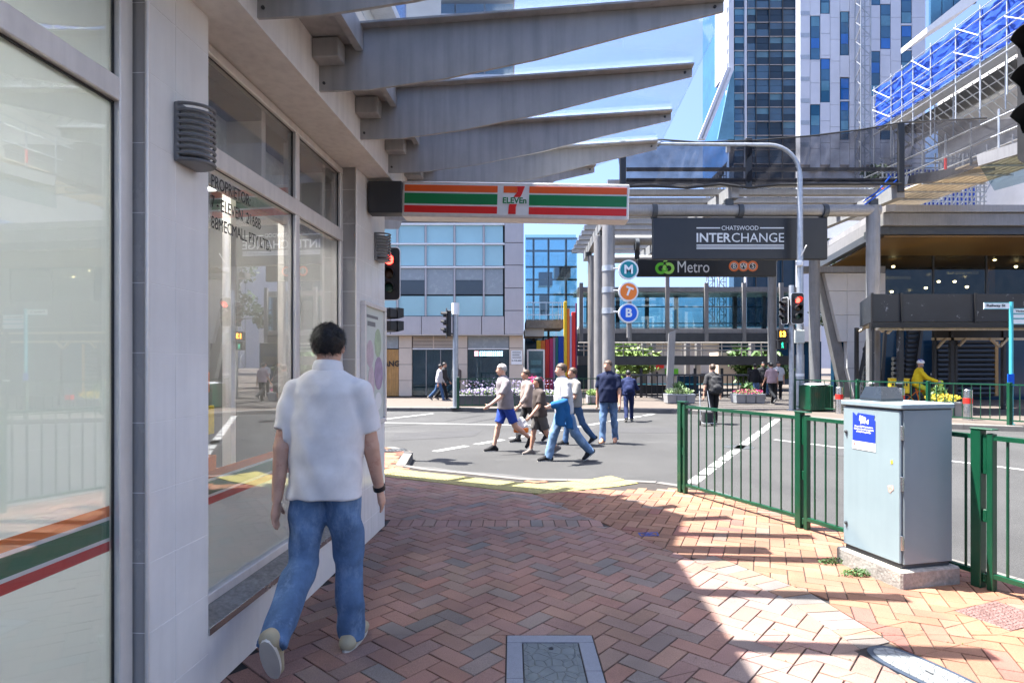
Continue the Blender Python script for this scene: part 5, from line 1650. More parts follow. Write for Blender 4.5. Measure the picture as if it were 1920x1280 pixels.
# tangle of tubes and blue sheet behind
s3 = thing('scaffold_stack', 'dense grey scaffold tubes in front of blue sheet above the station shops', 'scaffold')
wbox('blue_sheet', 1665, 318, 1830, 392, 33, .1, 'blue_tarp', s3)
m = MB()
for k in range(26):
    u = 1655 + k * 7.6
    m.bar(P(u, 400, 31.5), P(u, 318 - 30 * (k > 12), 31.5), .06, .06)
for k in range(12): m.bar(P(1650, 396 - k * 9, 31.4), P(1850, 396 - k * 9, 31.4), .06, .06)
for k in range(12): m.bar(P(1650 + k * 16, 396, 31.3), P(1690 + k * 16, 330, 31.3), .05, .05)
stuff(m.build('tube', 'galv', s3))
wr = thing('white_roof', 'white curved roof sheet behind the corner of the plaza canopy', 'roof')
V, F = [], []
for i in range(13):
    u = 1548 + i * 9
    for j, yy in enumerate((29.0, 33.0)):
        V.append(tuple(P(u, 412 - 9 * math.sin(math.pi * min(1, i / 9)) + (20 if i < 2 else 0) * (2 - i) / 2, 29.0).xz) if False else (X(u, 29), yy, Z(414 - 12 * math.sin(math.pi * min(1, i / 12)), 29)))
for i in range(12): F.append((2 * i, 2 * i + 2, 2 * i + 3, 2 * i + 1))
MB().add(V, F).build('roof_sheet', 'white_paint', wr)
wbox('roof_fascia', 1548, 414, 1640, 446, 29.02, .1, 'white_paint', wr)
# side awning cut by the right edge
sa = thing('side_awning', 'pale glass and steel awning entering at the upper right edge', 'awning')
MB().bar((12.3, 15.5, Z(302, 15.5)), (16.5, 11.5, Z(270, 15.5) + .4), .12, .3).build('edge_beam', 'steel_light', sa)
MB().add([(12.3, 15.5, Z(305, 15.5)), (16.5, 11.5, Z(273, 15.5) + .4), (19, 14, Z(273, 15.5) + .4), (14.8, 18, Z(305, 15.5))], [(0, 1, 2, 3)]).build('glass_pane', 'clear_glass', sa)
MB().tube([(12.45, 15.6, 0), (12.45, 15.6, Z(304, 15.5))], .05, 8).build('post', 'galv', sa) if False else None
# out-of-frame street frontage that the shop glass mirrors
sf = thing('street_frontage', 'pale shopfront terrace with glass fronts further down the street', 'building')
XF = 19.0
box('wall', (XF, -16, 4.2), (XF + 6, 12, 11), 'white_wall', sf)
box('awning_slab', (XF - 2.6, -16, 3.6), (XF + .1, 12, 4.1), 'steel_light', sf)
for k in range(9):
    box('shop_front', (XF + .05, -15.6 + k * 3, 0), (XF + .2, -13 + k * 3, 3.4), 'dark_window' if k % 3 else 'room_wall', sf)
    box('pier', (XF, -13 + k * 3, 0), (XF + .3, -12.6 + k * 3, 4.19), 'stone_beige', sf)
    box('upper_window', (XF - .05, -15.2 + k * 3, 5.5), (XF + .1, -13.6 + k * 3, 8), 'tower_glass_light', sf)
# ---- trees behind the plaza
def tree(label, x, y, h, r, mat='leaf_green', n=1500, size=.28):
    t = thing('tree', label, 'tree', (x, y, 0), group='trees beyond the plaza')
    MB().tube([(0, 0, 0), (.05, 0, h * .3), (-.05, .05, h * .55)], [.16, .12, .07], 8).build('trunk', 'hair_brown', t)
    m = MB()
    cl = [(random.gauss(0, r * .45), random.gauss(0, r * .4), h * .55 + random.gauss(0, h * .16), r * random.uniform(.3, .5)) for _ in range(14)]
    for cx, cy, cz, cr in cl:
        m2 = MB()
        for k in range(n // 14):
            d = Vector((random.gauss(0, 1), random.gauss(0, 1), random.gauss(0, 1))).normalized() * cr * random.uniform(.5, 1.05)
            p = Vector((cx, cy, cz)) + d
            a = Vector((random.gauss(0, 1), random.gauss(0, 1), random.gauss(0, 1))).normalized(); b = a.cross(Vector((random.gauss(0, 1), random.gauss(0, 1), random.gauss(0, 1)))).normalized()
            s = size * random.uniform(.6, 1.3)
            m.add([p - a * s, p + b * s * .45, p + a * s, p - b * s * .45], [(0, 1, 2, 3)])
        MB().tube([(0, 0, h * .3), (cx, cy, cz)], [.06, .02], 5).build('limb', 'hair_brown', t)
    m.build('crown', mat, t)
tree('bright green bushy tree seen between the plaza column and the railings', X(1165, 44), 44, 4.0, 2.0, 'leaf_light')
tree('dark green tree seen left of the paired plaza columns', X(1092, 45), 45, 3.6, 1.6, 'leaf_green')
tree('leafy shrub tree behind the walking group on the plaza', X(1406, 42), 42, 3.0, 1.6, 'leaf_green')
tree('green tree top showing above the canopy through the netting', X(1610, 52), 52, 19.6, 3.2, 'leaf_dark', 2500)
# ================================================================== STREET FURNITURE
# ---- near green fence
fence = thing('street_fence', 'green steel pedestrian fence along the near kerb beside the cabinet', 'fence')
FP = [POSTS[0], POSTS[1], POSTS[2], POSTS[2] + FD * 1.62]
def fpost(p, d, t, h=1.08, far=False):
    n = Vector((-d.y, d.x, 0))
    ang = math.atan2(d.y, d.x)
    def pb(name, s0, s1, w, z0, z1, mat='fence_green', c=.004):
        o = MB().cham((s0, -w / 2, z0), (s1, w / 2, z1), c).build(name, mat, t, loc=(p.x, p.y, 0), rot=(0, 0, ang)); return o
    pb('post', -.035, .03, .065, 0, h)
    pb('post', .06, .1, .05, 0, h - .02)
    for z0, z1 in ((h - .3, h - .03), (h * .42, h * .5), (.04, .1)): pb('joint_plate', .031, .059, .035, z0, z1)
    pb('post_cap', -.04, .104, .07, h + .0005, h + .012, c=.003)
def fpanel(p, q, t, n, h=1.05, z0=.1, r=.0088):
    d = (q - p).normalized(); a, b = p + d * .1, q - d * .036
    for z, hh in ((h, .03), (z0, .03)):
        MB().bar((a.x, a.y, z), (b.x, b.y, z), .04, hh).build('rail', 'fence_green', t)
    for k in range(n):
        c = a.lerp(b, (k + .6) / n)
        MB().tube([(c.x, c.y, z0 + .015), (c.x, c.y, h - .015)], r, 8, False).build('baluster', 'fence_green', t, True)
for k, p in enumerate(FP): fpost(p, FD, fence)
for a, b in zip(FP, FP[1:]): fpanel(a, b, fence, 12, h=1.03)
# ---- electrical cabinet
cx, cy = CABC.x, CABC.y
CA = math.radians(-75)                       # local x runs along the sticker face, away from the camera to near
c0, c1, c2 = G(1691, 1105), G(1567, 1052), G(1787, 1095)
ex = (c0 - c1).xy.normalized(); ang = math.atan2(ex.y, ex.x)
LW, LD_ = (c0 - c1).length, .50
cab = thing('signal_cabinet', 'pale blue traffic signal cabinet with a blue camera sticker on a concrete base', 'cabinet', (c1.x, c1.y, 0), ang)
# local: x along the sticker face (0..LW), y into the cabinet away from the pavement
zb_, ztop = .12, Z(757, c0.y + .05)
MB().cham((0, 0, -.02), (LW, LD_, zb_), .012).build('concrete_base', 'concrete', cab)
i_ = .035
MB().cham((i_ + .012, i_ + .012, zb_), (LW - i_ - .012, LD_ - i_ - .012, zb_ + .03), .003).build('plinth', 'dark_steel', cab)
MB().cham((i_, i_ + .02, zb_ + .03), (LW - i_, LD_ - i_, ztop - .045), .004).build('body', 'cab_side', cab)
door = MB().cham((i_ + .003, i_ - .002, zb_ + .034), (LW - i_ - .012, i_ + .0195, ztop - .048), .006).build('door', 'cab_blue', cab)
MB().cham((i_ - .012, i_ - .012, ztop - .038), (LW - i_ + .012, LD_ - i_ + .012, ztop), .006).build('roof', 'cab_blue', cab)
MB().box((i_ + .004, i_ + .004, ztop - .0445), (LW - i_ - .004, LD_ - i_ - .004, ztop - .0385)).build('roof_gap', 'black', cab)
for z in (ztop - .2, zb_ + .18, ztop - .55): MB().cham((LW - i_ - .011, i_ + .0, z - .05), (LW - i_ + .004, i_ + .018, z + .05), .002).build('hinge', 'stainless', cab)
for z in (ztop - .24, zb_ + .2):
    MB().lathe([(.013, 0), (.013, .008), (.006, .012), (.006, .016)], 12).xf(Matrix.Translation((i_ + .035, i_ - .002, z)) @ Matrix.Rotation(math.pi / 2, 4, 'X')).build('lock', 'dark_steel', door)
M('peel', (.5, .35, .3), .8, var=.6, scale=60)
MB().prism([(LW - .145, ztop - .58), (LW - .1, ztop - .57), (LW - .095, ztop - .6), (LW - .115, ztop - .615), (LW - .118, ztop - .63), (LW - .14, ztop - .62)], i_ - .004, i_ - .0022, 1).build('torn_label', 'peel', door)
MB().prism([(LW - .12, ztop - .4), (LW - .105, ztop - .395), (LW - .103, ztop - .42), (LW - .118, ztop - .425)], i_ - .004, i_ - .0022, 1).build('torn_label', 'petal_yellow', door)
# sticker
s0, s1, sz1, sz0 = .135, .34, ztop - .085, ztop - .36
st = MB().box((s0 - .004, i_ - .0046, sz0), (s1 + .003, i_ - .0022, sz0 + .062)).build('sticker', 'white_paint', door)
MB().prism([(s0, sz0 + .062), (s1, sz0 + .062), (s1, sz1 - .05), (s1 - .012, sz1 - .045), (s1 - .006, sz1 - .012), (s0 + .05, sz1 - .004), (s0 + .035, sz1 - .026), (s0, sz1)], i_ - .0052, i_ - .0023, 1).build('sticker_panel', 'sticker_blue', st)
cmx = (s0 + s1) / 2
def pic(pts): MB().prism([(cmx + a, sz1 + b) for a, b in pts], i_ - .0062, i_ - .0053, 1).build('camera_icon', 'white_paint', st)
pic([(-.035, -.02), (.022, -.035), (.014, -.08), (-.008, -.076), (-.03, -.085), (-.025, -.068), (-.042, -.056)]); pic([(.022, -.06), (.046, -.044), (.042, -.083), (.026, -.075)])
for k, tx in enumerate(('Smart CCTV is in use in', 'this area for the purposes', 'of improving safety.')):
    text(tx, .0185, 'white_paint', st, (cmx, i_ - .0056, sz1 - .104 - k * .0185), bold=.0005, depth=.0004, sx=.92)
MB().box((s0 + .008, i_ - .0052, sz0 + .028), (s0 + .02, i_ - .0047, sz0 + .044)).build('emblem', 'red_band', st)
for k in range(2): MB().box((s0 + .11, i_ - .0052, sz0 + .02 + k * .01), (s1 - .01, i_ - .0047, sz0 + .0225 + k * .01)).build('printed_line', 'galv', st)
MB().box((s0 + .03, i_ - .0052, sz0 + .034), (s0 + .07, i_ - .0047, sz0 + .038)).build('printed_line', 'galv', st)
# dark beacon housing on the roof
bm = Vector((LW * .36, LD_ * .42))
hood = MB()
for k in range(1):
    a, b, c = .098, .072, .105
    V = [(bm.x + sx * a, bm.y + sy * a, ztop + .001) for sx, sy in ((-1, -1), (1, -1), (1, 1), (-1, 1))] + [(bm.x + sx * a, bm.y + sy * a, ztop + .02) for sx, sy in ((-1, -1), (1, -1), (1, 1), (-1, 1))] + [(bm.x + sx * b, bm.y + sy * b, ztop + c) for sx, sy in ((-1, -1), (1, -1), (1, 1), (-1, 1))]
    hood.add(V, [(3, 2, 1, 0)] + [(i, (i + 1) % 4, 4 + (i + 1) % 4, 4 + i) for i in range(4)] + [(4 + i, 4 + (i + 1) % 4, 8 + (i + 1) % 4, 8 + i) for i in range(4)] + [(8, 9, 10, 11)])
M('smoky_blue', (.022, .03, .042), .25, var=.1, spec=.6)
hood.build('antenna_hood', 'smoky_blue', cab)
# weeds at the foot of the base
for p, n, lab in ((G(1606, 1078), 320, 'clump of small weeds against the concrete cabinet base'), (G(1560, 1056), 160, 'thin tuft of weeds by the base corner of the cabinet')):
    wv = tag(leaf_blob('weed_clump', None, (p.x, p.y, .022), (.12, .05, .025), n, .012, 'leaf_green'), lab, 'weeds', 'weeds at the cabinet foot')
m = MB()
for k in range(260):
    b_ = random.choice(bricks[:420])[0]
    if (sum(b_, Vector((0, 0))) / len(b_)).x < 1.35: continue
    i = random.randrange(len(b_)); p = b_[i].lerp(b_[(i + 1) % len(b_)], random.random())
    for q in range(4):
        a = Vector((random.gauss(0, .6), random.gauss(0, .6), 1)).normalized(); s = random.uniform(.003, .009)
        m.add([(p.x + random.uniform(-.01, .01), p.y, .0), (p.x + .002, p.y + .003, .0), (p.x + a.x * s, p.y + a.y * s, a.z * s)], [(0, 1, 2)])
MM = stuff(tag(m.build('joint_moss', 'leaf_light'), 'tiny green weeds in the joints of the orange bricks', 'weeds'))

# ---- traffic signals
def visor(cx_, cz, r, ln, parent, t0=-30, t1=210):
    V, F = [], []; n = 14
    for k in range(n + 1):
        a = math.radians(t0 + (t1 - t0) * k / n)
        l_ = ln * (1 if 20 < math.degrees(a) < 160 else .55)
        for rr in (r, r + .006):
            V += [(cx_ + rr * math.cos(a), 0, cz + rr * math.sin(a)), (cx_ + rr * math.cos(a), -l_, cz + rr * math.sin(a))]
    for k in range(n):
        a = 4 * k; b = a + 4
        F += [(a, a + 1, b + 1, b), (a + 2, b + 2, b + 3, a + 3), (a + 1, a + 3, b + 3, b + 1)]
    MB().add(V, F).build('visor', 'black', parent, True)
def signal(parent, loc, rz, lit=0, s=1.0, border=True, mats=('red_lamp', 'off_amber', 'off_green'), vl=.2):
    """three-aspect lantern; local -y faces the driver"""
    h = node('lantern', parent, loc, (0, 0, rz))
    R_ = .1 * s; sp = .29 * s
    def rr(w, hh, rad, n=5):
        out = []
        for sx, sz, a0 in ((1, 1, 0), (-1, 1, 90), (-1, -1, 180), (1, -1, 270)):
            for k in range(n + 1):
                a = math.radians(a0 + 90 * k / n); out.append((sx * (w - rad) + rad * math.cos(a), sz * (hh - rad) + rad * math.sin(a)))
        return out
    if border: MB().prism(rr(.235 * s, .555 * s, .09 * s), .0, .008, 1).build('border', 'white_paint', h)
    MB().prism(rr(.218 * s, .538 * s, .08 * s), -.004, .012, 1).build('backboard', 'black', h)
    MB().cham((-.15 * s, .013, -.46 * s), (.15 * s, .16 * s, .46 * s), .03 * s).build('housing', 'black', h)
    for k in range(3):
        z = sp * (1 - k)
        m = mats[k] if (k == lit or k > 0) else 'off_red'
        if m == 'off_red' and m not in MATS: M('off_red', (.06, .008, .006), .25, var=0)
        MB().lathe([(R_, 0), (R_ * .95, .012), (R_ * .6, .03), (R_ * .1, .036)], 20).xf(Matrix.Translation((0, -.005, z)) @ Matrix.Rotation(math.pi / 2, 4, 'X')).build('lens', m, h, True)
        visor(0, z, R_ * 1.12, vl * s, h)
    return h
def pole(parent, x, y, h, r, mat='galv', z0=0):
    o = MB().tube([(x, y, z0), (x, y, z0 + h)], r, 14).build('pole', mat, parent, True)
    MB().tube([(x, y, z0), (x, y, z0 + .02)], r * 1.8, 14).build('base_plate', mat, o, True)
    return o
# left corner: pole hidden behind the shop, lantern with a red light showing
Yl = 10.2
tl = thing('traffic_signal', 'traffic signal with red light peeping past the tiled corner pier', 'traffic light', group='traffic signals at the crossing')
xl = X(722, Yl) + .07
pole(tl, xl - .26, Yl + .15, Z(460, Yl), .05)
signal(tl, (xl + .0, Yl, Z(513, Yl)), 0, 0, .84)
lo = node('pedestrian_lantern', tl, (xl - .1, Yl + .1, Z(597, Yl)), (0, 0, math.radians(60)))
for z in (.11, -.12):
    MB().cham((.0, -.12, z - .09), (.2, .12, z + .09), .02).build('lamp_box', 'black', lo)
    MB().prism([(.2, z - .1), (.36, z - .06), (.36, z + .1), (.2, z + .1)], -.13, .13, 1).build('hood', 'black', lo)
# far pavement, small pole with side-on lantern
p = G(854, 764)
tf = thing('traffic_signal', 'traffic signal seen side-on on a galvanised pole outside the office building', 'traffic light', group='traffic signals at the crossing')
pole(tf, p.x, p.y, Z(585, p.y), .1)
MB().tube([(p.x, p.y, Z(590, p.y)), (p.x, p.y, Z(568, p.y))], .14, 14).build('pole_cap', 'white_paint', tf, True)
signal(tf, (p.x - .32, p.y - .05, Z(606, p.y)), math.radians(-78), 3, 1.0, False)
MB().tube([(p.x, p.y, Z(627, p.y)), (p.x - .25, p.y, Z(624, p.y))], .03, 8).build('bracket', 'dark_steel', tf)
# plaza mast arm light with two lanterns and pedestrian countdown
ts = thing('traffic_signal', 'pole with a red signal facing the road, a side lantern and an orange countdown', 'traffic light', group='traffic signals at the crossing')
p = G(1484, 769)
YQ = p.y
pole(ts, p.x, YQ, Z(535, YQ), .085)
signal(ts, (X(1490, YQ), YQ - .2, Z(579, YQ)), 0, 0, .95)
signal(ts, (X(1470, YQ), YQ - .05, Z(583, YQ)), math.radians(-80), 3, .82)
pc_ = node('pedestrian_lantern', ts, (X(1464, YQ), YQ - .12, Z(637, YQ)))
for z, mt in ((.18, 'amber'), (-.16, 'green')):
    MB().cham((-.16, 0, z - .16), (.16, .16, z + .16), .02).build('lamp_box', 'black', pc_)
    MB().box((-.16, -.12, z + .13), (.16, .0, z + .16)).build('hood', 'black', pc_)
text('13', .24, 'amber_led', pc_, (0, -.004, .18), bold=.008)
M('walk_green', (.01, .3, .16), .4, var=0, emit=(.02, .6, .35), es=.35)
MB().prism([(-.03, -.28), (-.012, -.28), (0, -.2), (.02, -.28), (.04, -.28), (.02, -.17), (.03, -.12), (.0, -.08), (-.04, -.14), (-.02, -.2)], -.006, -.001, 1).build('walking_figure', 'walk_green', pc_)
MB().bar((X(1472, YQ), YQ, Z(640, YQ)), (X(1482, YQ), YQ, Z(640, YQ)), .05, .05).build('bracket', 'dark_steel', ts)
ml = thing('street_light', 'tall galvanised street light with a long arm curving left over the road', 'street light')
p = G(1500, 767)
YM = p.y
h0 = Z(330, YM)
pts = [(p.x, YM, 0), (p.x, YM, h0)]
for k in range(1, 9):
    a = math.radians(90 * k / 8); Rr = Z(272, YM) - h0
    pts.append((p.x - Rr * (1 - math.cos(a)), YM, h0 + Rr * math.sin(a)))
pts.append((X(1238, YM), YM, Z(270, YM)))
MB().tube(pts, [.13, .09] + [.07] * 8 + [.05], 12).build('pole', 'galv', ml, True)
MB().tube([(p.x, YM, 0), (p.x, YM, 1.9)], .14, 14).build('pole_sleeve', 'galv', ml, True)
MB().cham((X(1236, YM) - .7, YM - .14, Z(273, YM)), (X(1238, YM), YM + .14, Z(267, YM)), .03).build('luminaire', 'galv', ml)
wbox('control_box', 1492, 619, 1509, 643, YM - .16, .12, 'paper', ml, .01)
MB().lathe([(.02, 0), (.1, .03), (.12, .12), (.1, .2), (.03, .22)], 14, P(1499, 500, YM - .2)).build('dome_camera', 'white_paint', ml, True)
MB().bar(P(1499, 493, YM - .2), P(1499, 488, YM), .05, .05).build('camera_arm', 'white_paint', ml)
MB().bar(P(1502, 480, YM - .1), P(1512, 460, YM - .4), .03, .03).build('small_flag', 'white_paint', ml)
for k, (v, mt) in enumerate(((640, 'white_paint'), (660, 'orange'), (700, 'white_paint'), (715, 'white_paint'), (728, 'galv'), (740, 'white_paint'))):
    MB().tube([(p.x, YM, Z(v + 5, YM)), (p.x, YM, Z(v, YM))], .1415, 14).build('sticker', mt, ml, True) if v > 690 and k % 2 == 0 else None
# big lantern cut by the right edge
nl = thing('traffic_signal', 'large black signal lantern with three hoods cut by the upper right edge', 'traffic light', group='traffic signals at the crossing')
Yn = 5.0
xn = X(1950, Yn)
pole(nl, xn + .16, Yn + .05, Z(20, Yn) + .1, .055)
h = signal(nl, (xn + .10, Yn, Z(162, Yn)), math.radians(-66), 3, 1.12, False, vl=.34)
# street name sign
nsn = thing('street_name_sign', 'white street name blade reading Railway St on a teal pole', 'street sign')
p = G(1896, 796)
Yk = p.y
pole(nsn, p.x, Yk, Z(566, Yk), .045, 'teal_pole')
def blade(u0, v0, u1, v1, txt, mat='white_paint', col='teal', name='blade'):
    o = wbox(name, u0, v0, u1, v1, Yk - .03, .02, mat, nsn)
    if txt: fit_text(txt, u0 + 5, v0 + 3, u1 - 8, v1 - 3.2, Yk - .032, 'black', o, .015)
    wbox('blade_edge', u0, v1 - 1.2, u1, v1 - .1, Yk - .034, .003, 'teal_pole', o); wbox('blade_edge', u0, v0 + .1, u1, v0 + 1, Yk - .034, .003, 'teal_pole', o)
blade(1845, 567, 1893, 579.5, 'Railway St')
blade(1899, 578, 1950, 588, 'Victoria Ave'); blade(1899, 588.5, 1950, 597, ''); blade(1899, 597.5, 1950, 608, '')
wbox('pole_plate', 1890, 701, 1902, 724, Yk - .06, .02, 'blue', nsn)
# ---- far fences
def far_fence(label, pts, step=.14, h=1.05):
    t = thing('far_fence', label, 'fence', group='green fences on the far pavement')
    for p in pts: MB().cham((p.x - .045, p.y - .045, 0), (p.x + .045, p.y + .045, h + .06), .006).build('post', 'fence_green', t)
    for a, b in zip(pts, pts[1:]):
        d = (b - a).normalized()
        for z in (h, .12): MB().bar((a.x + d.x * .046, a.y + d.y * .046, z), (b.x - d.x * .046, b.y - d.y * .046, z), .035, .035).build('rail', 'fence_green', t)
        n = max(2, int((b - a).length / step))
        for k in range(1, n):
            c = a.lerp(b, k / n); MB().tube([(c.x, c.y, .13), (c.x, c.y, h - .01)], .011, 6, False).build('baluster', 'fence_green', t)
    return t
far_fence('green railing around the flower bed outside the office building', [G(859, 766), G(1120, 764)], .24)
e0, e1 = G(1489, 768), G(1893, 797)
q1, q2 = e0.lerp(e1, .36), e0.lerp(e1, .69)
far_fence('long green railing on the far kerb in front of the hoarding', [e0, q1, q2, e1, e1 + (e1 - e0) * .35], .2, 1.03)
# ---- litter bin, bollards, planters
def ribbed_bin(label, u0, u1, vb, vt):
    p = G((u0 + u1) / 2, vb); w = X(u1, p.y) - X(u0, p.y); h = Z(vt, p.y)
    t = thing('litter_bin', label, 'bin', (p.x, p.y + w / 2, 0))
    MB().cham((-w / 2, -w / 2, .04), (w / 2, w / 2, h * .92), .02).build('body', 'fence_green', t)
    n = 12
    for k in range(n):
        x = -w / 2 + w * (k + .5) / n
        MB().cham((x - w / n * .36, -w / 2 - .014, .06), (x + w / n * .36, -w / 2 - .0005, h * .9), .004).build('slat', 'fence_green', t)
    MB().lathe([(w * .5, h * .92), (w * .56, h * .94), (w * .5, h * .98), (w * .2, h)], 18).build('lid', 'galv', t, True)
ribbed_bin('green ribbed litter bin behind the far railing', 1519, 1563, 772, 718)
def bollard(label, u, vb, vt, w):
    p = G(u, vb); h = Z(vt, p.y); r = w / 2 / FPX * p.y
    t = thing('bollard', label, 'bollard', (p.x, p.y, 0), group='steel bollards with red bands')
    MB().lathe([(r, 0), (r, h * .55)], 18).build('shaft', 'stainless', t, True)
    MB().lathe([(r * 1.02, h * .552), (r * 1.02, h * .735)], 18).build('red_band', 'red_band', t, True)
    MB().lathe([(r, h * .737), (r, h), (r * .9, h + .012)], 18).build('head', 'stainless', t, True)
bollard('steel bollard with a red band beside the green litter bin', 1573.5, 775, 726, 13)
bollard('steel bollard with a red band in front of the yellow delivery box', 1689, 777, 728, 13)
bollard('steel bollard with a red band by the yellow flower planter', 1814, 787, 731, 16)
def planter(label, u0, u1, vb, vt, flower, grass=None, spill=0):
    p = G((u0 + u1) / 2, vb); w = X(u1, p.y) - X(u0, p.y); h = Z(vt, p.y)
    t = thing('flower_planter', label, 'planter', (p.x, p.y + .3, 0), group='planters on the far pavement')
    m = MB(); a, b = w / 2, w / 2 * .95
    V = [(-b, -.3, .03), (b, -.3, .03), (b, .3, .03), (-b, .3, .03), (-a, -.34, h), (a, -.34, h), (a, .34, h), (-a, .34, h)]
    m.add(V, [(0, 3, 2, 1), (4, 5, 6, 7), (0, 1, 5, 4), (1, 2, 6, 5), (2, 3, 7, 6), (3, 0, 4, 7)]); m.build('box', 'planter_grey', t)
    for k in range(1, 3): MB().box((-a + 2 * a * k / 3 - .008, -.35, .05), (-a + 2 * a * k / 3 + .008, -.3, h)).build('panel_joint', 'dark_steel', t)
    MB().box((-a, -.355, h - .02), (a, .355, h + .03)).build('rim', 'galv', t)
    stuff(leaf_blob('foliage', t, (0, 0, h + .1), (a * .98, .36, .13), 420, .05, 'leaf_light'))
    stuff(leaf_blob('flowers', t, (0, -.04, h + .16 - spill * .04), (a * 1.05, .42, .12), 520, .032, flower))
    if grass: stuff(leaf_blob('tall_leaves', t, (0, .1, h + .28), (a * .5, .2, .2), 120, .1, grass, up=1.5))
planter('grey planter of pale green flowers on the plaza', 1251, 1304, 757, 740, 'leaf_pale' if 'leaf_pale' in MATS else M('leaf_pale', (.4, .48, .25), .6, var=.3, scale=20), 'leaf_green')
planter('grey planter of pink flowers in front of the walking group', 1380, 1435, 757, 740, 'petal_pink', 'leaf_green', 1)
planter('grey planter with yellow flowers behind the cabinet', 1752, 1806, 783, 756, 'petal_yellow', 'leaf_green')
planter('small square planter between the columns and the crossing', 1102, 1124, 757, 743, 'leaf_light')
# flower bed inside the left railing
fbp = G(980, 762)
fbd = thing('flower_bed', 'long trough of mauve and white pansies behind the green railing', 'flower bed', (X(955, 22.2), 22.2, 0))
w = X(1060, 22.2) - X(868, 22.2)
MB().cham((-w / 2, -.3, .02), (w / 2, .3, .42), .02).build('trough', 'dark_steel', fbd)
stuff(leaf_blob('foliage', fbd, (0, 0, .5), (w / 2, .3, .17), 1500, .06, 'leaf_light'))
stuff(leaf_blob('flowers', fbd, (0, -.1, .55), (w / 2, .33, .14), 1400, .045, 'petal_mauve'))
stuff(leaf_blob('tall_flowers', fbd, (0, .1, .85), (w / 2, .2, .22), 260, .04, 'petal_mauve'))
pk = G(1010, 748)
hp = thing('flower_basket', 'round basket of magenta flowers by the display cabinet', 'flower basket', (X(1003, 24), 24, 0))
MB().lathe([(.12, 0), (.14, .3), (.3, .75), (.32, .8)], 14).build('basket', 'dark_steel', hp, True)
stuff(leaf_blob('flowers', hp, (0, 0, .92), (.38, .38, .16), 400, .05, 'petal_pink'))
# ================================================================== PEOPLE: smooth solids grown round a posed skeleton
def nets(f, lo, h):
    """surface nets: turns a signed distance grid into one closed quad mesh"""
    nx, ny, nz = f.shape
    s = f < 0
    c = np.zeros((nx - 1, ny - 1, nz - 1), np.int8)
    for i in (0, 1):
        for j in (0, 1):
            for k in (0, 1): c += s[i:nx - 1 + i, j:ny - 1 + j, k:nz - 1 + k]
    act = np.argwhere((c > 0) & (c < 8))
    if len(act) == 0: return [], []
    idx = -np.ones(c.shape, np.int64)
    idx[act[:, 0], act[:, 1], act[:, 2]] = np.arange(len(act))
    acc = np.zeros((len(act), 3)); cnt = np.zeros(len(act))
    cor = [(i, j, k) for i in (0, 1) for j in (0, 1) for k in (0, 1)]
    for a in cor:
        for ax in range(3):
            if a[ax]: continue
            b = list(a); b[ax] = 1
            va = f[act[:, 0] + a[0], act[:, 1] + a[1], act[:, 2] + a[2]]; vb = f[act[:, 0] + b[0], act[:, 1] + b[1], act[:, 2] + b[2]]
            m = (va < 0) != (vb < 0)
            t = np.where(m, va / np.where(m, va - vb, 1), 0)
            p = np.tile(np.array(a, float), (len(act), 1)); p[:, ax] = t
            acc += p * m[:, None]; cnt += m
    V = (act + acc / cnt[:, None]) * h + np.array(lo)
    F = []
    for ax in range(3):
        sl0 = [slice(None)] * 3; sl1 = [slice(None)] * 3
        sl0[ax] = slice(0, -1); sl1[ax] = slice(1, None)
        d = s[tuple(sl0)] != s[tuple(sl1)]
        e = np.argwhere(d)
        o1, o2 = [(1, 2), (2, 0), (0, 1)][ax]
        ok = (e[:, o1] > 0) & (e[:, o2] > 0) & (e[:, o1] < f.shape[o1] - 1) & (e[:, o2] < f.shape[o2] - 1)
        e = e[ok]
        def cell(d1, d2):
            q = e.copy(); q[:, o1] -= d1; q[:, o2] -= d2
            return idx[q[:, 0], q[:, 1], q[:, 2]]
        q = np.stack([cell(0, 0), cell(1, 0), cell(1, 1), cell(0, 1)], 1)
        fl = s[e[:, 0], e[:, 1], e[:, 2]]
        q[~fl] = q[~fl][:, ::-1]
        F.append(q)
    return V, np.concatenate(F)
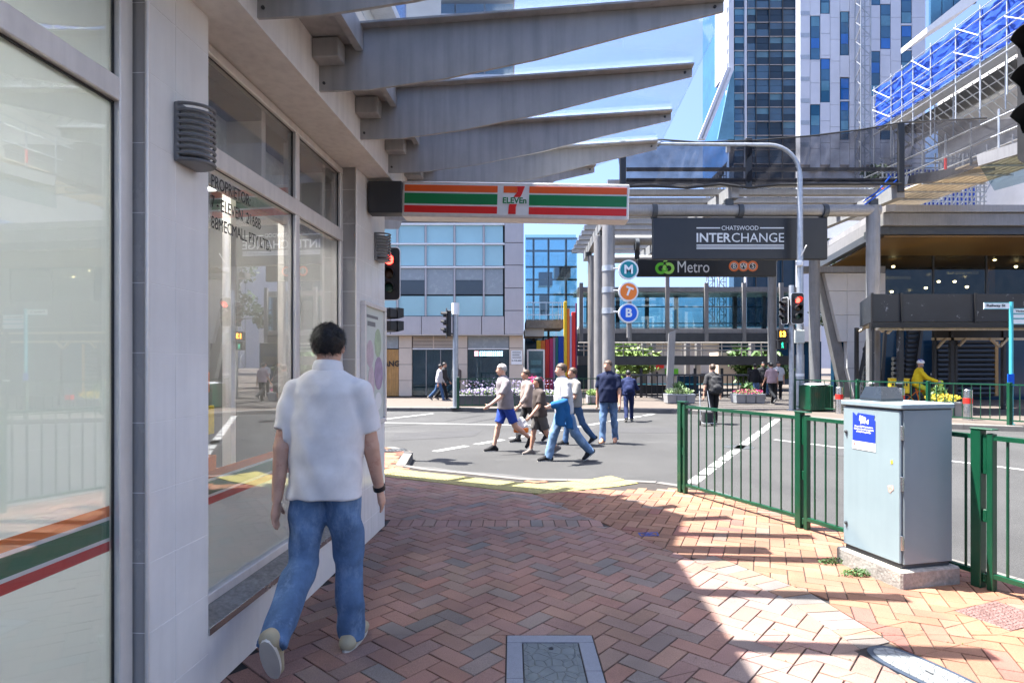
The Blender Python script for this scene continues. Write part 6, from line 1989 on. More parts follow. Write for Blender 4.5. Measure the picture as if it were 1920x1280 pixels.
class Sdf:
    def __init__(s, lo, hi, h):
        s.lo, s.h = np.array(lo) - 3 * h, h
        n = np.ceil((np.array(hi) + 3 * h - s.lo) / h).astype(int) + 1
        ax = [(s.lo[i] + h * np.arange(n[i])).astype(np.float32) for i in range(3)]
        s.X, s.Y, s.Z = np.meshgrid(*ax, indexing='ij')
        s.d = np.full(s.X.shape, 9, np.float32)
    def un(s, d, k):
        if k <= 0: s.d = np.minimum(s.d, d)
        else:
            hh = np.clip(.5 + .5 * (s.d - d) / k, 0, 1); s.d = s.d * (1 - hh) + d * hh - k * hh * (1 - hh)
    def cone(s, a, b, ra, rb, k=.02, flat=None):
        """tapered capsule; flat=(axis vector, factor) squashes it along that axis"""
        a, b = np.array(a), np.array(b); ab = b - a; L2 = max(1e-9, ab @ ab)
        px, py, pz = s.X - a[0], s.Y - a[1], s.Z - a[2]
        t = np.clip((px * ab[0] + py * ab[1] + pz * ab[2]) / L2, 0, 1)
        dx, dy, dz = px - t * ab[0], py - t * ab[1], pz - t * ab[2]
        if flat is not None:
            n, fk = np.array(flat[0]), flat[1]; q = (dx * n[0] + dy * n[1] + dz * n[2]) * (1 / fk - 1)
            dx, dy, dz = dx + n[0] * q, dy + n[1] * q, dz + n[2] * q
        s.un(np.sqrt(dx * dx + dy * dy + dz * dz) - (ra + (rb - ra) * t), k)
    def ell(s, c, r, k=.02, R=None):
        px, py, pz = s.X - c[0], s.Y - c[1], s.Z - c[2]
        if R is not None:
            px, py, pz = (R[0][i] * px + R[1][i] * py + R[2][i] * pz for i in range(3))
        q = np.sqrt((px / r[0]) ** 2 + (py / r[1]) ** 2 + (pz / r[2]) ** 2)
        s.un((q - 1) * min(r), k)
    def loft(s, a, b, right, tab, k=.03):
        """elliptical tube along a-b with half widths from tab [(t, rx, ry)]"""
        a, b = np.array(a), np.array(b); ab = b - a; L = np.linalg.norm(ab); u = ab / L
        r = np.array(right); r = r - u * (r @ u); r /= np.linalg.norm(r); f = np.cross(u, r)
        px, py, pz = s.X - a[0], s.Y - a[1], s.Z - a[2]
        t = px * u[0] + py * u[1] + pz * u[2]
        ts = [q[0] * L for q in tab]
        rx = np.interp(t, ts, [q[1] for q in tab]); ry = np.interp(t, ts, [q[2] for q in tab])
        xx = px * r[0] + py * r[1] + pz * r[2]; yy = px * f[0] + py * f[1] + pz * f[2]
        d = (np.sqrt((xx / rx) ** 2 + (yy / ry) ** 2) - 1) * np.minimum(rx, ry)
        e = np.maximum(ts[0] - t, t - ts[-1])
        s.un(np.maximum(d, e).astype(np.float32), k)
    def cut(s, p, n):
        s.d = np.maximum(s.d, (s.X - p[0]) * n[0] + (s.Y - p[1]) * n[1] + (s.Z - p[2]) * n[2])
    def ripple(s, amp, f=1.0, seed=0.0):
        q = np.sin(s.Z * 41 * f + 7 * np.sin(s.X * 13 * f + seed) + 5 * np.sin(s.Y * 11 * f)) + .6 * np.sin(s.X * 57 * f + 6 * np.sin(s.Z * 9 * f + seed)) + .6 * np.sin(s.Y * 49 * f + 5 * np.sin(s.Z * 15 * f + 2 * seed))
        s.d = s.d + amp * q.astype(np.float32)
    def build(s, name, mat, parent):
        V, F = nets(s.d, s.lo, s.h)
        me = bpy.data.meshes.new(name)
        me.from_pydata([tuple(map(float, v)) for v in V], [], [tuple(map(int, q)) for q in F])
        me.shade_smooth()
        return link(name, me, mat, parent)
def cloth(name, col, rough=.85, var=.12, weave=350):
    if name not in MATS: M(name, col, rough, var=var, scale=7, bump=.25, bscale=weave, spec=.2)
    return name
def rx(v, a):                                   # swing a down-vector forward by a
    return v
def person(label, pos, face, H=1.7, lean=0.0, legs=((20, 5), (-20, 25)), arms=((-18, 12, 8), (18, 15, 8)), top='tee', top_c='w', sleeve=.55, bottom='trousers', bot_c='w', shoe_c='w', hair='short', hair_c='hair_black', skin='skin', vox=.02,
           hem=.10, head_yaw=0, head_nod=0, group='pedestrians', leg_w=1.0, girth=1.0, name='person', extra=None, z=0.0, foot_pitch=(None, None), neck_open=0.0, hand_detail=False, sit=False):
    t = thing(name, label, 'person', (pos[0], pos[1], z), face, group)
    L = math.radians
    def sw(a, ab=0.0, side=1):                  # direction of a hanging limb swung forward a deg and out ab deg
        return np.array([side * math.sin(L(ab)), math.sin(L(a)) * math.cos(L(ab)), -math.cos(L(a)) * math.cos(L(ab))])
    hipz = .515 * H
    hc = np.array([0, 0, hipz])
    up = np.array([0, math.sin(L(lean)), math.cos(L(lean))]); fw = np.array([0, math.cos(L(lean)), -math.sin(L(lean))]); rt = np.array([1.0, 0, 0])
    crotch = hc - up * .03 * H
    nb = hc + up * .325 * H
    J = {}
    for i, sd_ in enumerate((1, -1)):
        hip = hc + rt * sd_ * .05 * H
        th, kn = legs[i]
        knee = hip + sw(th, 2 if not sit else 10, sd_) * .245 * H
        d2 = sw(th - kn, 1, sd_); ank = knee + d2 * .235 * H
        pit = foot_pitch[i] if foot_pitch[i] is not None else min(0, (th - kn) * .9 + 6)
        fd = np.array([.08 * sd_, math.cos(L(pit)), math.sin(L(pit))])
        J['leg', i] = (hip, knee, ank, fd / np.linalg.norm(fd))
        sh = nb - up * .064 * H + rt * sd_ * .1 * H * girth
        a, e, ab = arms[i][:3]
        d1 = sw(a + lean * 0, ab, sd_); el = sh + d1 * .172 * H
        ins = arms[i][3] if len(arms[i]) > 3 else 0
        d2 = sw(a + e, ab - 4 - ins, sd_); wr = el + d2 * .148 * H
        J['arm', i] = (sh, el, wr, d2)
    low = 9
    for i in (0, 1):
        hip, knee, ank, fd = J['leg', i]
        heel = ank - fd * .03 * H + np.array([0, 0, -.042 * H]); toe = ank + fd * .1 * H + np.array([0, 0, -.04 * H])
        low = min(low, heel[2], toe[2])
    off = 0 if sit else -low + .002
    if sit: off = sit
    def mv(v): return v + np.array([0, 0, off])
    hc, crotch, nb = mv(hc), mv(crotch), mv(nb)
    for k in list(J): J[k] = tuple(mv(q) for q in J[k][:3]) + (J[k][3],)
    # head frame
    ny, nd = L(head_yaw), L(head_nod + lean * .4)
    hf = np.array([math.sin(ny) * math.cos(nd), math.cos(ny) * math.cos(nd), -math.sin(nd)]); hr = np.array([math.cos(ny), -math.sin(ny), 0]); hu = np.cross(hr, hf)
    hcn = nb + up * .008 * H + hu * .064 * H + hf * .014 * H
    RH = (hr, hf, hu)
    Rm = np.stack([hr, hf, hu], 1)
    def HP(x, y, zz): return hcn + (hr * x + hf * y + hu * zz) * H
    pts = np.array([p for k in J for p in J[k][:3]] + [HP(0, 0, .08), HP(0, .07, 0), HP(0, -.07, 0)])
    lo, hi = pts.min(0) - .09 * H, pts.max(0) + .09 * H
    lo[2] = min(lo[2], -.01)
    tab = [(0, .072, .06), (.14, .092, .068), (.3, .086, .062), (.45, .08, .058), (.68, .094, .066), (.8, .097, .062), (.88, .084, .054), (.95, .06, .044), (1.0, .036, .036)]
    tab = [(a, b * H * girth, c * H * girth) for a, b, c in tab]
    # --- body
    B = Sdf(lo, hi, vox)
    B.loft(crotch, nb, rt, tab, .03)
    B.cone(nb - up * .03 * H, HP(0, -.012, -.03), .034 * H, .031 * H, .02)
    B.ell(HP(0, -.006, .012), np.array([.043, .054, .052]) * H, .01, Rm)
    B.ell(HP(0, .012, -.022), np.array([.034, .04, .042]) * H, .02, Rm)
    B.cone(HP(0, .05, .0), HP(0, .06, -.014), .005 * H, .008 * H, .008)
    for sd_ in (1, -1): B.ell(HP(sd_ * .043, -.006, -.006), np.array([.006, .012, .018]) * H, .004, Rm)
    for i, sd_ in enumerate((1, -1)):
        sh, el, wr, d2 = J['arm', i]
        B.cone(nb - up * .02 * H, sh, .03 * H, .03 * H, .02)
        B.cone(sh, el, .031 * H, .025 * H, .02); B.cone(el, wr, .025 * H, .016 * H, .01)
        palm = wr + d2 * .045 * H
        n = np.array([1.0, 0, 0]); n = n - d2 * (n @ d2); n /= np.linalg.norm(n)
        B.cone(wr, palm, .017 * H, .023 * H, .008, (n, .5))
        f2 = np.cross(d2, n); f2 = f2 if f2[1] > 0 else -f2
        for q in range(4):
            b0 = palm + f2 * (q - 1.5) * .0105 * H
            cu = d2 * .8 - n * sd_ * .35 if True else d2
            l_ = (.034, .04, .042, .036)[q] * H
            r_ = max(.0052 * H, vox * .55)
            m0 = b0 + d2 * l_ * .55; B.cone(b0, m0, r_, r_ * .95, .004); B.cone(m0, m0 + cu / np.linalg.norm(cu) * l_ * .55, r_ * .95, r_ * .8, .003)
        tb = wr + d2 * .02 * H + f2 * .015 * H
        B.cone(tb, tb + (d2 * .7 + f2 * .6 - n * sd_ * .2) * .04 * H, max(.007 * H, vox * .55), max(.0055 * H, vox * .5), .006)
        hip, knee, ank, fd = J['leg', i]
        B.cone(hip, knee, .05 * H * girth, .032 * H, .03); B.cone(knee, ank, .031 * H, .02 * H, .015)
        dn = (ank - knee) / np.linalg.norm(ank - knee); bk = np.cross(np.array([1.0, 0, 0]), dn); bk = bk if bk[1] < 0 else -bk
        B.cone(knee + dn * .05 * H + bk * .006 * H, knee + dn * .1 * H + bk * .007 * H, .027 * H, .027 * H, .02)
        B.cone(ank, ank + np.array([0, 0, -.02 * H]) + fd * .05 * H, .02 * H, .018 * H, .015)
    body = B.build('body', skin, t)
    del B
    # eyes and brows
    if vox < .03:
        for sd_ in (1, -1):
            p = HP(sd_ * .017, .0465, .003); MB().lathe([(.0005, -.005), (.0045, -.002), (.0045, .002), (.0005, .005)], 8, p).build('eye', 'black', body)
        MB().bar(HP(-.014, .0475, -.035), HP(.014, .0475, -.035), .004, .005).build('mouth', 'fruit_pink', body)
    # --- shirt
    zs = [J['leg', i][1][2] for i in (0, 1)]
    S = Sdf(lo, hi, vox)
    inf = .012 * H + .004
    stab = [(a, max(b, .098 * H * girth) + inf if a < .6 else b + inf, max(c, .076 * H * girth) + inf if a < .6 else c + inf * .9) for a, b, c in tab]
    S.loft(crotch - up * .06 * H, nb, rt, [((a * .355 + .06) / .415, b, c) for a, b, c in stab] if False else [(0, stab[1][1], stab[1][2])] + [((a * .355 + .06) / .415, b, c) for a, b, c in stab], .03)
    for i in (0, 1):
        sh, el, wr, d2 = J['arm', i]
        if sleeve <= 1.0:
            e = sh + (el - sh) * sleeve; S.cone(nb - up * .022 * H, sh, .036 * H, .036 * H, .02); S.cone(sh, e, .039 * H, .04 * H, .02)
            dd = (el - sh) / np.linalg.norm(el - sh)
            # square sleeve end
            q = (S.X - e[0]) * dd[0] + (S.Y - e[1]) * dd[1] + (S.Z - e[2]) * dd[2]
            near = np.sqrt((S.X - e[0]) ** 2 + (S.Y - e[1]) ** 2 + (S.Z - e[2]) ** 2) < .075 * H
            S.d = np.where(near & (np.abs(S.X - sh[0]) > -1), np.maximum(S.d, np.where(near & ((S.X - nb[0]) * (1 if i == 0 else -1) > .116 * H * girth), q, -9)), S.d)
        else:
            S.cone(nb - up * .022 * H, sh, .036 * H, .036 * H, .02); S.cone(sh, el, .039 * H, .036 * H, .02); e = el + (wr - el) * min(1, sleeve - 1); S.cone(el, e, .036 * H, .028 * H, .015)
    # collar and hem
    S.cone(nb - up * .012 * H, nb + up * .016 * H, .042 * H, .036 * H, .012)
    S.cut(nb + up * (.018 + neck_open) * H, up + .35 * fw * 0)
    hp_ = crotch + up * (hem - .1) * H
    S.cut(hp_, -up)
    S.ripple(.0022 * H / 1.7, .7, len(label) % 7); S.ripple(.0032 * H / 1.7, .33, len(label) % 5)
    S.build('shirt' if top != 'jacket' else 'jacket', top_c, t)
    del S
    # --- trousers or shorts
    T = Sdf(lo, hi, vox)
    ptab = [(0, .076 * H * girth, .066 * H * girth), (.35, .097 * H * girth, .075 * H * girth), (1, .09 * H * girth, .068 * H * girth)]
    T.loft(crotch - up * .01 * H, crotch + up * .15 * H, rt, ptab, .02)
    for i, sd_ in enumerate((1, -1)):
        hip, knee, ank, fd = J['leg', i]
        if bottom == 'shorts':
            e = hip + (knee - hip) * .82; T.cone(hip, e, .056 * H, .054 * H, .02)
            dd = (knee - hip) / np.linalg.norm(knee - hip)
            q = (T.X - e[0]) * dd[0] + (T.Y - e[1]) * dd[1] + (T.Z - e[2]) * dd[2]
            side_ok = (T.X * sd_ > -.005)
            T.d = np.where(side_ok & (q > -.06), np.maximum(T.d, q), T.d)
        else:
            T.cone(hip, knee, .055 * H * max(1, girth), .041 * H * leg_w, .02); T.cone(knee, ank + (ank - knee) * .1, .041 * H * leg_w, .036 * H * leg_w, .012)
            e = ank + (ank - knee) * .09; dd = (ank - knee) / np.linalg.norm(ank - knee)
            q = (T.X - e[0]) * dd[0] + (T.Y - e[1]) * dd[1] + (T.Z - e[2]) * dd[2]
            near = np.sqrt((T.X - e[0]) ** 2 + (T.Y - e[1]) ** 2 + (T.Z - e[2]) ** 2) < .11 * H
            T.d = np.where(near, np.maximum(T.d, q), T.d)
    T.cut(crotch + up * .13 * H, up)
    T.ripple(.0026 * H / 1.7, .8, 2.0); T.ripple(.003 * H / 1.7, .4, 1.0)
    tro = T.build('shorts' if bottom == 'shorts' else 'trousers', bot_c, t)
    if hand_detail:
        base = T.d.copy()
        for sd_ in (1, -1):
            c_ = crotch + up * .055 * H + rt * sd_ * .042 * H
            bx = np.maximum(np.abs(T.X - c_[0]) - .032 * H, np.maximum(np.abs(T.Z - c_[2]) - .038 * H, T.Y - hc[1] + .02))
            T.d = np.maximum(base - .0035, bx.astype(np.float32)); T.build('pocket', bot_c + '_seam', tro)
        hipR = crotch + up * .118 * H
        T.d = np.maximum(base - .004, np.abs(T.Z - hipR[2]) - .012 * H); T.build('waistband', bot_c + '_seam', tro)
    del T
    # --- shoes
    for i in (0, 1):
        hip, knee, ank, fd = J['leg', i]
        sd2 = np.cross(fd, np.array([1.0, 0, 0])); nrm = sd2 / np.linalg.norm(sd2)
        if nrm[2] < 0: nrm = -nrm
        heel = ank - fd * .028 * H - nrm * .022 * H; toe = ank + fd * .095 * H - nrm * .026 * H
        lo2, hi2 = np.minimum(heel, toe) - .05 * H, np.maximum(heel, toe) + .06 * H
        F_ = Sdf(lo2, hi2, min(vox, .014))
        F_.cone(heel, toe, .024 * H, .022 * H, .01, (nrm, .8)); F_.cone(heel, ank + nrm * .012 * H, .024 * H, .025 * H, .02); F_.cone(ank + fd * .02 * H, toe - fd * .02 * H, .024 * H, .02 * H, .02)
        F_.cut(heel - nrm * .0195 * H, -nrm)
        so_ = F_.build('shoe', shoe_c, t)
        rt2 = np.cross(fd, nrm)
        m = MB(); base = heel - nrm * .0198 * H
        out = []
        for a in range(20):
            an = 2 * math.pi * a / 20
            x = (toe - heel) / 2 + fd * (np.linalg.norm(toe - heel) / 2 + .022 * H) * math.cos(an) + rt2 * .024 * H * math.copysign(abs(math.sin(an)) ** .8, math.sin(an))
            out.append(base + x)
        V = [tuple(q) for q in out] + [tuple(q + nrm * .010 * H) for q in out]
        m.add(V, [tuple(range(20)), tuple(range(39, 19, -1))] + [(k, (k + 1) % 20, 20 + (k + 1) % 20, 20 + k) for k in range(20)])
        m.build('sole', 'sole_pale', so_)
    # --- hair
    if hair:
        lo3, hi3 = hcn - .12 * H, hcn + .1 * H
        if hair == 'long': lo3 = lo3 - np.array([0, 0, .12 * H])
        hv = min(vox, .012)
        A = Sdf(lo3, hi3, hv)
        A.ell(HP(0, -.01, .018), np.array([.049, .058, .054]) * H, 0, Rm)
        if hair == 'long':
            A.cone(HP(0, -.03, .0), HP(0, -.045, -.13), .045 * H, .04 * H, .03)
        if hair == 'bun': A.ell(HP(0, -.06, .03), np.array([.022, .022, .022]) * H, .01, Rm)
        xx = (A.X - hcn[0]); yy = (A.Y - hcn[1]); zz = (A.Z - hcn[2])
        f_ = (xx * hf[0] + yy * hf[1] + zz * hf[2]) / H; u_ = (xx * hu[0] + yy * hu[1] + zz * hu[2]) / H
        # keep the face clear: hairline slopes down to the nape
        lim = np.where(u_ > .026, .06, np.where(u_ > -.005, .012, -.012 if hair != 'long' else .0))
        A.d = np.maximum(A.d, (f_ - lim) * H * .6)
        if hair != 'long': A.d = np.maximum(A.d, (-.038 - u_) * H)
        A.d = A.d + (.0016 * np.sin(A.X * 190 + 4 * np.sin(A.Z * 60)) + .0016 * np.sin(A.Z * 170 + 3 * np.sin(A.X * 80)) + .0012 * np.sin(A.Y * 210)).astype(np.float32) * 1.3
        ho = A.build('hair', hair_c, t)
        if hand_detail:
            rnd = random.Random(5); m = MB(); vs_ = [v.co.copy() for v in ho.data.vertices]; ns_ = [v.normal.copy() for v in ho.data.vertices]
            for k in range(5200):
                i_ = rnd.randrange(len(vs_)); p_, n_ = vs_[i_], ns_[i_]
                dn_ = (Vector((rnd.gauss(0, .35), rnd.gauss(0, .35) - .1, -1 + rnd.gauss(0, .3))) + n_ * 1.1).normalized()
                sdv = dn_.cross(n_).normalized() * .0011; l_ = rnd.uniform(.008, .02)
                m.add([p_ - sdv, p_ + sdv, p_ + dn_ * l_ + n_ * .002], [(0, 1, 2)])
            stuff(m.build('hair_strands', hair_c, ho))
    if hand_detail:
        pr_ = [(.047, -.016), (.0455, .004), (.041, .018), (.0375, .021)]
        cl_ = MB().lathe([(a * H, b * H) for a, b in pr_], 26); cl_.f = cl_.f[:-2]
        cl_.build('collar', top_c, t, True, loc=tuple(nb + up * .006 * H), rot=(math.radians(-6 - lean), 0, 0))
    info = dict(hc=hc, nb=nb, up=up, fw=fw, rt=rt, J=J, HP=HP, H=H, hcn=hcn)
    if extra: extra(t, info)
    return t, info
for nm_ in ('skin', 'skin_pale', 'skin_tan'): wear(nm_, (.42, .16, .11), .52, .75, 14)
M('sole_pale', (.55, .53, .48), .7, var=.1)
def fade(nm_):
    wear(nm_, (.3, .42, .6), .5, .75, 6, (1, 1, .5))
def facing(dx, dy): return math.atan2(-dx, dy)          # local +y turned to (dx, dy)
cloth('polo_white', (.76, .74, .73)); cloth('jeans', (.11, .19, .33), var=.4); cloth('jeans_seam', (.085, .15, .27), var=.3); cloth('jeans_dark', (.05, .1, .2), var=.3); cloth('jeans_light', (.13, .22, .36), var=.3)
cloth('navy', (.012, .018, .05)); cloth('navy_suit', (.014, .022, .07)); cloth('black_cloth', (.014, .014, .016)); cloth('grey_tee', (.26, .235, .245)); cloth('blue_shorts', (.03, .07, .36)); cloth('pink_tee', (.4, .28, .29)); cloth('beige_top', (.32, .25, .22))
cloth('brown_top', (.075, .06, .055)); cloth('khaki', (.1, .095, .09)); cloth('white_tee', (.5, .5, .51)); cloth('blue_wrap', (.015, .1, .27)); cloth('charcoal', (.04, .04, .042)); cloth('cream_shoe', (.4, .35, .24)); cloth('dark_shoe', (.02, .02, .022)); cloth('grey_shoe', (.16, .14, .13))
cloth('yellow_jacket', (.75, .52, .02)); cloth('green_tee', (.2, .25, .2)); cloth('tan_shoe', (.5, .25, .15)); cloth('stripe_tee', (.27, .26, .24)); cloth('white_jacket', (.48, .48, .5))

fade('jeans'); fade('jeans_light')
def backpack(mat, w=.3, h=.44, d=.17):
    def f(t, I):
        c = I['nb'] - I['up'] * .2 * I['H'] - I['fw'] * (.095 * I['H'] + d / 2)
        bp_ = thing('backpack', f'{"black" if mat == "charcoal" else "navy blue"} backpack worn by the {"pedestrian with the shopping trolley" if mat == "charcoal" else "person in the navy suit"}', 'backpack')
        bp_.parent = None
        S = Sdf((-w / 2 - .03, -d / 2 - .05, -h / 2 - .03), (w / 2 + .03, d / 2 + .05, h / 2 + .03), .016)
        S.loft((0, 0, -h / 2), (0, .0, h / 2), (1, 0, 0), [(0, w * .42, d * .42), (.1, w * .5, d * .55), (.6, w * .5, d * .5), (.9, w * .4, d * .36), (1, w * .2, d * .2)], 0)
        S.ell((0, -d * .42, -h * .18), (w * .36, d * .34, h * .22), .02); S.ripple(.003, .8, 1)
        ob_ = S.build('bag', mat, bp_)
        MB().tube([(-.04, .02, h / 2 - .01), (-.03, .02, h / 2 + .035), (.03, .02, h / 2 + .035), (.04, .02, h / 2 - .01)], .008, 6).build('grab_loop', mat, bp_)
        for s in (-1, 1):
            H = I['H']
            MB().tube([(s * w * .25, d * .35, h * .42), (s * w * .3, d * .5 + .06 * H, h * .5), (s * w * .36, d * .5 + .16 * H, h * .3), (s * w * .42, d * .5 + .14 * H, -h * .1), (s * w * .42, d * .45, -h * .35)], .017, 6).build('strap', mat, bp_, True)
        ce, se = math.cos(t.rotation_euler.z), math.sin(t.rotation_euler.z)
        bp_.location = (t.location.x + ce * c[0] - se * c[1], t.location.y + se * c[0] + ce * c[1], t.location.z + c[2])
        tilt = math.atan2(I['up'][1], I['up'][2])
        bp_.rotation_euler = (-tilt, 0, t.rotation_euler.z)
    return f
# 1 the man walking away along the shop front
mp = G(618, 1222)
def watch(t, I):
    sh, el, wr, d2 = I['J']['arm', 0]
    MB().tube([wr - d2 * .012, wr + d2 * .014], .034, 14).build('watch_strap', 'black', t, True)
person('man in a white polo and blue jeans walking away beside the shop windows', (mp.x - .02, mp.y), facing(.03, 1), 1.77, 3, ((8, 5), (-5, 50)), ((10, 10, 9), (-14, 10, 8)), 'polo', 'polo_white', .72, 'trousers', 'jeans', 'cream_shoe', 'short', 'hair_black', 'skin_pale', .0095,
       hem=.075, head_yaw=-6, leg_w=1.08, girth=.97, extra=watch, foot_pitch=(None, -58), hand_detail=True)
LEFTW = facing(-.93, -.36)
p = R(948, 846)
person('grey-haired man in a grey shirt and bright blue shorts crossing the road', (p.x, p.y), LEFTW, 1.74, 6, ((16, 4), (-22, 30)), ((-24, 20, 8), (26, 30, 8)), 'tee', 'grey_tee', .85, 'shorts', 'blue_shorts', 'dark_shoe', 'short', 'hair_grey', 'skin_pale', .016, z=ROAD)
bg_ = R(962, 830)
t = thing('shopping_bag', 'white and orange carrier bag held by the man in blue shorts', 'shopping bag', (p.x + .3, p.y + .08, ROAD + .32))
S = Sdf((-.15, -.09, 0), (.15, .09, .34), .014); S.loft((0, 0, .0), (0, 0, .34), (1, 0, 0), [(0, .1, .05), (.15, .14, .08), (.6, .12, .06), (1, .03, .02)], 0); S.ripple(.005, .8, 3); S.build('bag', 'white_paint', t)
S = Sdf((-.15, -.09, 0), (.15, .09, .14), .014); S.loft((0, 0, .04), (0, 0, .13), (1, 0, 0), [(0, .148, .088), (1, .148, .084)], 0); S.build('printed_panel', 'orange', t)
p = R(990, 829)
person('person in a pale pink shirt and black trousers behind the man in blue shorts', (p.x, p.y), LEFTW, 1.62, 4, ((18, 6), (-20, 24)), ((-20, 14, 8), (22, 20, 8)), 'tee', 'beige_top', 1.6, 'trousers', 'charcoal', 'dark_shoe', 'short', 'hair_brown', 'skin', .018, z=ROAD)
p = R(1012, 852)
person('short person in a brown top and dark shorts between the two men crossing', (p.x, p.y), LEFTW, 1.48, 3, ((14, 5), (-16, 20)), ((-20, 14, 8), (20, 24, 8)), 'tee', 'brown_top', .8, 'shorts', 'khaki', 'grey_shoe', 'long', 'hair_black', 'skin', .017, z=ROAD)
p = R(1058, 864)
def jacket_over_arm(t, I):
    sh, el, wr, d2 = I['J']['arm', 1]
    o = thing('folded_jacket', 'bright blue jacket draped over the arm of the man in the white tee', 'jacket')
    lo_, hi_ = np.minimum(el, wr) - .3, np.maximum(el, wr) + .2
    lo_[2] -= .42
    S = Sdf(lo_, hi_, .018)
    c = (el + wr) / 2
    S.cone(el, wr, .062, .056, .02); S.cone(c + np.array([0, -.02, -.02]), c + np.array([0, -.03, -.36]), .085, .1, .03, ((1.0, 0, 0), .4)); S.cone(el + np.array([0, -.02, -.04]), el + np.array([0, -.1, -.5]), .06, .075, .03, ((1.0, 0, 0), .45)); S.cut((0, 0, c[2] - .44), (0, .25, -.97))
    S.ripple(.007, .6, 4)
    m = S.build('cloth', 'blue_wrap', o)
    o.location, o.rotation_euler = t.location, t.rotation_euler
person('man in white tee and jeans striding across with a blue jacket over his arm', (p.x, p.y), LEFTW, 1.76, 4, ((20, 5), (-22, 20)), ((-22, 16, 8), (14, 62, 12)), 'tee', 'white_tee', .8, 'trousers', 'jeans_light', 'dark_shoe', 'short', 'hair_brown', 'skin_pale', .015, z=ROAD, extra=jacket_over_arm, leg_w=1.15)
p = R(1078, 834)
person('person in a grey-green top half hidden behind the man in the white tee', (p.x, p.y), LEFTW, 1.66, 4, ((16, 6), (-18, 22)), ((-18, 14, 8), (18, 50, 8)), 'tee', 'stripe_tee', .8, 'trousers', 'jeans_dark', 'dark_shoe', 'short', 'hair_brown', 'skin', .018, z=ROAD)
p = R(1141, 831)
person('man in a navy polo and jeans standing in the crossing with bare arms', (p.x, p.y), facing(-.35, -.94), 1.79, 2, ((8, 4), (-8, 10)), ((-8, 10, 8), (6, 12, 9)), 'polo', 'navy', .72, 'trousers', 'jeans', 'tan_shoe', 'short', 'hair_brown', 'skin', .015, z=ROAD, head_yaw=25, girth=1.05)
p = R(1179, 790)
person('person in a navy suit walking away towards the plaza column', (p.x, p.y), facing(.1, 1), 1.56, 14, ((16, 4), (-14, 16)), ((16, 70, 22), (-8, 20, 10)), 'jacket', 'navy_suit', 1.9, 'trousers', 'navy_suit', 'dark_shoe', 'short', 'hair_black', 'skin', .019, z=ROAD, extra=backpack('navy_suit', .3, .4, .14))
p = R(1337, 794)
person('pedestrian in dark clothes with a black backpack pulling a trolley towards the plaza', (p.x, p.y), facing(-.05, 1), 1.72, 2, ((10, 4), (-10, 14)), ((4, 14, 12), (-12, 10, 14)), 'tee', 'charcoal', .85, 'trousers', 'black_cloth', 'dark_shoe', 'short', 'hair_brown', 'skin', .018, z=ROAD, extra=backpack('charcoal', .34, .5, .2))
tq = R(1320, 796)
tr = thing('shopping_trolley', 'small folding trolley pulled behind the pedestrian with the backpack', 'trolley', (tq.x, tq.y - .15, ROAD))
for x in (-.14, .14):
    MB().tube([(x, 0, .08), (x, .05, .45), (x * .8, .2, .95)], .012, 6).build('frame_tube', 'galv', tr)
    MB().lathe([(.075, -.015), (.075, .015)], 14).xf(Matrix.Translation((x * 1.2, 0, .077)) @ Matrix.Rotation(math.pi / 2, 4, 'Y')).build('wheel', 'rubber', tr)
MB().tube([(-.112, .2, .95), (.112, .2, .95)], .013, 6).build('handle', 'black', tr)
for z in (.1, .25, .4): MB().tube([(-.15, -.02 + z * .1, z), (.15, -.02 + z * .1, z)], .009, 6).build('cross_bar', 'galv', tr)
MB().cham((-.15, -.24, .07), (.15, .0, .09), .005).build('toe_plate', 'galv', tr)
MB().cham((-.13, -.22, .092), (.13, -.01, .4), .03).build('load_box', 'charcoal', tr)
FARP = [
    (1416, 753, 1.62, 'person in a black hoodie and blue jeans on the plaza by the pink flowers', 'black_cloth', 1.9, 'jeans', (.2, 1), 'bun', (14, 6), (-14, 18)),
    (1447, 757, 1.66, 'person in a pale pink tee and black trousers walking away across the plaza', 'pink_tee', .8, 'black_cloth', (-.1, 1), 'short', (10, 4), (-20, 35)),
    (1459, 749, 1.72, 'young man in a white tee looking at his phone on the plaza', 'white_tee', .8, 'black_cloth', (-.3, -1), 'short', (2, 2), (-4, 6)),
    (1430, 748, 1.7, 'person in a dark jacket behind the black hoodie on the plaza', 'charcoal', 1.9, 'black_cloth', (-.2, -1), 'short', (6, 4), (-8, 10)),
    (1441, 744, 1.7, 'person in a green tee at the back of the plaza group', 'green_tee', .8, 'jeans_dark', (.3, -1), 'short', (6, 4), (-8, 10)),
    (823, 751, 1.62, 'person in a white jacket and dark jeans walking past the office window', 'white_jacket', 1.9, 'jeans_dark', (1, .1), 'short', (18, 6), (-20, 24)),
    (831, 750, 1.7, 'person in a dark vest walking beside the one in the white jacket', 'charcoal', 1.9, 'black_cloth', (1, -.1), 'short', (16, 6), (-16, 22)),
    (857, 745, 1.62, 'person with long dark hair standing by the stone pier behind the signal pole', 'brown_top', 1.9, 'black_cloth', (-.3, -1), 'long', (3, 2), (-3, 5)),
]
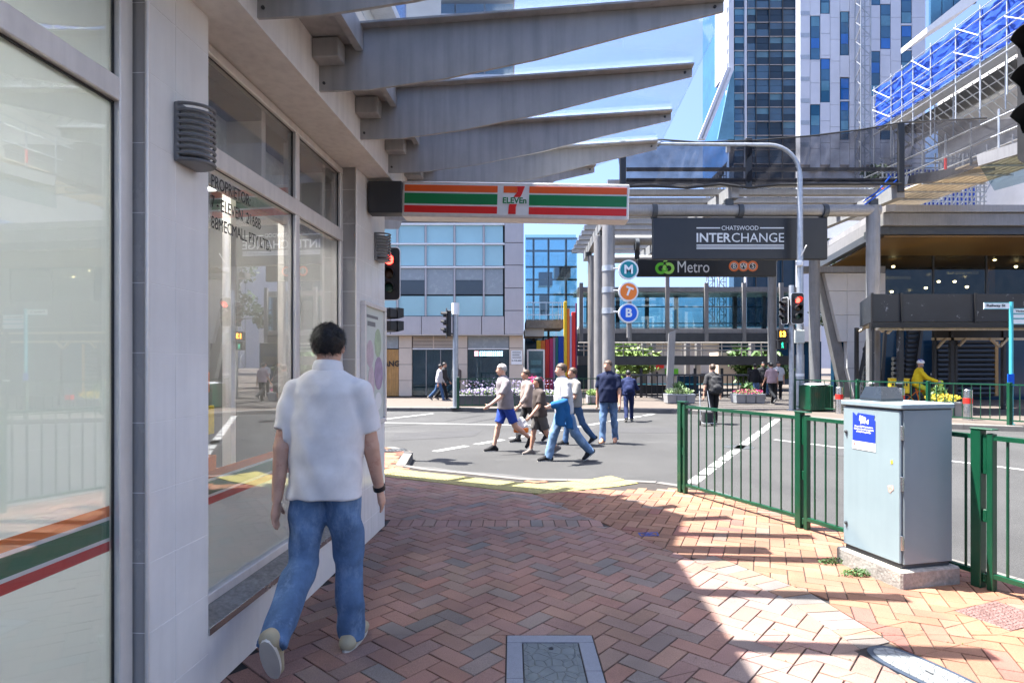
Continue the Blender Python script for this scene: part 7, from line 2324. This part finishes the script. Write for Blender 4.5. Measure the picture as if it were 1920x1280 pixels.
for u, v, H, lab, top, sl_, bot, fc, hr_, l1, l2 in FARP:
    p = G(u, v)
    ar = ((-14, 14, 8), (14, 18, 8))
    ex_ = None
    if 'phone' in lab:
        ar = ((24, 80, 4, 20), (-4, 10, 8))
        def ex_(t, I):
            sh, el, wr, d2 = I['J']['arm', 0]; q = wr + d2 * .1
            o = tag(MB().cham((-.04, -.006, -.08), (.04, .006, .08), .005).build('phone', 'black'), 'dark phone held by the young man in the white tee', 'phone')
            ce, se = math.cos(t.rotation_euler.z), math.sin(t.rotation_euler.z)
            o.location = (t.location.x + ce * q[0] - se * q[1], t.location.y + se * q[0] + ce * q[1], q[2] + .03); o.rotation_euler = (-.5, 0, t.rotation_euler.z)
    person(lab, (p.x, p.y), facing(*fc), H, 4, (l1, l2), ar, 'tee', top, sl_, 'trousers', bot, 'grey_shoe' if 'white' in lab else 'dark_shoe', hr_, 'hair_black', 'skin', .024, extra=ex_, head_nod=12 if 'phone' in lab else 0)
# ---- delivery rider on an e-bike
Yv = 18.9
bx0 = X(1732, Yv)
bike = thing('delivery_bike', 'yellow electric delivery bicycle with a big yellow box behind the far railing', 'bicycle', (bx0, Yv, 0), math.radians(-25))
# local x: front to the right
def wheel(x):
    w = node('wheel', bike, (x, 0, .31))
    V = MB(); n = 26
    V.tube([(.29 * math.cos(2 * math.pi * k / n), 0, .29 * math.sin(2 * math.pi * k / n)) for k in range(n + 1)], .026, 8).build('tyre', 'rubber', w, True)
    MB().tube([(.262 * math.cos(2 * math.pi * k / n), 0, .262 * math.sin(2 * math.pi * k / n)) for k in range(n + 1)], .01, 6).build('rim', 'orange', w, True)
    m = MB()
    for k in range(12):
        a = 2 * math.pi * k / 12; m.tube([(0, 0, 0), (.26 * math.cos(a), 0, .26 * math.sin(a))], .003, 4)
    stuff(m.build('spoke', 'galv', w)); MB().lathe([(.05, -.05), (.05, .05)], 10).xf(Matrix.Rotation(math.pi / 2, 4, 'X')).build('hub', 'dark_steel', w)
wheel(-.52); wheel(.52)
for a, b, r in (((-.52, 0, .31), (-.1, 0, .3), .018), ((-.1, 0, .3), (-.22, 0, .8), .022), ((-.1, 0, .3), (.36, 0, .78), .03), ((-.2, 0, .66), (.36, 0, .8), .024), ((-.52, 0, .31), (-.2, 0, .68), .016), ((.52, 0, .31), (.33, 0, .95), .024), ((.33, 0, .95), (.3, 0, 1.05), .02)):
    MB().tube([a, b], r, 8).build('frame_tube', 'orange', bike, True)
MB().tube([(.22, -.3, 1.08), (.3, -.15, 1.06), (.3, .15, 1.06), (.22, .3, 1.08)], .014, 8).build('handlebar', 'black', bike, True)
MB().cham((-.36, -.09, .79), (-.1, .09, .86), .03).build('saddle', 'black', bike)
MB().cham((-.12, -.06, .36), (.24, .06, .56), .03).build('battery', 'charcoal', bike)
MB().cham((.38, -.12, .85), (.5, .12, 1.05), .03).build('front_bag', 'hivis', bike)
for s in (-1, 1): MB().cham((-.14, s * .1, .2), (-.02, s * .19, .23), .005).build('pedal', 'black', bike)
MB().tube([(.26, .3, 1.08), (.26, .36, 1.2)], .006, 6).build('mirror_stem', 'black', bike); MB().lathe([(.045, -.006), (.045, .006)], 12).xf(Matrix.Translation((.26, .37, 1.23)) @ Matrix.Rotation(math.pi / 2, 4, 'Y')).build('mirror', 'stainless', bike)
cr = thing('delivery_box', 'yellow insulated delivery box carried on the rear of the bicycle', 'delivery box', (bx0, Yv, 0), math.radians(-25))
MB().cham((-.95, -.24, .62), (-.42, .24, 1.06), .02).build('box', 'yellow', cr); MB().cham((-.96, -.25, 1.061), (-.41, .25, 1.1), .01).build('lid', 'yellow', cr)
for k in range(6): MB().box((-.9 + k * .075, -.2425, .86), (-.85 + k * .075, -.2402, .95)).build('print_mark', 'black', cr)
rp = Vector((bx0, Yv)) + Vector((math.cos(math.radians(-25)) * -.2, math.sin(math.radians(-25)) * -.2))
def rider_kit(t, I):
    HP = I['HP']; H = I['H']
    S = Sdf(I['hcn'] - .12 * H, I['hcn'] + .12 * H, .014)
    Rm = np.stack([np.array(HP(1, 0, 0)) - HP(0, 0, 0), np.array(HP(0, 1, 0)) - HP(0, 0, 0), np.array(HP(0, 0, 1)) - HP(0, 0, 0)], 1) / H
    S.ell(HP(0, -.005, .035), np.array([.058, .07, .055]) * H, 0, Rm); S.cut(HP(0, 0, .016), -(Rm[:, 2])); 
    h_ = S.build('helmet', 'white_paint', t)
    for k in (-1, 0, 1): MB().tube([HP(k * .03, -.055, .055), HP(k * .03, -.01, .092), HP(k * .03, .045, .062)], .012, 6).build('helmet_stripe', 'sticker_blue', h_, True)
    S = Sdf(HP(0, .03, -.03) - .1, HP(0, .03, -.03) + .1, .012); S.ell(HP(0, .022, -.026), np.array([.036, .04, .026]) * H, 0, Rm); S.build('face_mask', 'grey_tee', t)
person('delivery rider in a yellow jacket and patterned helmet sitting on the bicycle', (rp.x, rp.y), math.radians(-25) - math.pi / 2 - math.radians(0), 1.7, 10, ((62, 74), (44, 66)), ((42, 26, 14), (42, 26, 14)), 'jacket', 'yellow_jacket', 1.95, 'trousers', 'hivis_trouser' if 'hivis_trouser' in MATS else cloth('hivis_trouser', (.5, .55, .05)), 'dark_shoe', None, 'hair_black', 'skin', .022,
       extra=rider_kit, sit=.02, group='riders', head_yaw=60)
